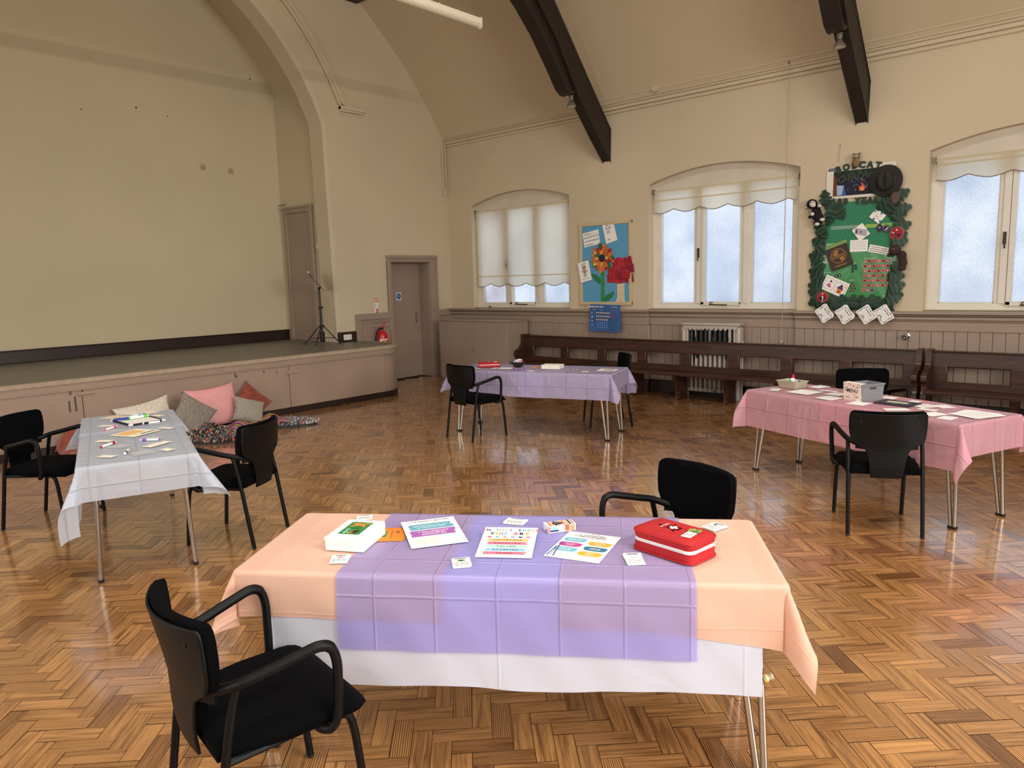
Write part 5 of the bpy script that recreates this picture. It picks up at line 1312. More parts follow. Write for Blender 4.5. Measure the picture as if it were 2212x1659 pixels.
for i in range(26):
    a = 2*pi*i/26; bo.disc(.098*cos(a), .066*sin(a), .007, z+.0001, P_('6a6e70'), 8); bo.disc(.098*cos(a), .066*sin(a), .0045, z+.0003, P_('24262a'), 8)
bo.rect(-.075, -.024, .075, .030, z+.0004, P_('d8cfae')); scribble(bo, -.06, .06, .006, z+.0008, P_('a8905a'), .010, 3); scribble(bo, -.04, .04, .055, z+.0004, P_('b8bcbc'), .008, 4); scribble(bo, -.03, .03, -.05, z+.0004, P_('b8bcbc'), .005, 5)
o = put(bo.build('booklet', smooth=0), 'D', .235, .02, .15); tag(o, 'black booklet with a cream title panel, on the pink table right of the grey basket', 'booklet')
# ------------------------------------------------------------------ things pinned to the window wall
def wput(o, x, z, out, spin=0.0):      # x, z on the wall, out = distance from it
    o.matrix_world = on_window_wall(x, z, YW-out, spin); return o
def wpaper(name, pts, out, m, label, cat, group=None, draw=None, thick=.0012, tip=0.0):
    """sheet with its corners (tl, tr, br, bl) on the wall"""
    cx = sum(p[0] for p in pts)/4; cz = sum(p[1] for p in pts)/4
    w = hypot(pts[1][0]-pts[0][0], pts[1][1]-pts[0][1]); h = hypot(pts[3][0]-pts[0][0], pts[3][1]-pts[0][1])
    a = atan2(pts[1][1]-pts[0][1], pts[1][0]-pts[0][0])
    b = page(w, h, m, thick)
    if draw: draw(b, w, h, thick+.0004)
    o = b.build(name, smooth=0); wput(o, cx, cz, out, a); tag(o, label, cat, group); return o

# blue notice board
def board():
    t = empty('notice_board', (-6.405, YW, 1.885)); tag(t, 'notice board with blue backing and pale wooden frame, between the first two windows', 'notice board')
    FR = mat('pale_board_frame', 'cdb892', .6, var=.08, vscale=12); BL = mat('sky_blue_backing_paper', '5b9fc4', .8)
    b = MB(); b.b2((-.44, -.018, -.60), (.44, -.002, .60), BL); b.build('backing', t, smooth=0)
    f = MB()
    for x in (-1, 1): f.b2((x*.4475-.026, -.030, -.621), (x*.4475+.026, -.001, .621), FR)
    for z in (-1, 1): f.b2((-.4735, -.0305, z*.5975-.024), (.4735, -.001, z*.5975+.024), FR)
    fr = f.build('frame', t, bevel=.004)
    for x, z in ((-.45, .30), (.45, .30), (-.45, -.30), (.45, -.30), (.45, .6), (.45, .45)): s = MB(); s.lathe([(.006, -.0305), (.005, -.033), (.0001, -.0335)], P_('6a5a44'), (x, 0, z), 8, 'Y'); s.build('screw', fr)
board()
OUT = .020
def cal(b, w, h, z):
    scribble(b, -w*.42, 0, h*.38, z, INK, .009, 1); scribble(b, -w*.42, w*.42, h*.28, z, GREYINK, .006, 2)
    for j in range(3):
        for i in range(11 if j < 2 else 6): b.rect(-w*.42+.0255*i, h*.08-.055*j, -w*.42+.0255*i+.012, h*.08-.055*j+.018, z, INK)
wpaper('printed_sheet', [(-6.811, 2.354), (-6.517, 2.402), (-6.492, 2.186), (-6.786, 2.14)], OUT+.002, WHITEP, 'white sheet of printed number rows pinned at the top left of the blue board', 'paper', None, cal)
def robot(b, w, h, z):
    C = P_('27348a')
    for x0, y0, x1, y1 in ((-.05, .07, .0, .115), (-.045, .02, .005, .065), (-.065, .03, -.058, .09), (.018, .06, .03, .10), (-.04, -.005, -.03, .02), (-.012, -.005, -.002, .02)): b.rect(x0, y0, x1, y1, z, C); b.rect(x0+.006, y0+.006, x1-.006, y1-.006, z+.0002, WHITEP)
    b.rect(-.04, .115, -.03, .135, z, P_('e0c030')); b.rect(-.02, .115, -.012, .13, z, C); b.rect(-.06, -.10, -.02, -.09, z, INK)
wpaper('child_drawing', [(-6.443, 2.453), (-6.245, 2.503), (-6.176, 2.224), (-6.39, 2.171)], OUT+.002, WHITEP, "child's blue pen drawing on white paper, pinned at the top right of the blue board", 'drawing', None, robot)
def robot2(b, w, h, z):
    C = P_('3a241c')
    for x0, y0, x1, y1 in ((-.03, .03, .03, .09), (-.02, -.02, .02, .02), (-.06, 0, -.02, .01), (.02, 0, .06, .01), (-.02, -.08, -.008, -.02), (.008, -.08, .02, -.02)): b.rect(x0, y0, x1, y1, z, C); b.rect(x0+.007, y0+.005, x1-.007, y1-.005, z+.0002, P_('c98a6a'))
    for i, x in enumerate((-.03, .0, .03)): b.rect(x, .105, x+.012, .125, z, C)
    for i, x in enumerate((-.05, -.02, .02, .045)): b.rect(x, -.125, x+.004, -.095, z, C); b.rect(x-.004, -.112, x+.012, -.108, z, C)
wpaper('child_drawing', [(-6.91, 1.9), (-6.703, 1.944), (-6.66, 1.652), (-6.823, 1.607)], OUT+.016, WHITEP, "child's brown figure drawing on white paper, over the left edge of the blue board", 'drawing', None, robot2)
# paper flower collage
fl = empty('paper_flower', (-6.449, YW-OUT, 1.968)); tag(fl, 'big collage flower of coloured paper petals with a green stem, on the blue board', 'paper flower')
rnd = random.Random(11); COLS = ['c46a2c', 'd07a36', 'a8282c', 'b85a28', '2f6a3a', 'c8702e', 'e0b84c', '9a2430', 'c0642a', 'd8823e', '2c6238', 'b02c30']
def petal(L, W, m, z): 
    pts = [(0, 0), (L*.25, -W*.45), (L*.6, -W*.5), (L*.9, -W*.25), (L, 0), (L*.88, W*.28), (L*.55, W*.5), (L*.22, W*.42)]
    b = MB(); vs2 = [(x, y, z+.012*(x/L)) for x, y in pts]; vs2 += [(x, y, q-.0012) for x, y, q in vs2]; n = len(pts)
    b.add(vs2, [tuple(range(n)), tuple(range(2*n-1, n-1, -1))]+[(i, n+i, n+(i+1) % n, (i+1) % n) for i in range(n)], m); return b
ROT = Matrix.Rotation(pi/2, 4, 'X')
for ring, (n, r0, L, W) in enumerate(((17, .05, .17, .075), (15, .035, .145, .07), (12, .025, .11, .05))):
    for i in range(n):
        a = 2*pi*i/n+rnd.uniform(-.12, .12); c = COLS[rnd.randrange(len(COLS))] if ring else COLS[i % 3 if i % 4 else 9]
        if ring == 0 and i % 5 == 0: c = '2f6a3a'
        if ring == 2 and i % 3 == 0: c = 'e0b84c'
        b = petal(L*rnd.uniform(.85, 1.12), W*rnd.uniform(.8, 1.15), P_(c), .004+.005*ring+.0006*(i % 3))
        b.v = [tuple(ROT @ (Matrix.Rotation(a, 4, 'Z') @ Vector((x+r0, y, z)))) for x, y, z in b.v]; b.build('petal', fl, smooth=0)
b = MB(); b.lathe([(.058, .0), (.056, .022), (.045, .026), (.0001, .027)], P_('15233a'), (0, 0, 0), 22, 'Z'); b.v = [tuple(ROT @ Vector(p)) for p in b.v]; b.build('flower_centre', fl)
b = MB(); b.prism([(-.033, -.09), (.033, -.08), (.030, -.66), (-.034, -.66)], 1, -.004, -.002, P_('2e8a50')); b.build('stem', fl, smooth=0)
for pts in ([(-.03, -.37), (-.07, -.38), (-.15, -.32), (-.215, -.22), (-.12, -.24), (-.05, -.29)], [(.03, -.655), (.02, -.60), (.08, -.55), (.205, -.50), (.18, -.58), (.10, -.64)]):
    b = MB(); b.prism(pts, 1, -.007, -.004, P_('2a7a44')); b.build('leaf', fl, smooth=0)
# tree: cream paper trunk and a crown of red notes
b = MB(); b.prism([(-.065, .14), (.065, .145), (.06, .0), (.07, -.13), (.10, -.142), (-.10, -.142), (-.06, -.05)], 2, 0, .0025, P_('ddc9a2'))
for j in range(9):
    for i in range(3): b.rect(-.05+.034*i+.01*(j % 2), -.12+.029*j, -.022+.034*i+.01*(j % 2), -.118+.029*j, .003, P_('8a7452'))
o = b.build('paper_tree', smooth=0); wput(o, -6.125, 1.437, OUT+.001); tag(o, 'cream paper tree trunk drawn with bark lines, at the lower right of the blue board', 'paper trunk')
k = 0
for x, z, a in ((-6.30, 1.66, .05), (-6.19, 1.65, -.08), (-6.08, 1.66, .10), (-5.97, 1.66, .15), (-6.28, 1.78, -.05), (-6.17, 1.79, .05), (-6.06, 1.78, -.1), (-5.96, 1.80, .12), (-6.20, 1.90, .12), (-6.09, 1.90, -.05), (-5.99, 1.91, .2), (-6.14, 1.71, .0), (-6.02, 1.72, -.12)):
    b = page(.135, .125, P_(('a8202c', 'b8283a', '9a1c30', '8a1a2e')[k % 4])); 
    for q in range(2): scribble(b, -.05, .05, .02-.03*q, .0016, P_('6a1420'), .006, k+q)
    b.disc(.0, .05, .005, .0018, P_('f0e6e0'), 8)
    o = b.build('red_note', smooth=0); wput(o, x, z, OUT+.004+.0011*k, a); tag(o, 'square dark red paper note overlapping others in the tree crown on the blue board', 'paper note', 'red paper notes making a tree crown'); k += 1
# blue badge poster curling over the dado
def ex_poster():
    b = MB(); w, h = .56, .40; BL = P_('345c92'); nx, nz = 26, 20; vs2 = []; fs = []
    def sh(x, y): return .012*sin(x*9+y*4)+.006*sin(y*17)
    for layer in (0, -.0012):
        for j in range(nz+1):
            for i in range(nx+1):
                u, v = i/nx, j/nz; x = -w/2+w*u+(v)*.0; y = -h/2+h*v
                y += -.012*abs(sin(u*7))*(1-v)**3; x += .05*(1-v)*(u-.35)*.6
                vs2.append((x, y, .02+sh(x, y)+layer))
    n = (nx+1)*(nz+1)
    for j in range(nz):
        for i in range(nx): a = j*(nx+1)+i; fs.append((a, a+1, a+nx+2, a+nx+1)); fs.append((n+a, n+a+nx+1, n+a+nx+2, n+a+1))
    b.add(vs2, fs, BL)
    zz = lambda x, y: .021+sh(x, y)+.0012
    def dot(x, y, r, c): b.disc(x, y, r, zz(x, y), P_(c), 12)
    for j in range(3):
        for i in range(8): dot(-.15+.035*i, .075-.052*j, .011, 'e0c49a' if not (j == 2 and i == 7) else '1a2a5a')
    for j in range(3):
        for i in range(5): dot(-.13+.042*i, -.075-.035*j, .013, '5f88c8'); 
    for i in range(4): dot(-.235, .07-.06*i, .013, ('c0a060', 'e0e0e0', 'd8a050', '7aa0d0')[i])
    for i in range(3): dot(.145, .10-.04*i, .012+.003*i, 'a03048')
    b.poly([(.12, -.175), (.20, -.175), (.21, -.165), (.13, -.163)], zz(.16, -.17)+.004, P_('22402c'))
    b.text('BADGES AND AWARDS', -.13, .165, .030, zz(-.1, .16)+.006, WHITEP, bold=.03); b.text('CHALLENGE', -.19, .125, .014, zz(-.19, .12)+.005, WHITEP); b.text('ACTIVITY', -.06, .115, .014, zz(-.06, .11)+.005, WHITEP)
    b.text('PROGRAMME', .18, .165, .018, zz(.18, .16)+.006, WHITEP)
    return b.build('badge_poster', smooth=40)
o = ex_poster(); wput(o, -6.33, 1.075, .135, -.02); tag(o, 'blue poster of badges curling over the dado below the notice board', 'poster')

# green display
def gb():
    t = empty('green_display_poster', (-2.80, YW, 1.90)); tag(t, 'large green award poster with rows of red badges, centre of the wall display', 'poster')
    G1 = P_('2f7f5a'); G2 = mat('green_gloss_poster', '3a8a4a', .18)
    b = MB(); b.b2((-.385, -.010, -.10), (.385, -.004, .59), G1); b.build('green_backing', t, smooth=0, bevel=.002)
    q = MB(); q.M = on_window_wall(0, 0, -.012)
    nx, nz = 30, 22; vs2 = []; fs = []
    for j in range(nz+1):
        for i in range(nx+1):
            u, v = i/nx, j/nz; x = -.44+.86*u; y = -.575+.60*v+(.03*(1-u)-.01)*(v-.3)
            vs2.append((x, y, .004*(1+noise2(x*5, y*5, 2))*.6))
    for j in range(nz):
        for i in range(nx): a = j*(nx+1)+i; fs.append((a, a+1, a+nx+2, a+nx+1))
    q.add(vs2, fs, G2); pl = q.build('award_sheet', t, smooth=60)
    d = MB(); d.M = on_window_wall(0, 0, -.012); z = .0075
    RD = P_('a82238'); PK = P_('e8b0a8'); NV = P_('14233a')
    def bad(x, y, c=RD, r=.0205):
        d.disc(x, y, r, z, PK, 18); d.disc(x, y, r*.86, z+.0004, c, 18); d.poly([(x-r*.4, y-r*.2), (x+r*.1, y-r*.45), (x+r*.42, y+r*.05), (x+r*.05, y+r*.4), (x-r*.3, y+r*.2)], z+.0008, (INK, WHITEP, P_('e88a8a'))[int((x*97+y*31) % 3)])
    for j in range(6):
        for i in range(6): bad(.088+.0496*i, -.118-.0562*j)
    bad(.077, -.453); bad(.126, -.453); bad(.176, -.453, P_('1c3a7a'))
    for x, y in ((-.05, -.165), (-.015, -.165), (-.05, -.197), (-.015, -.197), (-.05, -.229)): d.rect(x-.012, y-.013, x+.012, y+.013, z, NV)
    for x, y in ((-.03, -.40), (-.065, -.40), (-.05, -.37), (-.015, -.43), (-.05, -.43), (-.03, -.465), (-.065, -.465)): d.disc(x, y, .014, z, P_('b8a060'), 12); d.disc(x, y, .012, z+.0004, NV, 12)
    for x, y in ((-.385, -.175), (-.39, -.29), (-.395, -.345), (-.20, -.275), (-.235, -.28)): d.disc(x, y, .019, z, NV, 14); d.poly([(x-.008, y-.006), (x+.008, y-.006), (x, y+.010)], z+.0004, WHITEP)
    for tx, x, y, s in (('CUB\nBADGES\nAND\nAWARDS', -.33, -.055, .036), ('THE PROMISE', -.36, -.125, .010), ('CHALLENGE AWARDS', -.345, -.235, .010), ('ACTIVITY BADGES', .13, -.085, .013), ('STAGED', -.03, -.135, .010), ('INSTRUCTOR', -.05, -.335, .010)): d.text(tx, x, y, s, z, WHITEP, bold=.02)
    d.text('Scouts', .335, -.525, .030, z, WHITEP, bold=.015)
    for a in (-.5, 0, .5): d.poly([(.335+.003*cos(a)-.012*sin(a)*1.3, -.493), (.335-.004-.012*sin(a)*1.3, -.487), (.335-.02*sin(a), -.467), (.335+.004-.012*sin(a)*1.3, -.487)], z, WHITEP)
    d.build('printed_badges', pl, smooth=0)
gb()
for x0, x1, z0, c, lab in ((-3.12, -2.79, 2.193, '7fa08c', 'pale green paper strip on the left of the green display, under the letters'), (-2.73, -2.443, 2.19, '8fb85a', 'lime green paper strip on the right of the green display'), (-3.19, -3.035, 1.993, '7fbf98', 'mint green paper strip behind the brown booklet on the green display')):
    b = page(x1-x0, .042, P_(c)); o = b.build('paper_strip', smooth=0); wput(o, (x0+x1)/2, z0, .014); tag(o, lab, 'paper strip', 'green paper strips on the display')
# campfire picture
def camp(b, w, h, z):
    b.rect(-w*.395, -h*.42, w*.46, h*.36, z, P_('161b33')); 
    b.rect(-w*.395, h*.18, w*.46, h*.36, z+.0002, P_('16281f'))
    b.poly([(-w*.395, -h*.42), (-w*.31, -h*.42), (-w*.34, -.0), (-w*.31, h*.10), (-w*.24, h*.2), (-w*.25, h*.22), (-w*.335, h*.12), (-w*.37, h*.22), (-w*.395, h*.20)], z+.0004, P_('6a3a22'))
    b.poly([(-w*.33, -h*.40), (-w*.20, -h*.40), (-w*.235, -h*.10), (-w*.34, -h*.08)], z+.0005, P_('9fb4d8')); b.poly([(-w*.26, -h*.40), (-w*.19, -h*.40), (-w*.235, -h*.12)], z+.0006, P_('3a5aa0'))
    b.poly([(w*.18, -h*.36), (w*.30, -h*.36), (w*.26, -h*.06)], z+.0005, P_('4a58b0'))
    b.poly([(-w*.0, -h*.30), (w*.07, -h*.30), (w*.09, -h*.15), (w*.065, -h*.19), (w*.04, -h*.04), (w*.02, -h*.18), (-w*.01, -h*.14)], z+.0006, P_('e8603a')); b.poly([(w*.015, -h*.29), (w*.06, -h*.29), (w*.05, -h*.15), (w*.035, -h*.2)], z+.0007, P_('f8b05a'))
    r = random.Random(3)
    for i in range(46): x, y = r.uniform(-w*.18, w*.22), r.uniform(-h*.28, h*.2); b.disc(x, y, r.uniform(.002, .0045), z+.0006, P_(('f0e6c8', 'e8c060', 'ffffff')[i % 3]), 6)
    b.rect(-w*.48, h*.38, -w*.36, h*.47, z, P_('24324a')); scribble(b, -w*.47, -w*.37, h*.43, z+.0003, P_('b0b8c8'), .010, 2)
wpaper('campfire_picture', [(-3.19, 2.915), (-2.43, 2.905), (-2.425, 2.50), (-3.187, 2.545)], .010, P_('ded8cc'), 'picture of a night campfire between tents, at the top of the wall display', 'picture', None, camp, .004)
# letters cut from dark green card
LG = mat('dark_green_letter_card', '1c3226', .5); LG2 = mat('letter_edge_tan', '7a7a48', .6)
def garland(txt, cx, cz, step, size, rise, label, name='letter_banner', tilt=.0):
    t = empty(name, (cx, YW-.028, cz)); tag(t, label, 'letter banner', 'cut-out letter banners')
    n = len(txt)
    for i, ch in enumerate(txt):
        if ch == ' ': continue
        u = i-(n-1)/2; b = MB(); b.M = basis_mat((u*step, 0, -rise*u*u+tilt*u), (1, 0, 0), (0, 0, 1), (0, -1, 0), -2*rise*u/step)
        b.text(ch, 0, 0, size, .0, LG, bold=.045, extrude=.003); b.text(ch, .003, -.003, size, -.006, LG2, bold=.05, extrude=.001)
        # serifs
        b.build('letter', t, smooth=0)
garland('BOBCAT', -2.83, 2.895, .088, .098, .0042, 'dark green cut-out letters reading BOBCAT, along the top of the wall display')
garland('CUBPACK', -2.818, 2.795, .069, .098, .0058, 'dark green cut-out letters reading CUBPACK, partly behind the wide-brimmed hat')
garland('100 YEARS', -2.82, 2.487, .068, .098, .0, 'dark green cut-out letters reading 100 YEARS, under the campfire picture', tilt=-.003)
# hat
def hat():
    t = empty('wide_brimmed_hat', (-2.515, YW-.045, 2.682)); tag(t, 'dark brown wide-brimmed felt hat hung over the top right of the wall display', 'hat')
    FE = mat('dark_olive_felt', '2c2a27', .95, bump=.1, bscale=80); b = MB(); n = 40; prof = [(.178, .0), (.172, .004), (.14, .010), (.11, .012), (.102, .016)]
    vs2 = []; fs = []
    for r, h in prof:
        for k in range(n): a = 2*pi*k/n; vs2.append((r*cos(a), -h-.012*cos(2*a)*(r/.18)**2, r*sin(a)*1.02))
    for j in range(len(prof)-1):
        for k in range(n): q = j*n+k; w = j*n+(k+1) % n; fs.append((q, q+n, w+n, w))
    b.add(vs2, fs, FE); br = b.build('brim', t, smooth=60, solid=.004)
    b = MB(); prof = [(.103, .012), (.10, .05), (.090, .085), (.07, .105), (.045, .108), (.02, .098), (.0001, .092)]; vs2 = []; fs = []
    for r, h in prof:
        for k in range(n):
            a = 2*pi*k/n; pin = 1-.22*max(0, sin(a))**6*(h/.11); crease = .028*math.exp(-((r*cos(a))/.016)**2)*(1 if h > .07 else 0)
            vs2.append((r*cos(a)*pin*.86, -h+crease, r*sin(a)*1.08))
    for j in range(len(prof)-1):
        for k in range(n): q = j*n+k; w = j*n+(k+1) % n; fs.append((q, q+n, w+n, w))
    b.add(vs2, fs, FE); b.build('crown', t, smooth=60)
    b = MB(); b.lathe([(.0905, .016), (.0925, .02), (.0905, .036)], mat('hat_band_dark', '191817', .6), (0, 0, 0), 36, 'Y'); b.v = [(x*.98, -y, z*1.2) for x, y, z in b.v]; b.build('hat_band', t)
hat()
# plush toys
PB = mat('black_plush', '15131a', .95, bump=.4, bscale=120); PBR = mat('dark_brown_plush', '3a2a24', .95, bump=.5, bscale=120); PWH = mat('cream_plush', 'd8d0c2', .95); PGR = mat('grey_brown_plush', '5a4c44', .95, bump=.5, bscale=120); PTAN = mat('tan_owl_plush', '8a7050', .95, var=.4, vscale=40)
def plush(name, loc, label, parts):
    t = empty(name, loc); tag(t, label, 'soft toy')
    for nm, balls in parts:
        b = MB()
        for c, r, m in balls: b.ball(c, r, m, 14, 9)
        b.build(nm, t, smooth=60)
plush('plush_monkey', (-3.275, YW-.075, 2.375), 'black soft toy monkey with a pale face, top left of the leaf border', [
    ('head', [((-.055, 0, .118), (.066, .055, .060), PB)]), ('face', [((-.035, -.045, .118), (.038, .016, .036), PWH), ((-.020, -.058, .095), (.030, .012, .020), PWH)]),
    ('eye', [((-.048, -.063, .130), (.006, .004, .006), INK)]), ('eye', [((-.020, -.065, .136), (.006, .004, .006), INK)]),
    ('ear', [((-.122, .0, .085), (.020, .010, .022), PB)]), ('ear', [((-.122, -.009, .085), (.013, .004, .015), PWH)]),
    ('body', [((.0, 0, .0), (.062, .05, .090), PB), ((.03, 0, -.05), (.058, .045, .060), PB)]),
    ('arm', [((.03, -.03, .075), (.03, .025, .022), PB), ((.052, -.05, .085), (.024, .012, .017), PWH)]), ('arm', [((-.03, -.045, -.02), (.026, .02, .026), PB), ((-.026, -.062, -.005), (.023, .010, .022), PWH)]),
    ('leg', [((.06, -.02, -.075), (.035, .03, .030), PB), ((.088, -.045, -.078), (.032, .012, .020), PWH)]), ('leg', [((.01, -.02, -.115), (.035, .03, .030), PB), ((.028, -.045, -.128), (.031, .012, .020), PWH)]),
    ('tail', [((-.075, 0, -.035), (.022, .02, .020), PB)])])
plush('plush_owl', (-2.845, YW-.055, 2.945), 'small brown soft toy owl perched above the BOBCAT letters', [
    ('body', [((0, 0, -.02), (.042, .035, .055), PTAN)]), ('head', [((.0, -.004, .045), (.042, .036, .036), PTAN)]), ('ear_tuft', [((-.03, 0, .078), (.012, .010, .014), PTAN)]), ('ear_tuft', [((.036, 0, .076), (.014, .010, .016), PTAN)]),
    ('eye', [((-.012, -.036, .048), (.012, .006, .012), PWH), ((-.010, -.042, .048), (.005, .003, .005), INK)]), ('eye', [((.012, -.036, .048), (.012, .006, .012), PWH), ((.012, -.042, .048), (.005, .003, .005), INK)]), ('beak', [((0, -.04, .034), (.005, .006, .008), P_('4a3a28'))])])
plush('plush_mouse', (-2.405, YW-.075, 2.485), 'grey-brown round soft toy at the right of the display, just below the hat', [
    ('body', [((0, 0, 0), (.056, .05, .066), PGR), ((.0, -.02, -.045), (.036, .036, .036), PGR)]), ('ear', [((.035, -.03, -.045), (.013, .008, .014), PGR)]), ('ear', [((-.032, -.03, -.055), (.013, .008, .014), PGR)])])
plush('plush_bear', (-2.335, YW-.085, 1.845), 'dark brown soft toy hanging head down at the right of the leaf border', [
    ('head', [((-.045, 0, .052), (.066, .055, .060), PBR)]), ('muzzle', [((-.055, -.05, .062), (.03, .016, .010), PGR)]), ('ear', [((-.105, 0, .0), (.022, .016, .024), PBR)]),
    ('body', [((.032, 0, -.015), (.050, .045, .060), PBR)]), ('arm', [((.045, -.03, -.005), (.03, .025, .04), PBR)]), ('leg', [((.047, 0, -.09), (.040, .036, .085), PBR)]), ('foot', [((.045, -.02, -.155), (.042, .034, .028), PBR)])])
# cards, badges and letters pinned over the poster
def grid_card(b, w, h, z):
    b.rect(-w*.22, -h*.22, w*.22, h*.22, z, P_('e0b8a8')); b.rect(-w*.18, -h*.18, w*.18, h*.18, z+.0002, WHITEP); b.rect(-w*.08, -h*.05, w*.0, h*.12, z+.0004, P_('d06a50'))
    for x, y in ((-.4, .1), (.25, .42), (.4, -.1), (-.25, -.42)): b.rect(w*x-.012, h*y-.012, w*x+.012, h*y+.012, z, P_('4a7ac0'))
    for i in range(5): b.rect(-w*.1, h*.30+.006*i, w*.2, h*.305+.006*i, z, P_('8a7ab0'))
wpaper('folded_card', [(-2.677, 2.308), (-2.602, 2.402), (-2.507, 2.288), (-2.60, 2.188)], .020, WHITEP, 'white card with blue and pink printed squares, upper right of the green display', 'card', None, grid_card)
def env(b, w, h, z):
    b.rect(-w*.16, -h*.5, w*.16, h*.5, z, P_('b0aab8')); b.disc(0, 0, .012, z+.0002, P_('6a6070'), 12); b.poly([(-w*.16, h*.1), (-w*.16, h*.42), (-w*.02, h*.42), (-w*.06, h*.2)], z+.0002, P_('3a3440'))
    for a in range(10): b.disc(.06*cos(a*.7)*(1 if a % 2 else -1), .05*sin(a*.7), .003, z+.0003, INK, 6)
wpaper('folded_card', [(-2.887, 2.134), (-2.773, 2.214), (-2.669, 2.117), (-2.76, 2.039)], .020, WHITEP, 'white diamond card with a grey stripe, at the middle of the green display', 'card', None, lambda b, w, h, z: (b.poly([(-w*.5, h*.15), (-w*.15, h*.5), (w*.5, -h*.15), (w*.15, -h*.5)], z, P_('b0aab8')), b.disc(0, 0, .012, z+.0002, P_('6a6070'), 12), b.poly([(-w*.42, h*.16), (-w*.2, h*.40), (-w*.12, h*.3), (-w*.3, h*.1)], z+.0002, P_('3a3440'))))
wpaper('typed_letter', [(-2.901, 2.035), (-2.701, 2.035), (-2.692, 1.904), (-2.867, 1.901)], .018, WHITEP, 'white typed card just right of the brown booklet on the green display', 'card', None, lambda b, w, h, z: [scribble(b, -w*.45, w*.42, h*.35-h*.15*i, z, GREYINK, .004, i) for i in range(5)])
wpaper('handwritten_note', [(-2.667, 1.979), (-2.458, 1.929), (-2.478, 1.845), (-2.685, 1.896)], .018, WHITEP, 'white handwritten note right of the typed card on the green display', 'card', None, lambda b, w, h, z: [scribble(b, -w*.42, w*.42, h*.25-h*.28*i, z, INK, .007, i+5) for i in range(3)])
def passport():
    t = empty('brown_booklet'); 
    b = MB(); b.box((0, -.018, .004), (.262, .27, .008), P_('3c322e')); b.build('cover', t, bevel=.001)
    b = MB(); b.box((-.01, .135, .003), (.305, .042, .0095), P_('7f9a52')); b.build('green_spine', t, bevel=.001)
    q = MB(); z = .0084; G = P_('a8763a'); q.disc(0, .0, .088, z, G, 32); q.disc(0, .0, .080, z+.0003, P_('3c322e'), 32)
    for pts in ([(-.06, .03), (-.02, .07), (.03, .065), (.0, .03), (.01, .0), (-.03, .0)], [(.0, -.03), (.05, -.02), (.06, -.05), (.02, -.072)]): q.poly(pts, z+.0005, G)
    q.poly([(-.10, -.022), (.10, -.022), (.10, .014), (-.10, .014)], z+.0008, G); q.poly([(-.096, -.018), (.096, -.018), (.096, .010), (-.096, .010)], z+.001, P_('3c322e')); scribble(q, -.085, .085, -.004, z+.0013, G, .012, 3)
    q.text('PASSPORT', .0, -.118, .030, z, G, bold=.02, spacing=1.05); q.build('cover_print', t, smooth=0); return t
o = passport(); wput(o, -3.015, 1.86, .028, .34); tag(o, 'dark brown booklet with a gold globe, tilted on the left of the green display', 'booklet')
def witch(b, w, h, z):
    for s in (-1, 1): b.rect(s*w*.24-w*.205, -h*.36, s*w*.24+w*.205, h*.36, z, INK); b.rect(s*w*.24-w*.195, -h*.345, s*w*.24+w*.195, h*.345, z+.0003, WHITEP)
    x = -w*.24; z += .0006
    b.poly([(x-.03, -.03), (x+.03, -.045), (x+.012, .01), (x-.006, .02)], z, P_('b85ab0')); b.poly([(x-.012, .025), (x+.025, .03), (x+.0, .055)], z, P_('3a2a3a')); b.disc(x+.004, .015, .012, z+.0002, P_('f0c0a0'), 10); b.rect(x-.04, -.025, x+.04, -.020, z+.0002, P_('d87a4a'))
    for dx, dy, c in ((-.04, .03, 'c8506a'), (.035, .02, '7ab0d8'), (-.035, -.05, 'c8a050'), (.04, -.05, 'c8506a'), (.02, .06, 'e8c850')): b.disc(x+dx, dy, .005, z, P_(c), 8)
    x = w*.24; b.rect(x-.035, -.06, x+.03, -.01, z, P_('e0822c')); b.poly([(x-.045, -.01), (x+.04, -.01), (x+.02, .02), (x-.03, .02)], z+.0002, P_('5a2a70')); b.poly([(x-.02, .02), (x+.02, .02), (x+.01, .05), (x-.014, .045)], z+.0002, P_('2a2f8a')); b.disc(x+.04, .035, .014, z, P_('f0d040'), 12); b.rect(x-.012, -.06, x+.005, -.03, z+.0003, P_('4a3020'))
wpaper('colouring_sheet', [(-3.135, 1.648), (-2.865, 1.526), (-2.956, 1.335), (-3.208, 1.478)], .034, WHITEP, 'white colouring sheet of a purple figure and an orange house, on the green display', 'drawing', None, witch)
def rbadge(x, z, lab, r=.075, spin=0):
    t = empty('round_badge'); b = MB(); b.lathe([(r, 0), (r, .008), (r*.96, .010)], P_('b08a50'), (0, 0, 0), 28); b.build('rim', t)
    d = MB(); d.disc(0, 0, r*.95, .0102, P_('9a1e34'), 28); zz = .0106
    d.poly([(-.01, .035), (0, .05), (.01, .035), (.02, .043), (0, .028), (-.02, .043)], zz, WHITEP)
    if spin: d.poly([(-.05, .01), (-.03, .02), (-.005, -.002), (.03, -.04), (.045, -.035), (.03, -.012), (.045, .01), (.0, -.02), (-.03, -.005)], zz, INK); d.poly([(-.05, .02), (-.02, .005), (-.022, -.002), (-.052, .012)], zz+.0003, WHITEP); d.poly([(.05, .032), (.056, .027), (-.03, -.05), (-.036, -.044)], zz+.0005, P_('9a1e34'))
    else:
        d.poly([(r*.6*(1 if i % 2 else .75)*cos(2*pi*i/16), -.014+r*.42*(1 if i % 2 else .75)*sin(2*pi*i/16)) for i in range(16)], zz, INK); d.poly([(-.01, .01), (.012, .01), (.010, -.025), (.004, -.045), (.016, -.055), (-.004, -.055), (-.002, -.02)], zz+.0003, P_('d8d8dc'))
    d.build('woven_face', t, smooth=0); wput(t, x, z, .045); tag(t, lab, 'badge', 'round red badges on the leaf border')
rbadge(-2.378, 2.087, 'round red badge with a black and white emblem, on the right of the leaf border', spin=1)
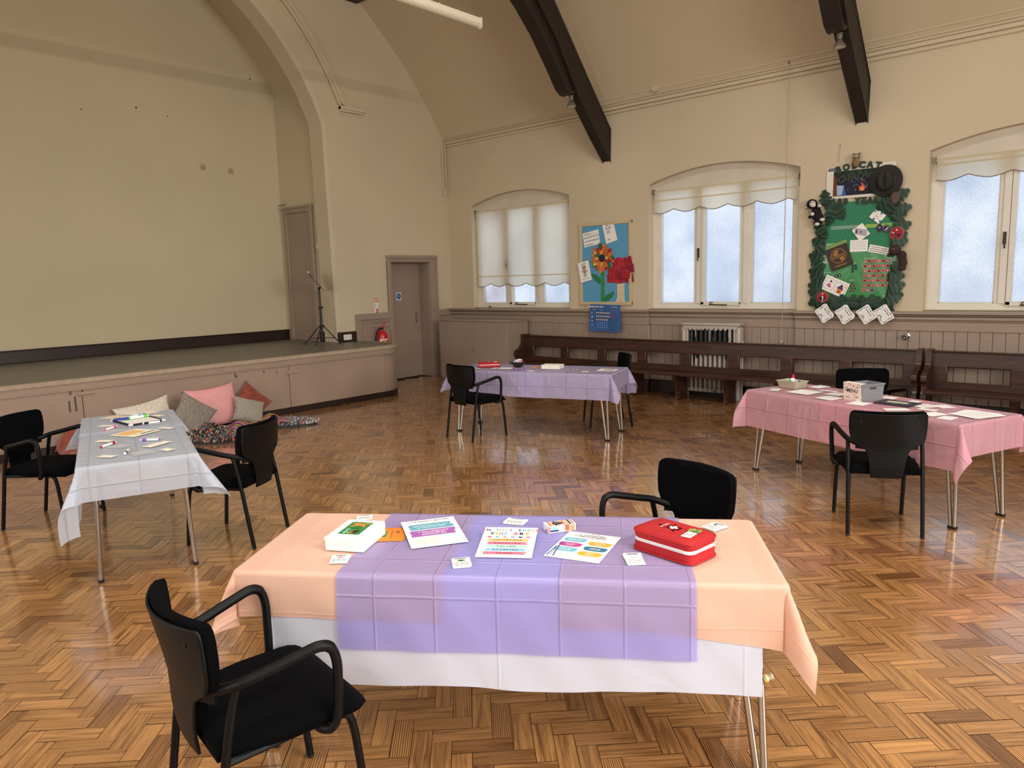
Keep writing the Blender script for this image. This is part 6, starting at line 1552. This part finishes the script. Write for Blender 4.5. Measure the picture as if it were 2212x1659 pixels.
rbadge(-3.18, 1.37, 'round red badge with a black burst, at the lower left of the leaf border', .068)
b = MB(); b.poly([(0, -.055), (.038, 0), (0, .055), (-.038, 0)], .004, P_('3a1f4a')); b.box((0, 0, .002), (.05, .05, .003), P_('3a1f4a'), Matrix.Rotation(pi/4, 3, 'Z')); b.disc(0, 0, .012, .0046, P_('a890b8'), 10); o = b.build('diamond_badge', smooth=0); wput(o, -2.568, 2.164, .026); tag(o, 'small purple diamond badge left of the navy round badge on the green display', 'badge')
b = MB(); b.lathe([(.042, 0), (.042, .004), (.0001, .0042)], P_('17233c'), (0, 0, 0), 22); b.disc(0, 0, .035, .0046, P_('c8ccd4'), 22); b.disc(0, 0, .032, .0049, P_('17233c'), 22); b.poly([(-.02, -.016), (.0, -.004), (.016, .018), (.02, .012), (.008, -.012), (-.004, -.02)], .0052, WHITEP); o = b.build('round_patch', smooth=0); wput(o, -2.494, 2.152, .026); tag(o, 'small navy round badge beside the lime strip on the green display', 'badge')
# monstera leaf border
LEAF = mat('dark_green_monstera_leaf', '183a2a', .4, var=.15, vscale=30); VEIN = mat('leaf_vein', '4f7a60', .6)
def leaf_mesh(seed):
    r = random.Random(seed); n = 44; pts = []
    for i in range(n):
        t = 2*pi*i/n; w = .085*(1-.15*cos(t)); x = w*sin(t)*(1.0-.25*max(0, cos(t))); y = .115*cos(t)*(1 if cos(t) > 0 else .8)
        if abs(x) > .03 and -.075 < y < .095 and i % 4 == 2: x *= .40; y += .012
        pts.append((x, y))
    b = MB(); tris = tessellate_polygon([[Vector((p[0], p[1], 0)) for p in pts]])
    f = lambda x, y: .008+.16*abs(x)-.55*y*y+.004*sin(seed+9*y)
    b.add([(x, y, f(x, y)) for x, y in pts]+[(x, y, f(x, y)-.0015) for x, y in pts], [tuple(t) for t in tris]+[tuple(i+n for i in reversed(t)) for t in tris]+[(i, n+i, n+(i+1) % n, (i+1) % n) for i in range(n)], LEAF)
    b.tube([(0, -.10, f(0, -.10)+.001), (0, -.03, f(0, -.03)+.001), (0, .05, f(0, .05)+.001), (0, .10, f(0, .10)+.001)], .0016, VEIN, 5)
    return b
leaf_protos = [leaf_mesh(s).build('monstera_leaf', smooth=0) for s in (1, 2, 3)]
LEAFS = [('L', -3.19, 2.55, .2), ('L', -3.11, 2.44, -2.3), ('L', -3.02, 2.38, -2.7), ('L', -3.12, 2.33, 2.8), ('L', -3.235, 2.20, .6), ('L', -3.225, 2.10, 2.7), ('L', -3.25, 2.01, .9), ('L', -3.245, 1.92, 2.4), ('L', -3.27, 1.85, 1.2), ('L', -3.255, 1.76, .8), ('L', -3.27, 1.67, 1.3), ('L', -3.26, 1.58, 1.0), ('L', -3.265, 1.50, 1.4), ('L', -3.265, 1.41, 1.2),
         ('B', -3.26, 1.32, 2.0), ('B', -3.20, 1.26, 2.4), ('B', -3.06, 1.34, -.6), ('B', -3.03, 1.27, -1.8), ('B', -2.94, 1.30, .2), ('B', -2.83, 1.295, -.1), ('B', -2.73, 1.29, .15), ('B', -2.63, 1.295, -.15), ('B', -2.54, 1.27, .2), ('B', -2.46, 1.25, -2.2),
         ('R', -2.40, 1.33, -1.2), ('R', -2.39, 1.40, -1.7), ('R', -2.37, 1.48, -1.2), ('R', -2.38, 1.60, -1.5), ('R', -2.35, 1.71, -1.0), ('R', -2.36, 1.98, -1.3), ('R', -2.35, 2.02, -.7), ('R', -2.335, 2.16, -1.2), ('R', -2.36, 2.29, -.8), ('R', -2.34, 2.36, -1.4), ('R', -2.45, 2.40, 2.4), ('R', -2.42, 2.33, 2.9), ('R', -2.36, 2.51, -1.0), ('R', -2.52, 2.42, 2.0)]
LL = dict(L='dark green monstera leaf in the column down the left side of the green display', B='dark green monstera leaf in the row under the green display', R='dark green monstera leaf in the column down the right side of the green display')
GG = dict(L='leaves down the left of the display', B='leaves under the display', R='leaves down the right of the display')
for i, (k, x, z, a) in enumerate(LEAFS):
    o = leaf_protos[i] if i < 3 else leaf_protos[i % 3].copy()
    if i >= 3: COL.objects.link(o)
    wput(o, x, z, .012+.006*(i % 5), a); o.scale = (.92, .92, .9); tag(o, LL[k], 'leaf', GG[k])
# laminated pledge cards hanging in bundles over the dado rail
def card_bundle(n, seed):
    t = empty('card_bundle'); r = random.Random(seed); w, h = .185, .155
    for i in range(n):
        a = r.uniform(-.12, .12) if i < n-1 else 0; b = MB(); b.M = Matrix.Rotation(a, 4, 'Z') @ Matrix.Translation((0, 0, .003*i)); pts = []
        for cx, cy, q in ((w/2-.012, h/2-.012, 0), (-w/2+.012, h/2-.012, pi/2), (-w/2+.012, -h/2+.012, pi), (w/2-.012, -h/2+.012, 3*pi/2)): pts += arc((cx, cy), .012, q, q+pi/2, 4)
        LAM = mat('laminated_card', 'f2f2ee', .12); b.prism(pts, 2, 0, .0012, LAM)
        if i == n-1:
            z = .0016
            for k in range(56):
                q = k/56*2*pi; s = max(abs(cos(q)), abs(sin(q))); x, y = cos(q)/s*(w/2-.017), sin(q)/s*(h/2-.017); b.disc(x+r.uniform(-.006, .006), y+r.uniform(-.006, .006), r.uniform(.003, .0055), z, INK, 7)
            scribble(b, -.05, .05, .035, z, INK, .011, seed); 
            for q in range(4): b.rect(-.055, .012-.016*q, .055, .0135-.016*q, z, GREYINK)
            b.poly([(-.03, -.052), (.0, -.042), (.03, -.056), (.012, -.038), (.0, -.034), (-.02, -.04)], z, INK)
        b.build('card', t, smooth=0)
    return t
for i, (x, z, n, lab) in enumerate(((-3.115, 1.175, 3, 'leftmost bundle of white patterned cards hanging below the green display'), (-2.876, 1.165, 5, 'second bundle from the left of white patterned cards below the green display'), (-2.636, 1.167, 5, 'second bundle from the right of white patterned cards below the green display'), (-2.446, 1.17, 5, 'rightmost bundle of white patterned cards hanging below the green display'))):
    o = card_bundle(n, i+1); wput(o, x, z, .155, -.95); tag(o, lab, 'cards', 'bundles of laminated cards')
# pull cord with cleat, hook, loose string
def pull_cord():
    t = empty('pull_cord', (-3.65, YW-.05, .78)); tag(t, 'long thin cord hanging from the cornice past the middle window to a wall cleat', 'cord')
    CO = mat('old_cream_cord', 'b5a684', .9)
    b = MB(); b.tube([(.01, -.06, 3.37), (.008, -.07, 2), (0, -.06, .02)], .0035, CO, 6); b.tube([(.025, -.06, 3.37), (.022, -.09, 1.4), (.018, -.09, .95)], .0018, CO, 5); b.build('line', t)
    b = MB(); b.tube([(.0, -.05, 3.40), (.0, -.07, 3.42), (.02, -.07, 3.42), (.02, -.05, 3.38)], .004, STEEL, 6); b.tube([(.01, .0, 3.41), (.01, -.06, 3.41)], .005, STEEL, 6); b.build('top_hook', t)
    b = MB(); b.box((0, -.035, .01), (.016, .04, .03), STEEL); b.tube([(0, -.06, -.03), (0, -.065, .01), (0, -.06, .06)], .006, STEEL, 8); b.ball((0, -.062, .015), .016, CO, 10, 6); b.build('cleat', t, bevel=.002)
pull_cord()
b = MB(); b.tube([(0, 0, .10), (.002, -.012, .09), (-.004, -.012, .02), (-.012, -.010, -.10)], .0022, mat('old_cream_cord', 'b5a684'), 6); b.lathe([(.006, 0), (.006, -.01), (.0001, -.012)], P_('8a7a60'), (0, 0, .10), 8, 'Y')
o = b.build('loose_string'); o.location = (-3.045, YW-.001, 3.06); tag(o, 'short loose string on a nail above the campfire picture', 'string')
def coat_hook():
    t = empty('wall_tap', (-2.21, 9.285, .925)); tag(t, 'small chrome fitting projecting from the panelling above the pew ends', 'wall fitting')
    b = MB(); b.lathe([(.028, 0), (.028, -.008), (.014, -.016), (.012, -.045)], CHROME, (0, 0, 0), 18, 'Y'); b.build('base_plate', t)
    b = MB(); b.lathe([(.016, -.03), (.022, -.045), (.03, -.075), (.026, -.078), (.016, -.06), (.0001, -.055)], mat('tarnished_chrome', '75706a', .25, metal=.9), (0, 0, 0), 18, 'Y'); b.v = [(x-.3*abs(y)*.6, y, z-.25*abs(y)) for x, y, z in b.v]; b.build('cup', t)
coat_hook()
b = MB(); b.ball((0, 0, .012), (.03, .015, .010), PBR, 10, 6); b.ball((.02, 0, .018), (.012, .012, .012), P_('7a4a34'), 8, 6); o = b.build('sill_ornament', smooth=60); o.location = (-8.83, YW-.02, 1.2152); tag(o, 'tiny brown ornament on the sill of the window nearest the stage', 'ornament')

# ------------------------------------------------------------------ things on the end wall and stage
def extinguisher():
    t = empty('fire_extinguisher', (XE+.135, 7.615, .36)); tag(t, 'red foam fire extinguisher with a cream label, beside the hall door', 'fire extinguisher')
    b = MB(); b.lathe([(.078, 0), (.085, .02), (.085, .46), (.078, .50), (.05, .535), (.03, .545), (.028, .565)], REDGLOSS, (0, 0, 0), 28); b.build('cylinder', t, smooth=45)
    b = MB(); b.lathe([(.022, .56), (.026, .575), (.022, .60), (.0001, .605)], P_('2a2a2c'), (0, 0, 0), 16); b.build('valve', t)
    b = MB(); b.tube([(.0, -.01, .60), (.01, .03, .615), (.01, .115, .61)], .010, REDGLOSS, 8, flat_=.6); b.build('carry_handle', t)
    b = MB(); b.tube([(.0, -.01, .605), (.01, .02, .64), (.01, .085, .70)], .010, REDGLOSS, 8, flat_=.6); b.build('lever', t)
    b = MB(); b.tube(smooth_path([(0, -.02, .585), (.01, -.09, .575), (.015, -.14, .50), (.01, -.16, .36), (.01, -.15, .2), (.01, -.10, .12)], 6), .012, RUBBER, 10); b.build('hose', t)
    b = MB(); n = 14
    def band(z0, z1, m, a0, a1, r=.0858):
        vs2 = [(r*cos(a0+(a1-a0)*k/n), r*sin(a0+(a1-a0)*k/n), z) for z in (z0, z1) for k in range(n+1)]; b.add(vs2, [(k, k+1, n+2+k, n+1+k) for k in range(n)], m)
    band(.34, .42, P_('e8d4b0'), -1.25, .95)
    for k in range(4): band(.20+.03*k, .212+.03*k, P_('e8b8a8'), -.9, .5, .0859)
    b.M = basis_mat((.0865, -.005, .38), (0, 1, 0), (0, 0, 1), (1, 0, 0), 0); b.text('FOAM', 0, 0, .048, .0, P_('b01a22'), bold=.04)
    b.build('label', t, smooth=60)
    b = MB(); b.b2((-.088, -.03, .15), (-.080, .03, .55), P_('b01820')); b.b2((-.092, -.03, .40), (-.08, .03, .44), P_('b01820')); b.build('wall_bracket', t, bevel=.003)
extinguisher()
b = MB(); b.box((0, 0, .001), (.066, .235, .002), WHITEP); z = .0024
b.rect(-.033, .055, .033, .117, z, P_('c0202a')); b.rect(-.022, .066, -.008, .108, z+.0003, WHITEP); b.rect(.006, .066, .02, .108, z+.0003, WHITEP)
b.rect(-.033, -.005, .033, .03, z, P_('f0ece4')); b.text('FIRE ID', 0, .04, .014, z, INK); 
for y in (.012, -.02): b.disc(-.018, y, .010, z+.0002, P_('2f7a3c'), 12); scribble(b, -.005, .03, y, z+.0002, INK, .006, 3)
b.rect(-.01, -.117, .033, -.05, z, P_('c0202a')); scribble(b, -.03, -.012, -.08, z, INK, .006, 4); scribble(b, -.004, .028, -.075, z+.0003, WHITEP, .006, 5); scribble(b, -.004, .028, -.095, z+.0003, WHITEP, .006, 6)
o = b.build('extinguisher_sign', smooth=0); o.matrix_world = on_end_wall(7.625, 1.318, XE+.0005); tag(o, 'narrow red and white fire sign strip on the wall above the extinguisher', 'sign')
def socket():
    t = empty('double_socket', (XE+.031, 6.995, .845)); tag(t, 'white double plug socket on the dark skirting at the foot of the arch', 'socket'); WP = P_('e2e0d8')
    b = MB(); b.box((.008, 0, 0), (.016, .150, .088), WP); b.build('plate', t, bevel=.004)
    for s in (-1, 1):
        q = MB(); q.box((.0175, s*.037+.02*s*0, .022), (.004, .014, .02), WP); q.build('switch', t, bevel=.001)
        h = MB(); 
        for dy, dz in ((0, .004), (-.011, -.016), (.011, -.016)): h.box((.0163, s*.045+dy, dz-.008), (.0006, .006, .008), INK)
        for k, (dy, dz) in enumerate(((0, .004), (-.011, -.016), (.011, -.016))): pass
        hh = h.build('pin_holes', t, smooth=0)
socket()
b = MB(); b.lathe([(.060, 0), (.060, -.03), (.045, -.045), (.0001, -.048)], mat('cream_plastic', 'c9bb98', .5), (0, 0, 0), 24, 'Y'); o = b.build('wall_sounder'); o.location = (-10.20, 6.872, 2.29); tag(o, 'round cream fixture on the jamb beside the stage door', 'wall fitting')
b = MB(); b.b2((-.10, 0, -.01), (.02, -.05, .01), STEEL); b.tube([(-.06, -.05, 0), (-.06, -.07, -.03)], .006, STEEL, 6); o = b.build('curtain_bracket', bevel=.002); o.location = (-11.15, 6.884, 3.02); tag(o, 'small metal bracket on the jamb above the stage door', 'bracket')
def music_stand():
    cx, cy, z0 = -9.82, 6.56, .772
    t = empty('music_stand', (cx, cy, z0)); tag(t, 'black folding music stand on the stage beside the arch pier', 'music stand')
    BK = mat('black_powder_coat', '121214', .45); r2 = Vector((.555, .832, 0)); d2 = Vector((-.832, .555, 0))
    b = MB(); b.tube([(0, 0, .06), (0, 0, .58)], .017, BK, 12); b.build('lower_tube', t)
    b = MB(); b.tube([(0, 0, .56), (0, 0, .86)], .012, BK, 12); b.build('upper_tube', t)
    for z, rr in ((.28, .03), (.565, .027), (.10, .024)):
        b = MB(); b.lathe([(rr, -.02), (rr, .02)], BK, (0, 0, z), 14); b.tube([(rr*.5, 0, z), (rr+.035, 0, z)], .007, BK, 8); b.ball((rr+.035, 0, z), .012, BK, 8, 6); b.build('collar', t)
    for a in (-2.30, -.95, .72, ):
        e = Vector((cos(a), sin(a), 0)); b = MB(); b.tube([Vector((0, 0, .28))+e*.03, Vector((0, 0, .01))+e*.27], .009, BK, 8); b.tube([Vector((0, 0, .10))+e*.02, Vector((0, 0, .09))+e*.19], .006, BK, 6); l = b.build('leg', t)
        c = MB(); c.ball(Vector((0, 0, .010))+e*.272, (.014, .014, .010), RUBBER, 8, 6); c.build('rubber_foot', l)
    b = MB(); b.tube([Vector((0, 0, .86)), r2*.02+Vector((0, 0, .88))], .013, BK, 8); b.ball((0, 0, .86), .02, BK, 10, 6); b.build('tilt_joint', t)
    top, bot = -r2*.145+Vector((0, 0, 1.095)), r2*.075+Vector((0, 0, .83)); b = MB()
    nrm = (top-bot).cross(d2).normalized()
    for s in (0, ):
        q = [top-d2*.23, top+d2*.23, bot+d2*.25, bot-d2*.25]; vs2 = [p for p in q]+[p+nrm*.012 for p in q]
        b.add(vs2, [(0, 1, 2, 3), (7, 6, 5, 4), (0, 4, 5, 1), (1, 5, 6, 2), (2, 6, 7, 3), (3, 7, 4, 0)], BK)
    b.build('desk', t, smooth=0)
    lip = r2*.06+Vector((0, 0, -.012)); b = MB(); q = [bot-d2*.25, bot+d2*.25, bot+d2*.25+lip, bot-d2*.25+lip]; b.add(q+[p+Vector((0, 0, .004)) for p in q], [(0, 1, 2, 3), (7, 6, 5, 4), (0, 4, 5, 1), (1, 5, 6, 2), (2, 6, 7, 3), (3, 7, 4, 0)], P_('6a6a5a')); b.build('lip', t, smooth=0)
    b = MB(); b.ball(top+Vector((0, 0, .01)), (.015, .015, .02), PWH, 8, 6); b.build('page_clip', t)
music_stand()

# ------------------------------------------------------------------ cushions, rugs and throws by the stage
def pillow(name, w, h, t, m, loc, lean, spin, label, yaw=0.0, group=None, pinch=.12, seed=0):
    n = 22; b = MB(); vs2 = []; fs = []
    for side in (1, -1):
        for j in range(n+1):
            for i in range(n+1):
                u, v = -1+2*i/n, -1+2*j/n
                pu = 1-pinch*(1-v*v)*0; ex = u*(1-pinch*(1-abs(v)**2)*abs(u)**3) ; ey = v*(1-pinch*(1-abs(u)**2)*abs(v)**3)
                th = max(0, (1-u*u)*(1-v*v))**.42
                wr = .008*noise2(u*2.5, v*2.5, seed)*th + .006*sin(8*(u+v)+seed)*(abs(u*v))**1.5*th
                vs2.append((ex*w/2, ey*h/2, side*(t/2*th+.002)+wr))
    k = (n+1)**2
    for j in range(n):
        for i in range(n): a = j*(n+1)+i; fs.append((a, a+1, a+n+2, a+n+1)); fs.append((k+a, k+a+n+1, k+a+n+2, k+a+1))
    rim = [i for i in range(n+1)]+[j*(n+1)+n for j in range(1, n+1)]+[n*(n+1)+i for i in range(n-1, -1, -1)]+[j*(n+1) for j in range(n-1, 0, -1)]
    for q in range(len(rim)): a, c = rim[q], rim[(q+1) % len(rim)]; fs.append((c, a, k+a, k+c))
    b.add(vs2, fs, m); o = b.build(name, smooth=60)
    # local x -> +Y of the hall, local y -> up leaning back against the stage, local z -> into the hall
    Z = Vector((cos(lean), 0, sin(lean))); X = Vector((0, 1, 0)); Y = Z.cross(X)
    R = Matrix.Rotation(yaw, 3, 'Z'); o.matrix_world = basis_mat(loc, R @ X, R @ Y, R @ Z, spin); tag(o, label, 'cushion', group); return o
def pattern_mat(name, c1, c2, c3, scale, dist, rough=.9, thresh=(.4, .5)):
    m = bpy.data.materials.new(name); m.use_nodes = True; nt = m.node_tree; b = nt.nodes['Principled BSDF']; b.inputs['Roughness'].default_value = rough; b.inputs['Sheen Weight'].default_value = .3
    tc = N(nt, 'ShaderNodeTexCoord'); wv = N(nt, 'ShaderNodeTexWave', i_Scale=scale, i_Distortion=dist, i_Detail=2.0); wv.inputs['Detail Scale'].default_value = 1.2
    nt.links.new(tc.outputs['Object'], wv.inputs['Vector']); rp = N(nt, 'ShaderNodeValToRGB'); e = rp.color_ramp.elements
    e[0].position = thresh[0]; e[0].color = (*lin(c1), 1); e[1].position = thresh[1]; e[1].color = (*lin(c2), 1); q = e.new(.8); q.color = (*lin(c3), 1)
    nt.links.new(wv.outputs[0], rp.inputs[0]); nt.links.new(rp.outputs[0], b.inputs['Base Color']); return m
PAT = pattern_mat('multicolour_swirl_print', 'e9e2d8', 'b98a80', 'cfc8b0', 15, 13)
GRY = pattern_mat('grey_paisley_velvet', '857d70', '9a9184', '766e62', 7, 15, thresh=(.3, .65))
GRY2 = pattern_mat('pale_grey_paisley_velvet', '958d80', 'aca495', '8a8275', 8, 15, thresh=(.3, .65))
RUST = mat('rust_velvet', '8a3a26', .8, var=.35, vscale=14, sheen=.4); PNK = mat('blush_pink_cotton', 'e2a0a0', .85, var=.05, vscale=5)
pillow('cushion', .62, .40, .15, PAT, (-8.47, 3.30, .255), .30, .14, 'cream cushion with a multicoloured swirl print, leaning on the stage behind the pale blue table', seed=1)
pillow('cushion', .62, .52, .17, PNK, (-8.45, 4.09, .275), .36, .06, 'large blush pink cushion leaning on the stage front', seed=2)
pillow('cushion', .43, .43, .17, GRY, (-8.22, 3.71, .245), .42, -.70, 'grey paisley velvet cushion leaning on the left of the pink cushion', seed=3)
pillow('cushion', .42, .42, .15, RUST, (-8.47, 4.56, .25), .40, .72, 'rust velvet cushion standing on its corner against the stage', seed=4)
pillow('cushion', .38, .32, .15, GRY2, (-8.20, 4.38, .205), .50, -.38, 'smaller pale grey paisley cushion in front of the rust one', seed=5)
def rag_rug(name, cx, cy, rx, ry, rot, hgt, cols, label, n, seed, zf):
    r = random.Random(seed); b = MB(); base = MB(); ca, sa = cos(rot), sin(rot)
    pts = [(rx*(1+.10*sin(3*k/24*2*pi+seed))*cos(2*pi*k/24), ry*(1+.08*cos(2*k/24*2*pi+seed))*sin(2*pi*k/24)) for k in range(24)]
    t = empty(name, (cx, cy, 0), rot); tag(t, label, 'rug')
    vs2 = [(0, 0, zf(0, 0)-.010)]+[(x*.5, y*.5, max(.006, zf(x*.5, y*.5)-.012)) for x, y in pts]+[(x*.95, y*.95, max(.004, zf(x*.95, y*.95)-.012)) for x, y in pts]+[(x*.95, y*.95, .001) for x, y in pts]
    fs = [(0, 1+k, 1+(k+1) % 24) for k in range(24)]+[(1+k, 25+k, 25+(k+1) % 24, 1+(k+1) % 24) for k in range(24)]+[(25+k, 49+k, 49+(k+1) % 24, 25+(k+1) % 24) for k in range(24)]+[tuple(49+k for k in range(23, -1, -1))]
    base.add(vs2, fs, P_('2c2e30')); base.build('backing', t)
    for i in range(n):
        a = r.uniform(0, 2*pi); q = sqrt(r.random()); x, y = rx*q*cos(a)*1.0, ry*q*sin(a); z = max(.004, zf(x, y)-.008)
        L = r.uniform(.022, .042); d = Vector((r.uniform(-1, 1), r.uniform(-1, 1), r.uniform(.5, 1.5))).normalized()*L; w = r.uniform(.005, .009); s = d.cross(Vector((r.random()-.5, r.random()-.5, .3))).normalized()*w; p = Vector((x, y, z)); u = s.cross(d).normalized()*.002
        b.add([p-s, p+s, p+d+s*.8, p+d-s*.8, p-s+u, p+s+u, p+d+s*.8+u, p+d-s*.8+u], [(3, 2, 1, 0), (4, 5, 6, 7), (0, 1, 5, 4), (2, 3, 7, 6), (1, 2, 6, 5), (3, 0, 4, 7)], P_(r.choice(cols)))
    o = b.build('rag_tufts', t, smooth=0); o['kind'] = 'stuff'
rag_rug('rag_rug', -7.93, 3.84, .46, .34, .5, .1, ['23282a', '31383a', '4a5652', '6a7470', 'b8b0a8', '1c2022', 'd0907c', 'e0602c', '8fa0a8', '2a3438'], 'dark grey and orange rag rug heaped in front of the grey and pink cushions', 1900, 3, lambda x, y: .03+.12*math.exp(-((x+.18)**2+(y-.05)**2)/.04))
rag_rug('rag_rug', -7.98, 4.74, .40, .24, .9, .05, ['5a6a74', '8a98a0', 'd0d0cc', '38444c', 'e0b0a0', 'c85a44', 'a8b4b8', '2c3438'], 'blue-grey and white rag rug lying flat beyond the right-hand armchair', 1300, 4, lambda x, y: .03+.03*math.exp(-(x*x+y*y)/.05))
# crocheted blanket and rust throw
def blanket():
    m = bpy.data.materials.new('striped_crochet'); m.use_nodes = True; nt = m.node_tree; b = nt.nodes['Principled BSDF']; b.inputs['Roughness'].default_value = .95
    uv = N(nt, 'ShaderNodeUVMap'); uv.uv_map = 'flat'; sp = N(nt, 'ShaderNodeSeparateXYZ'); nt.links.new(uv.outputs[0], sp.inputs[0])
    fr = N(nt, 'ShaderNodeMath', operation='FRACT'); ml = N(nt, 'ShaderNodeMath', operation='MULTIPLY'); ml.inputs[1].default_value = 4.2; nt.links.new(sp.outputs[1], ml.inputs[0]); nt.links.new(ml.outputs[0], fr.inputs[0])
    rp = N(nt, 'ShaderNodeValToRGB'); rp.color_ramp.interpolation = 'CONSTANT'; e = rp.color_ramp.elements; cols = ['c83a78', '20242c', 'd8c84a', '20242c', '4a8a6a', 'e0603a', '20242c', 'e8a0b0', '5a7ab0', '20242c']
    e[0].position = 0; e[0].color = (*lin(cols[0]), 1); e[1].position = .1; e[1].color = (*lin(cols[1]), 1)
    for i in range(2, 10): q = e.new(i/10); q.color = (*lin(cols[i]), 1)
    nt.links.new(fr.outputs[0], rp.inputs[0]); nt.links.new(rp.outputs[0], b.inputs['Base Color'])
    nx, ny = 60, 40; vs2, uvv, fs = [], [], []
    for j in range(ny+1):
        for i in range(nx+1):
            u, v = i/nx, j/ny; y = -.42+.84*u; x = -.17+.34*v+.05*sin(u*6)
            z = .035+.085*math.exp(-((u-.72)/.20)**2)*(1-.75*v)+.05*math.exp(-((u-.3)/.15)**2)*(1-v)+.016*sin(u*26+v*5)*(.5+.5*v)+.012*sin(v*17+u*3)
            vs2.append((x, y, max(.008, z))); uvv.append((u*1.0, v+.12*sin(u*9)))
    for j in range(ny):
        for i in range(nx): a = j*(nx+1)+i; fs.append((a, a+nx+1, a+nx+2, a+1))
    me = bpy.data.meshes.new('crochet_blanket'); me.from_pydata(vs2, [], fs); me.materials.append(m); l = me.uv_layers.new(name='flat')
    for lo in me.loops: l.data[lo.index].uv = uvv[lo.vertex_index]
    me.polygons.foreach_set('use_smooth', [True]*len(me.polygons)); o = bpy.data.objects.new('crochet_blanket', me); COL.objects.link(o); md = o.modifiers.new('s', 'SOLIDIFY'); md.thickness = .012; md.offset = 1
    o.location = (-8.02, 4.36, 0.0); o.rotation_euler = (0, 0, -.35); tag(o, 'bright striped crochet blanket crumpled between the two rag rugs', 'blanket')
blanket()
def throw():
    nx, ny = 46, 34; vs2, fs = [], []
    for j in range(ny+1):
        for i in range(nx+1):
            u, v = i/nx, j/ny; y = -.42+.84*u; x = -.22+.56*v
            z = .34*max(0, 1-v*1.35)**.7*(1-abs(2*u-1)**3)*(.85+.25*sin(u*7+1))+.02+.018*sin(u*22+v*9)+.014*sin(v*19-u*6)
            vs2.append((x, y, max(.006, z)))
    for j in range(ny):
        for i in range(nx): a = j*(nx+1)+i; fs.append((a, a+nx+1, a+nx+2, a+1))
    b = MB(); b.add(vs2, fs, RUST); o = b.build('rust_throw', smooth=60, solid=.008); o.location = (-8.37, 2.82, 0.002); tag(o, 'rust velvet throw heaped against the stage, behind the left side of the pale blue table', 'throw')
throw()
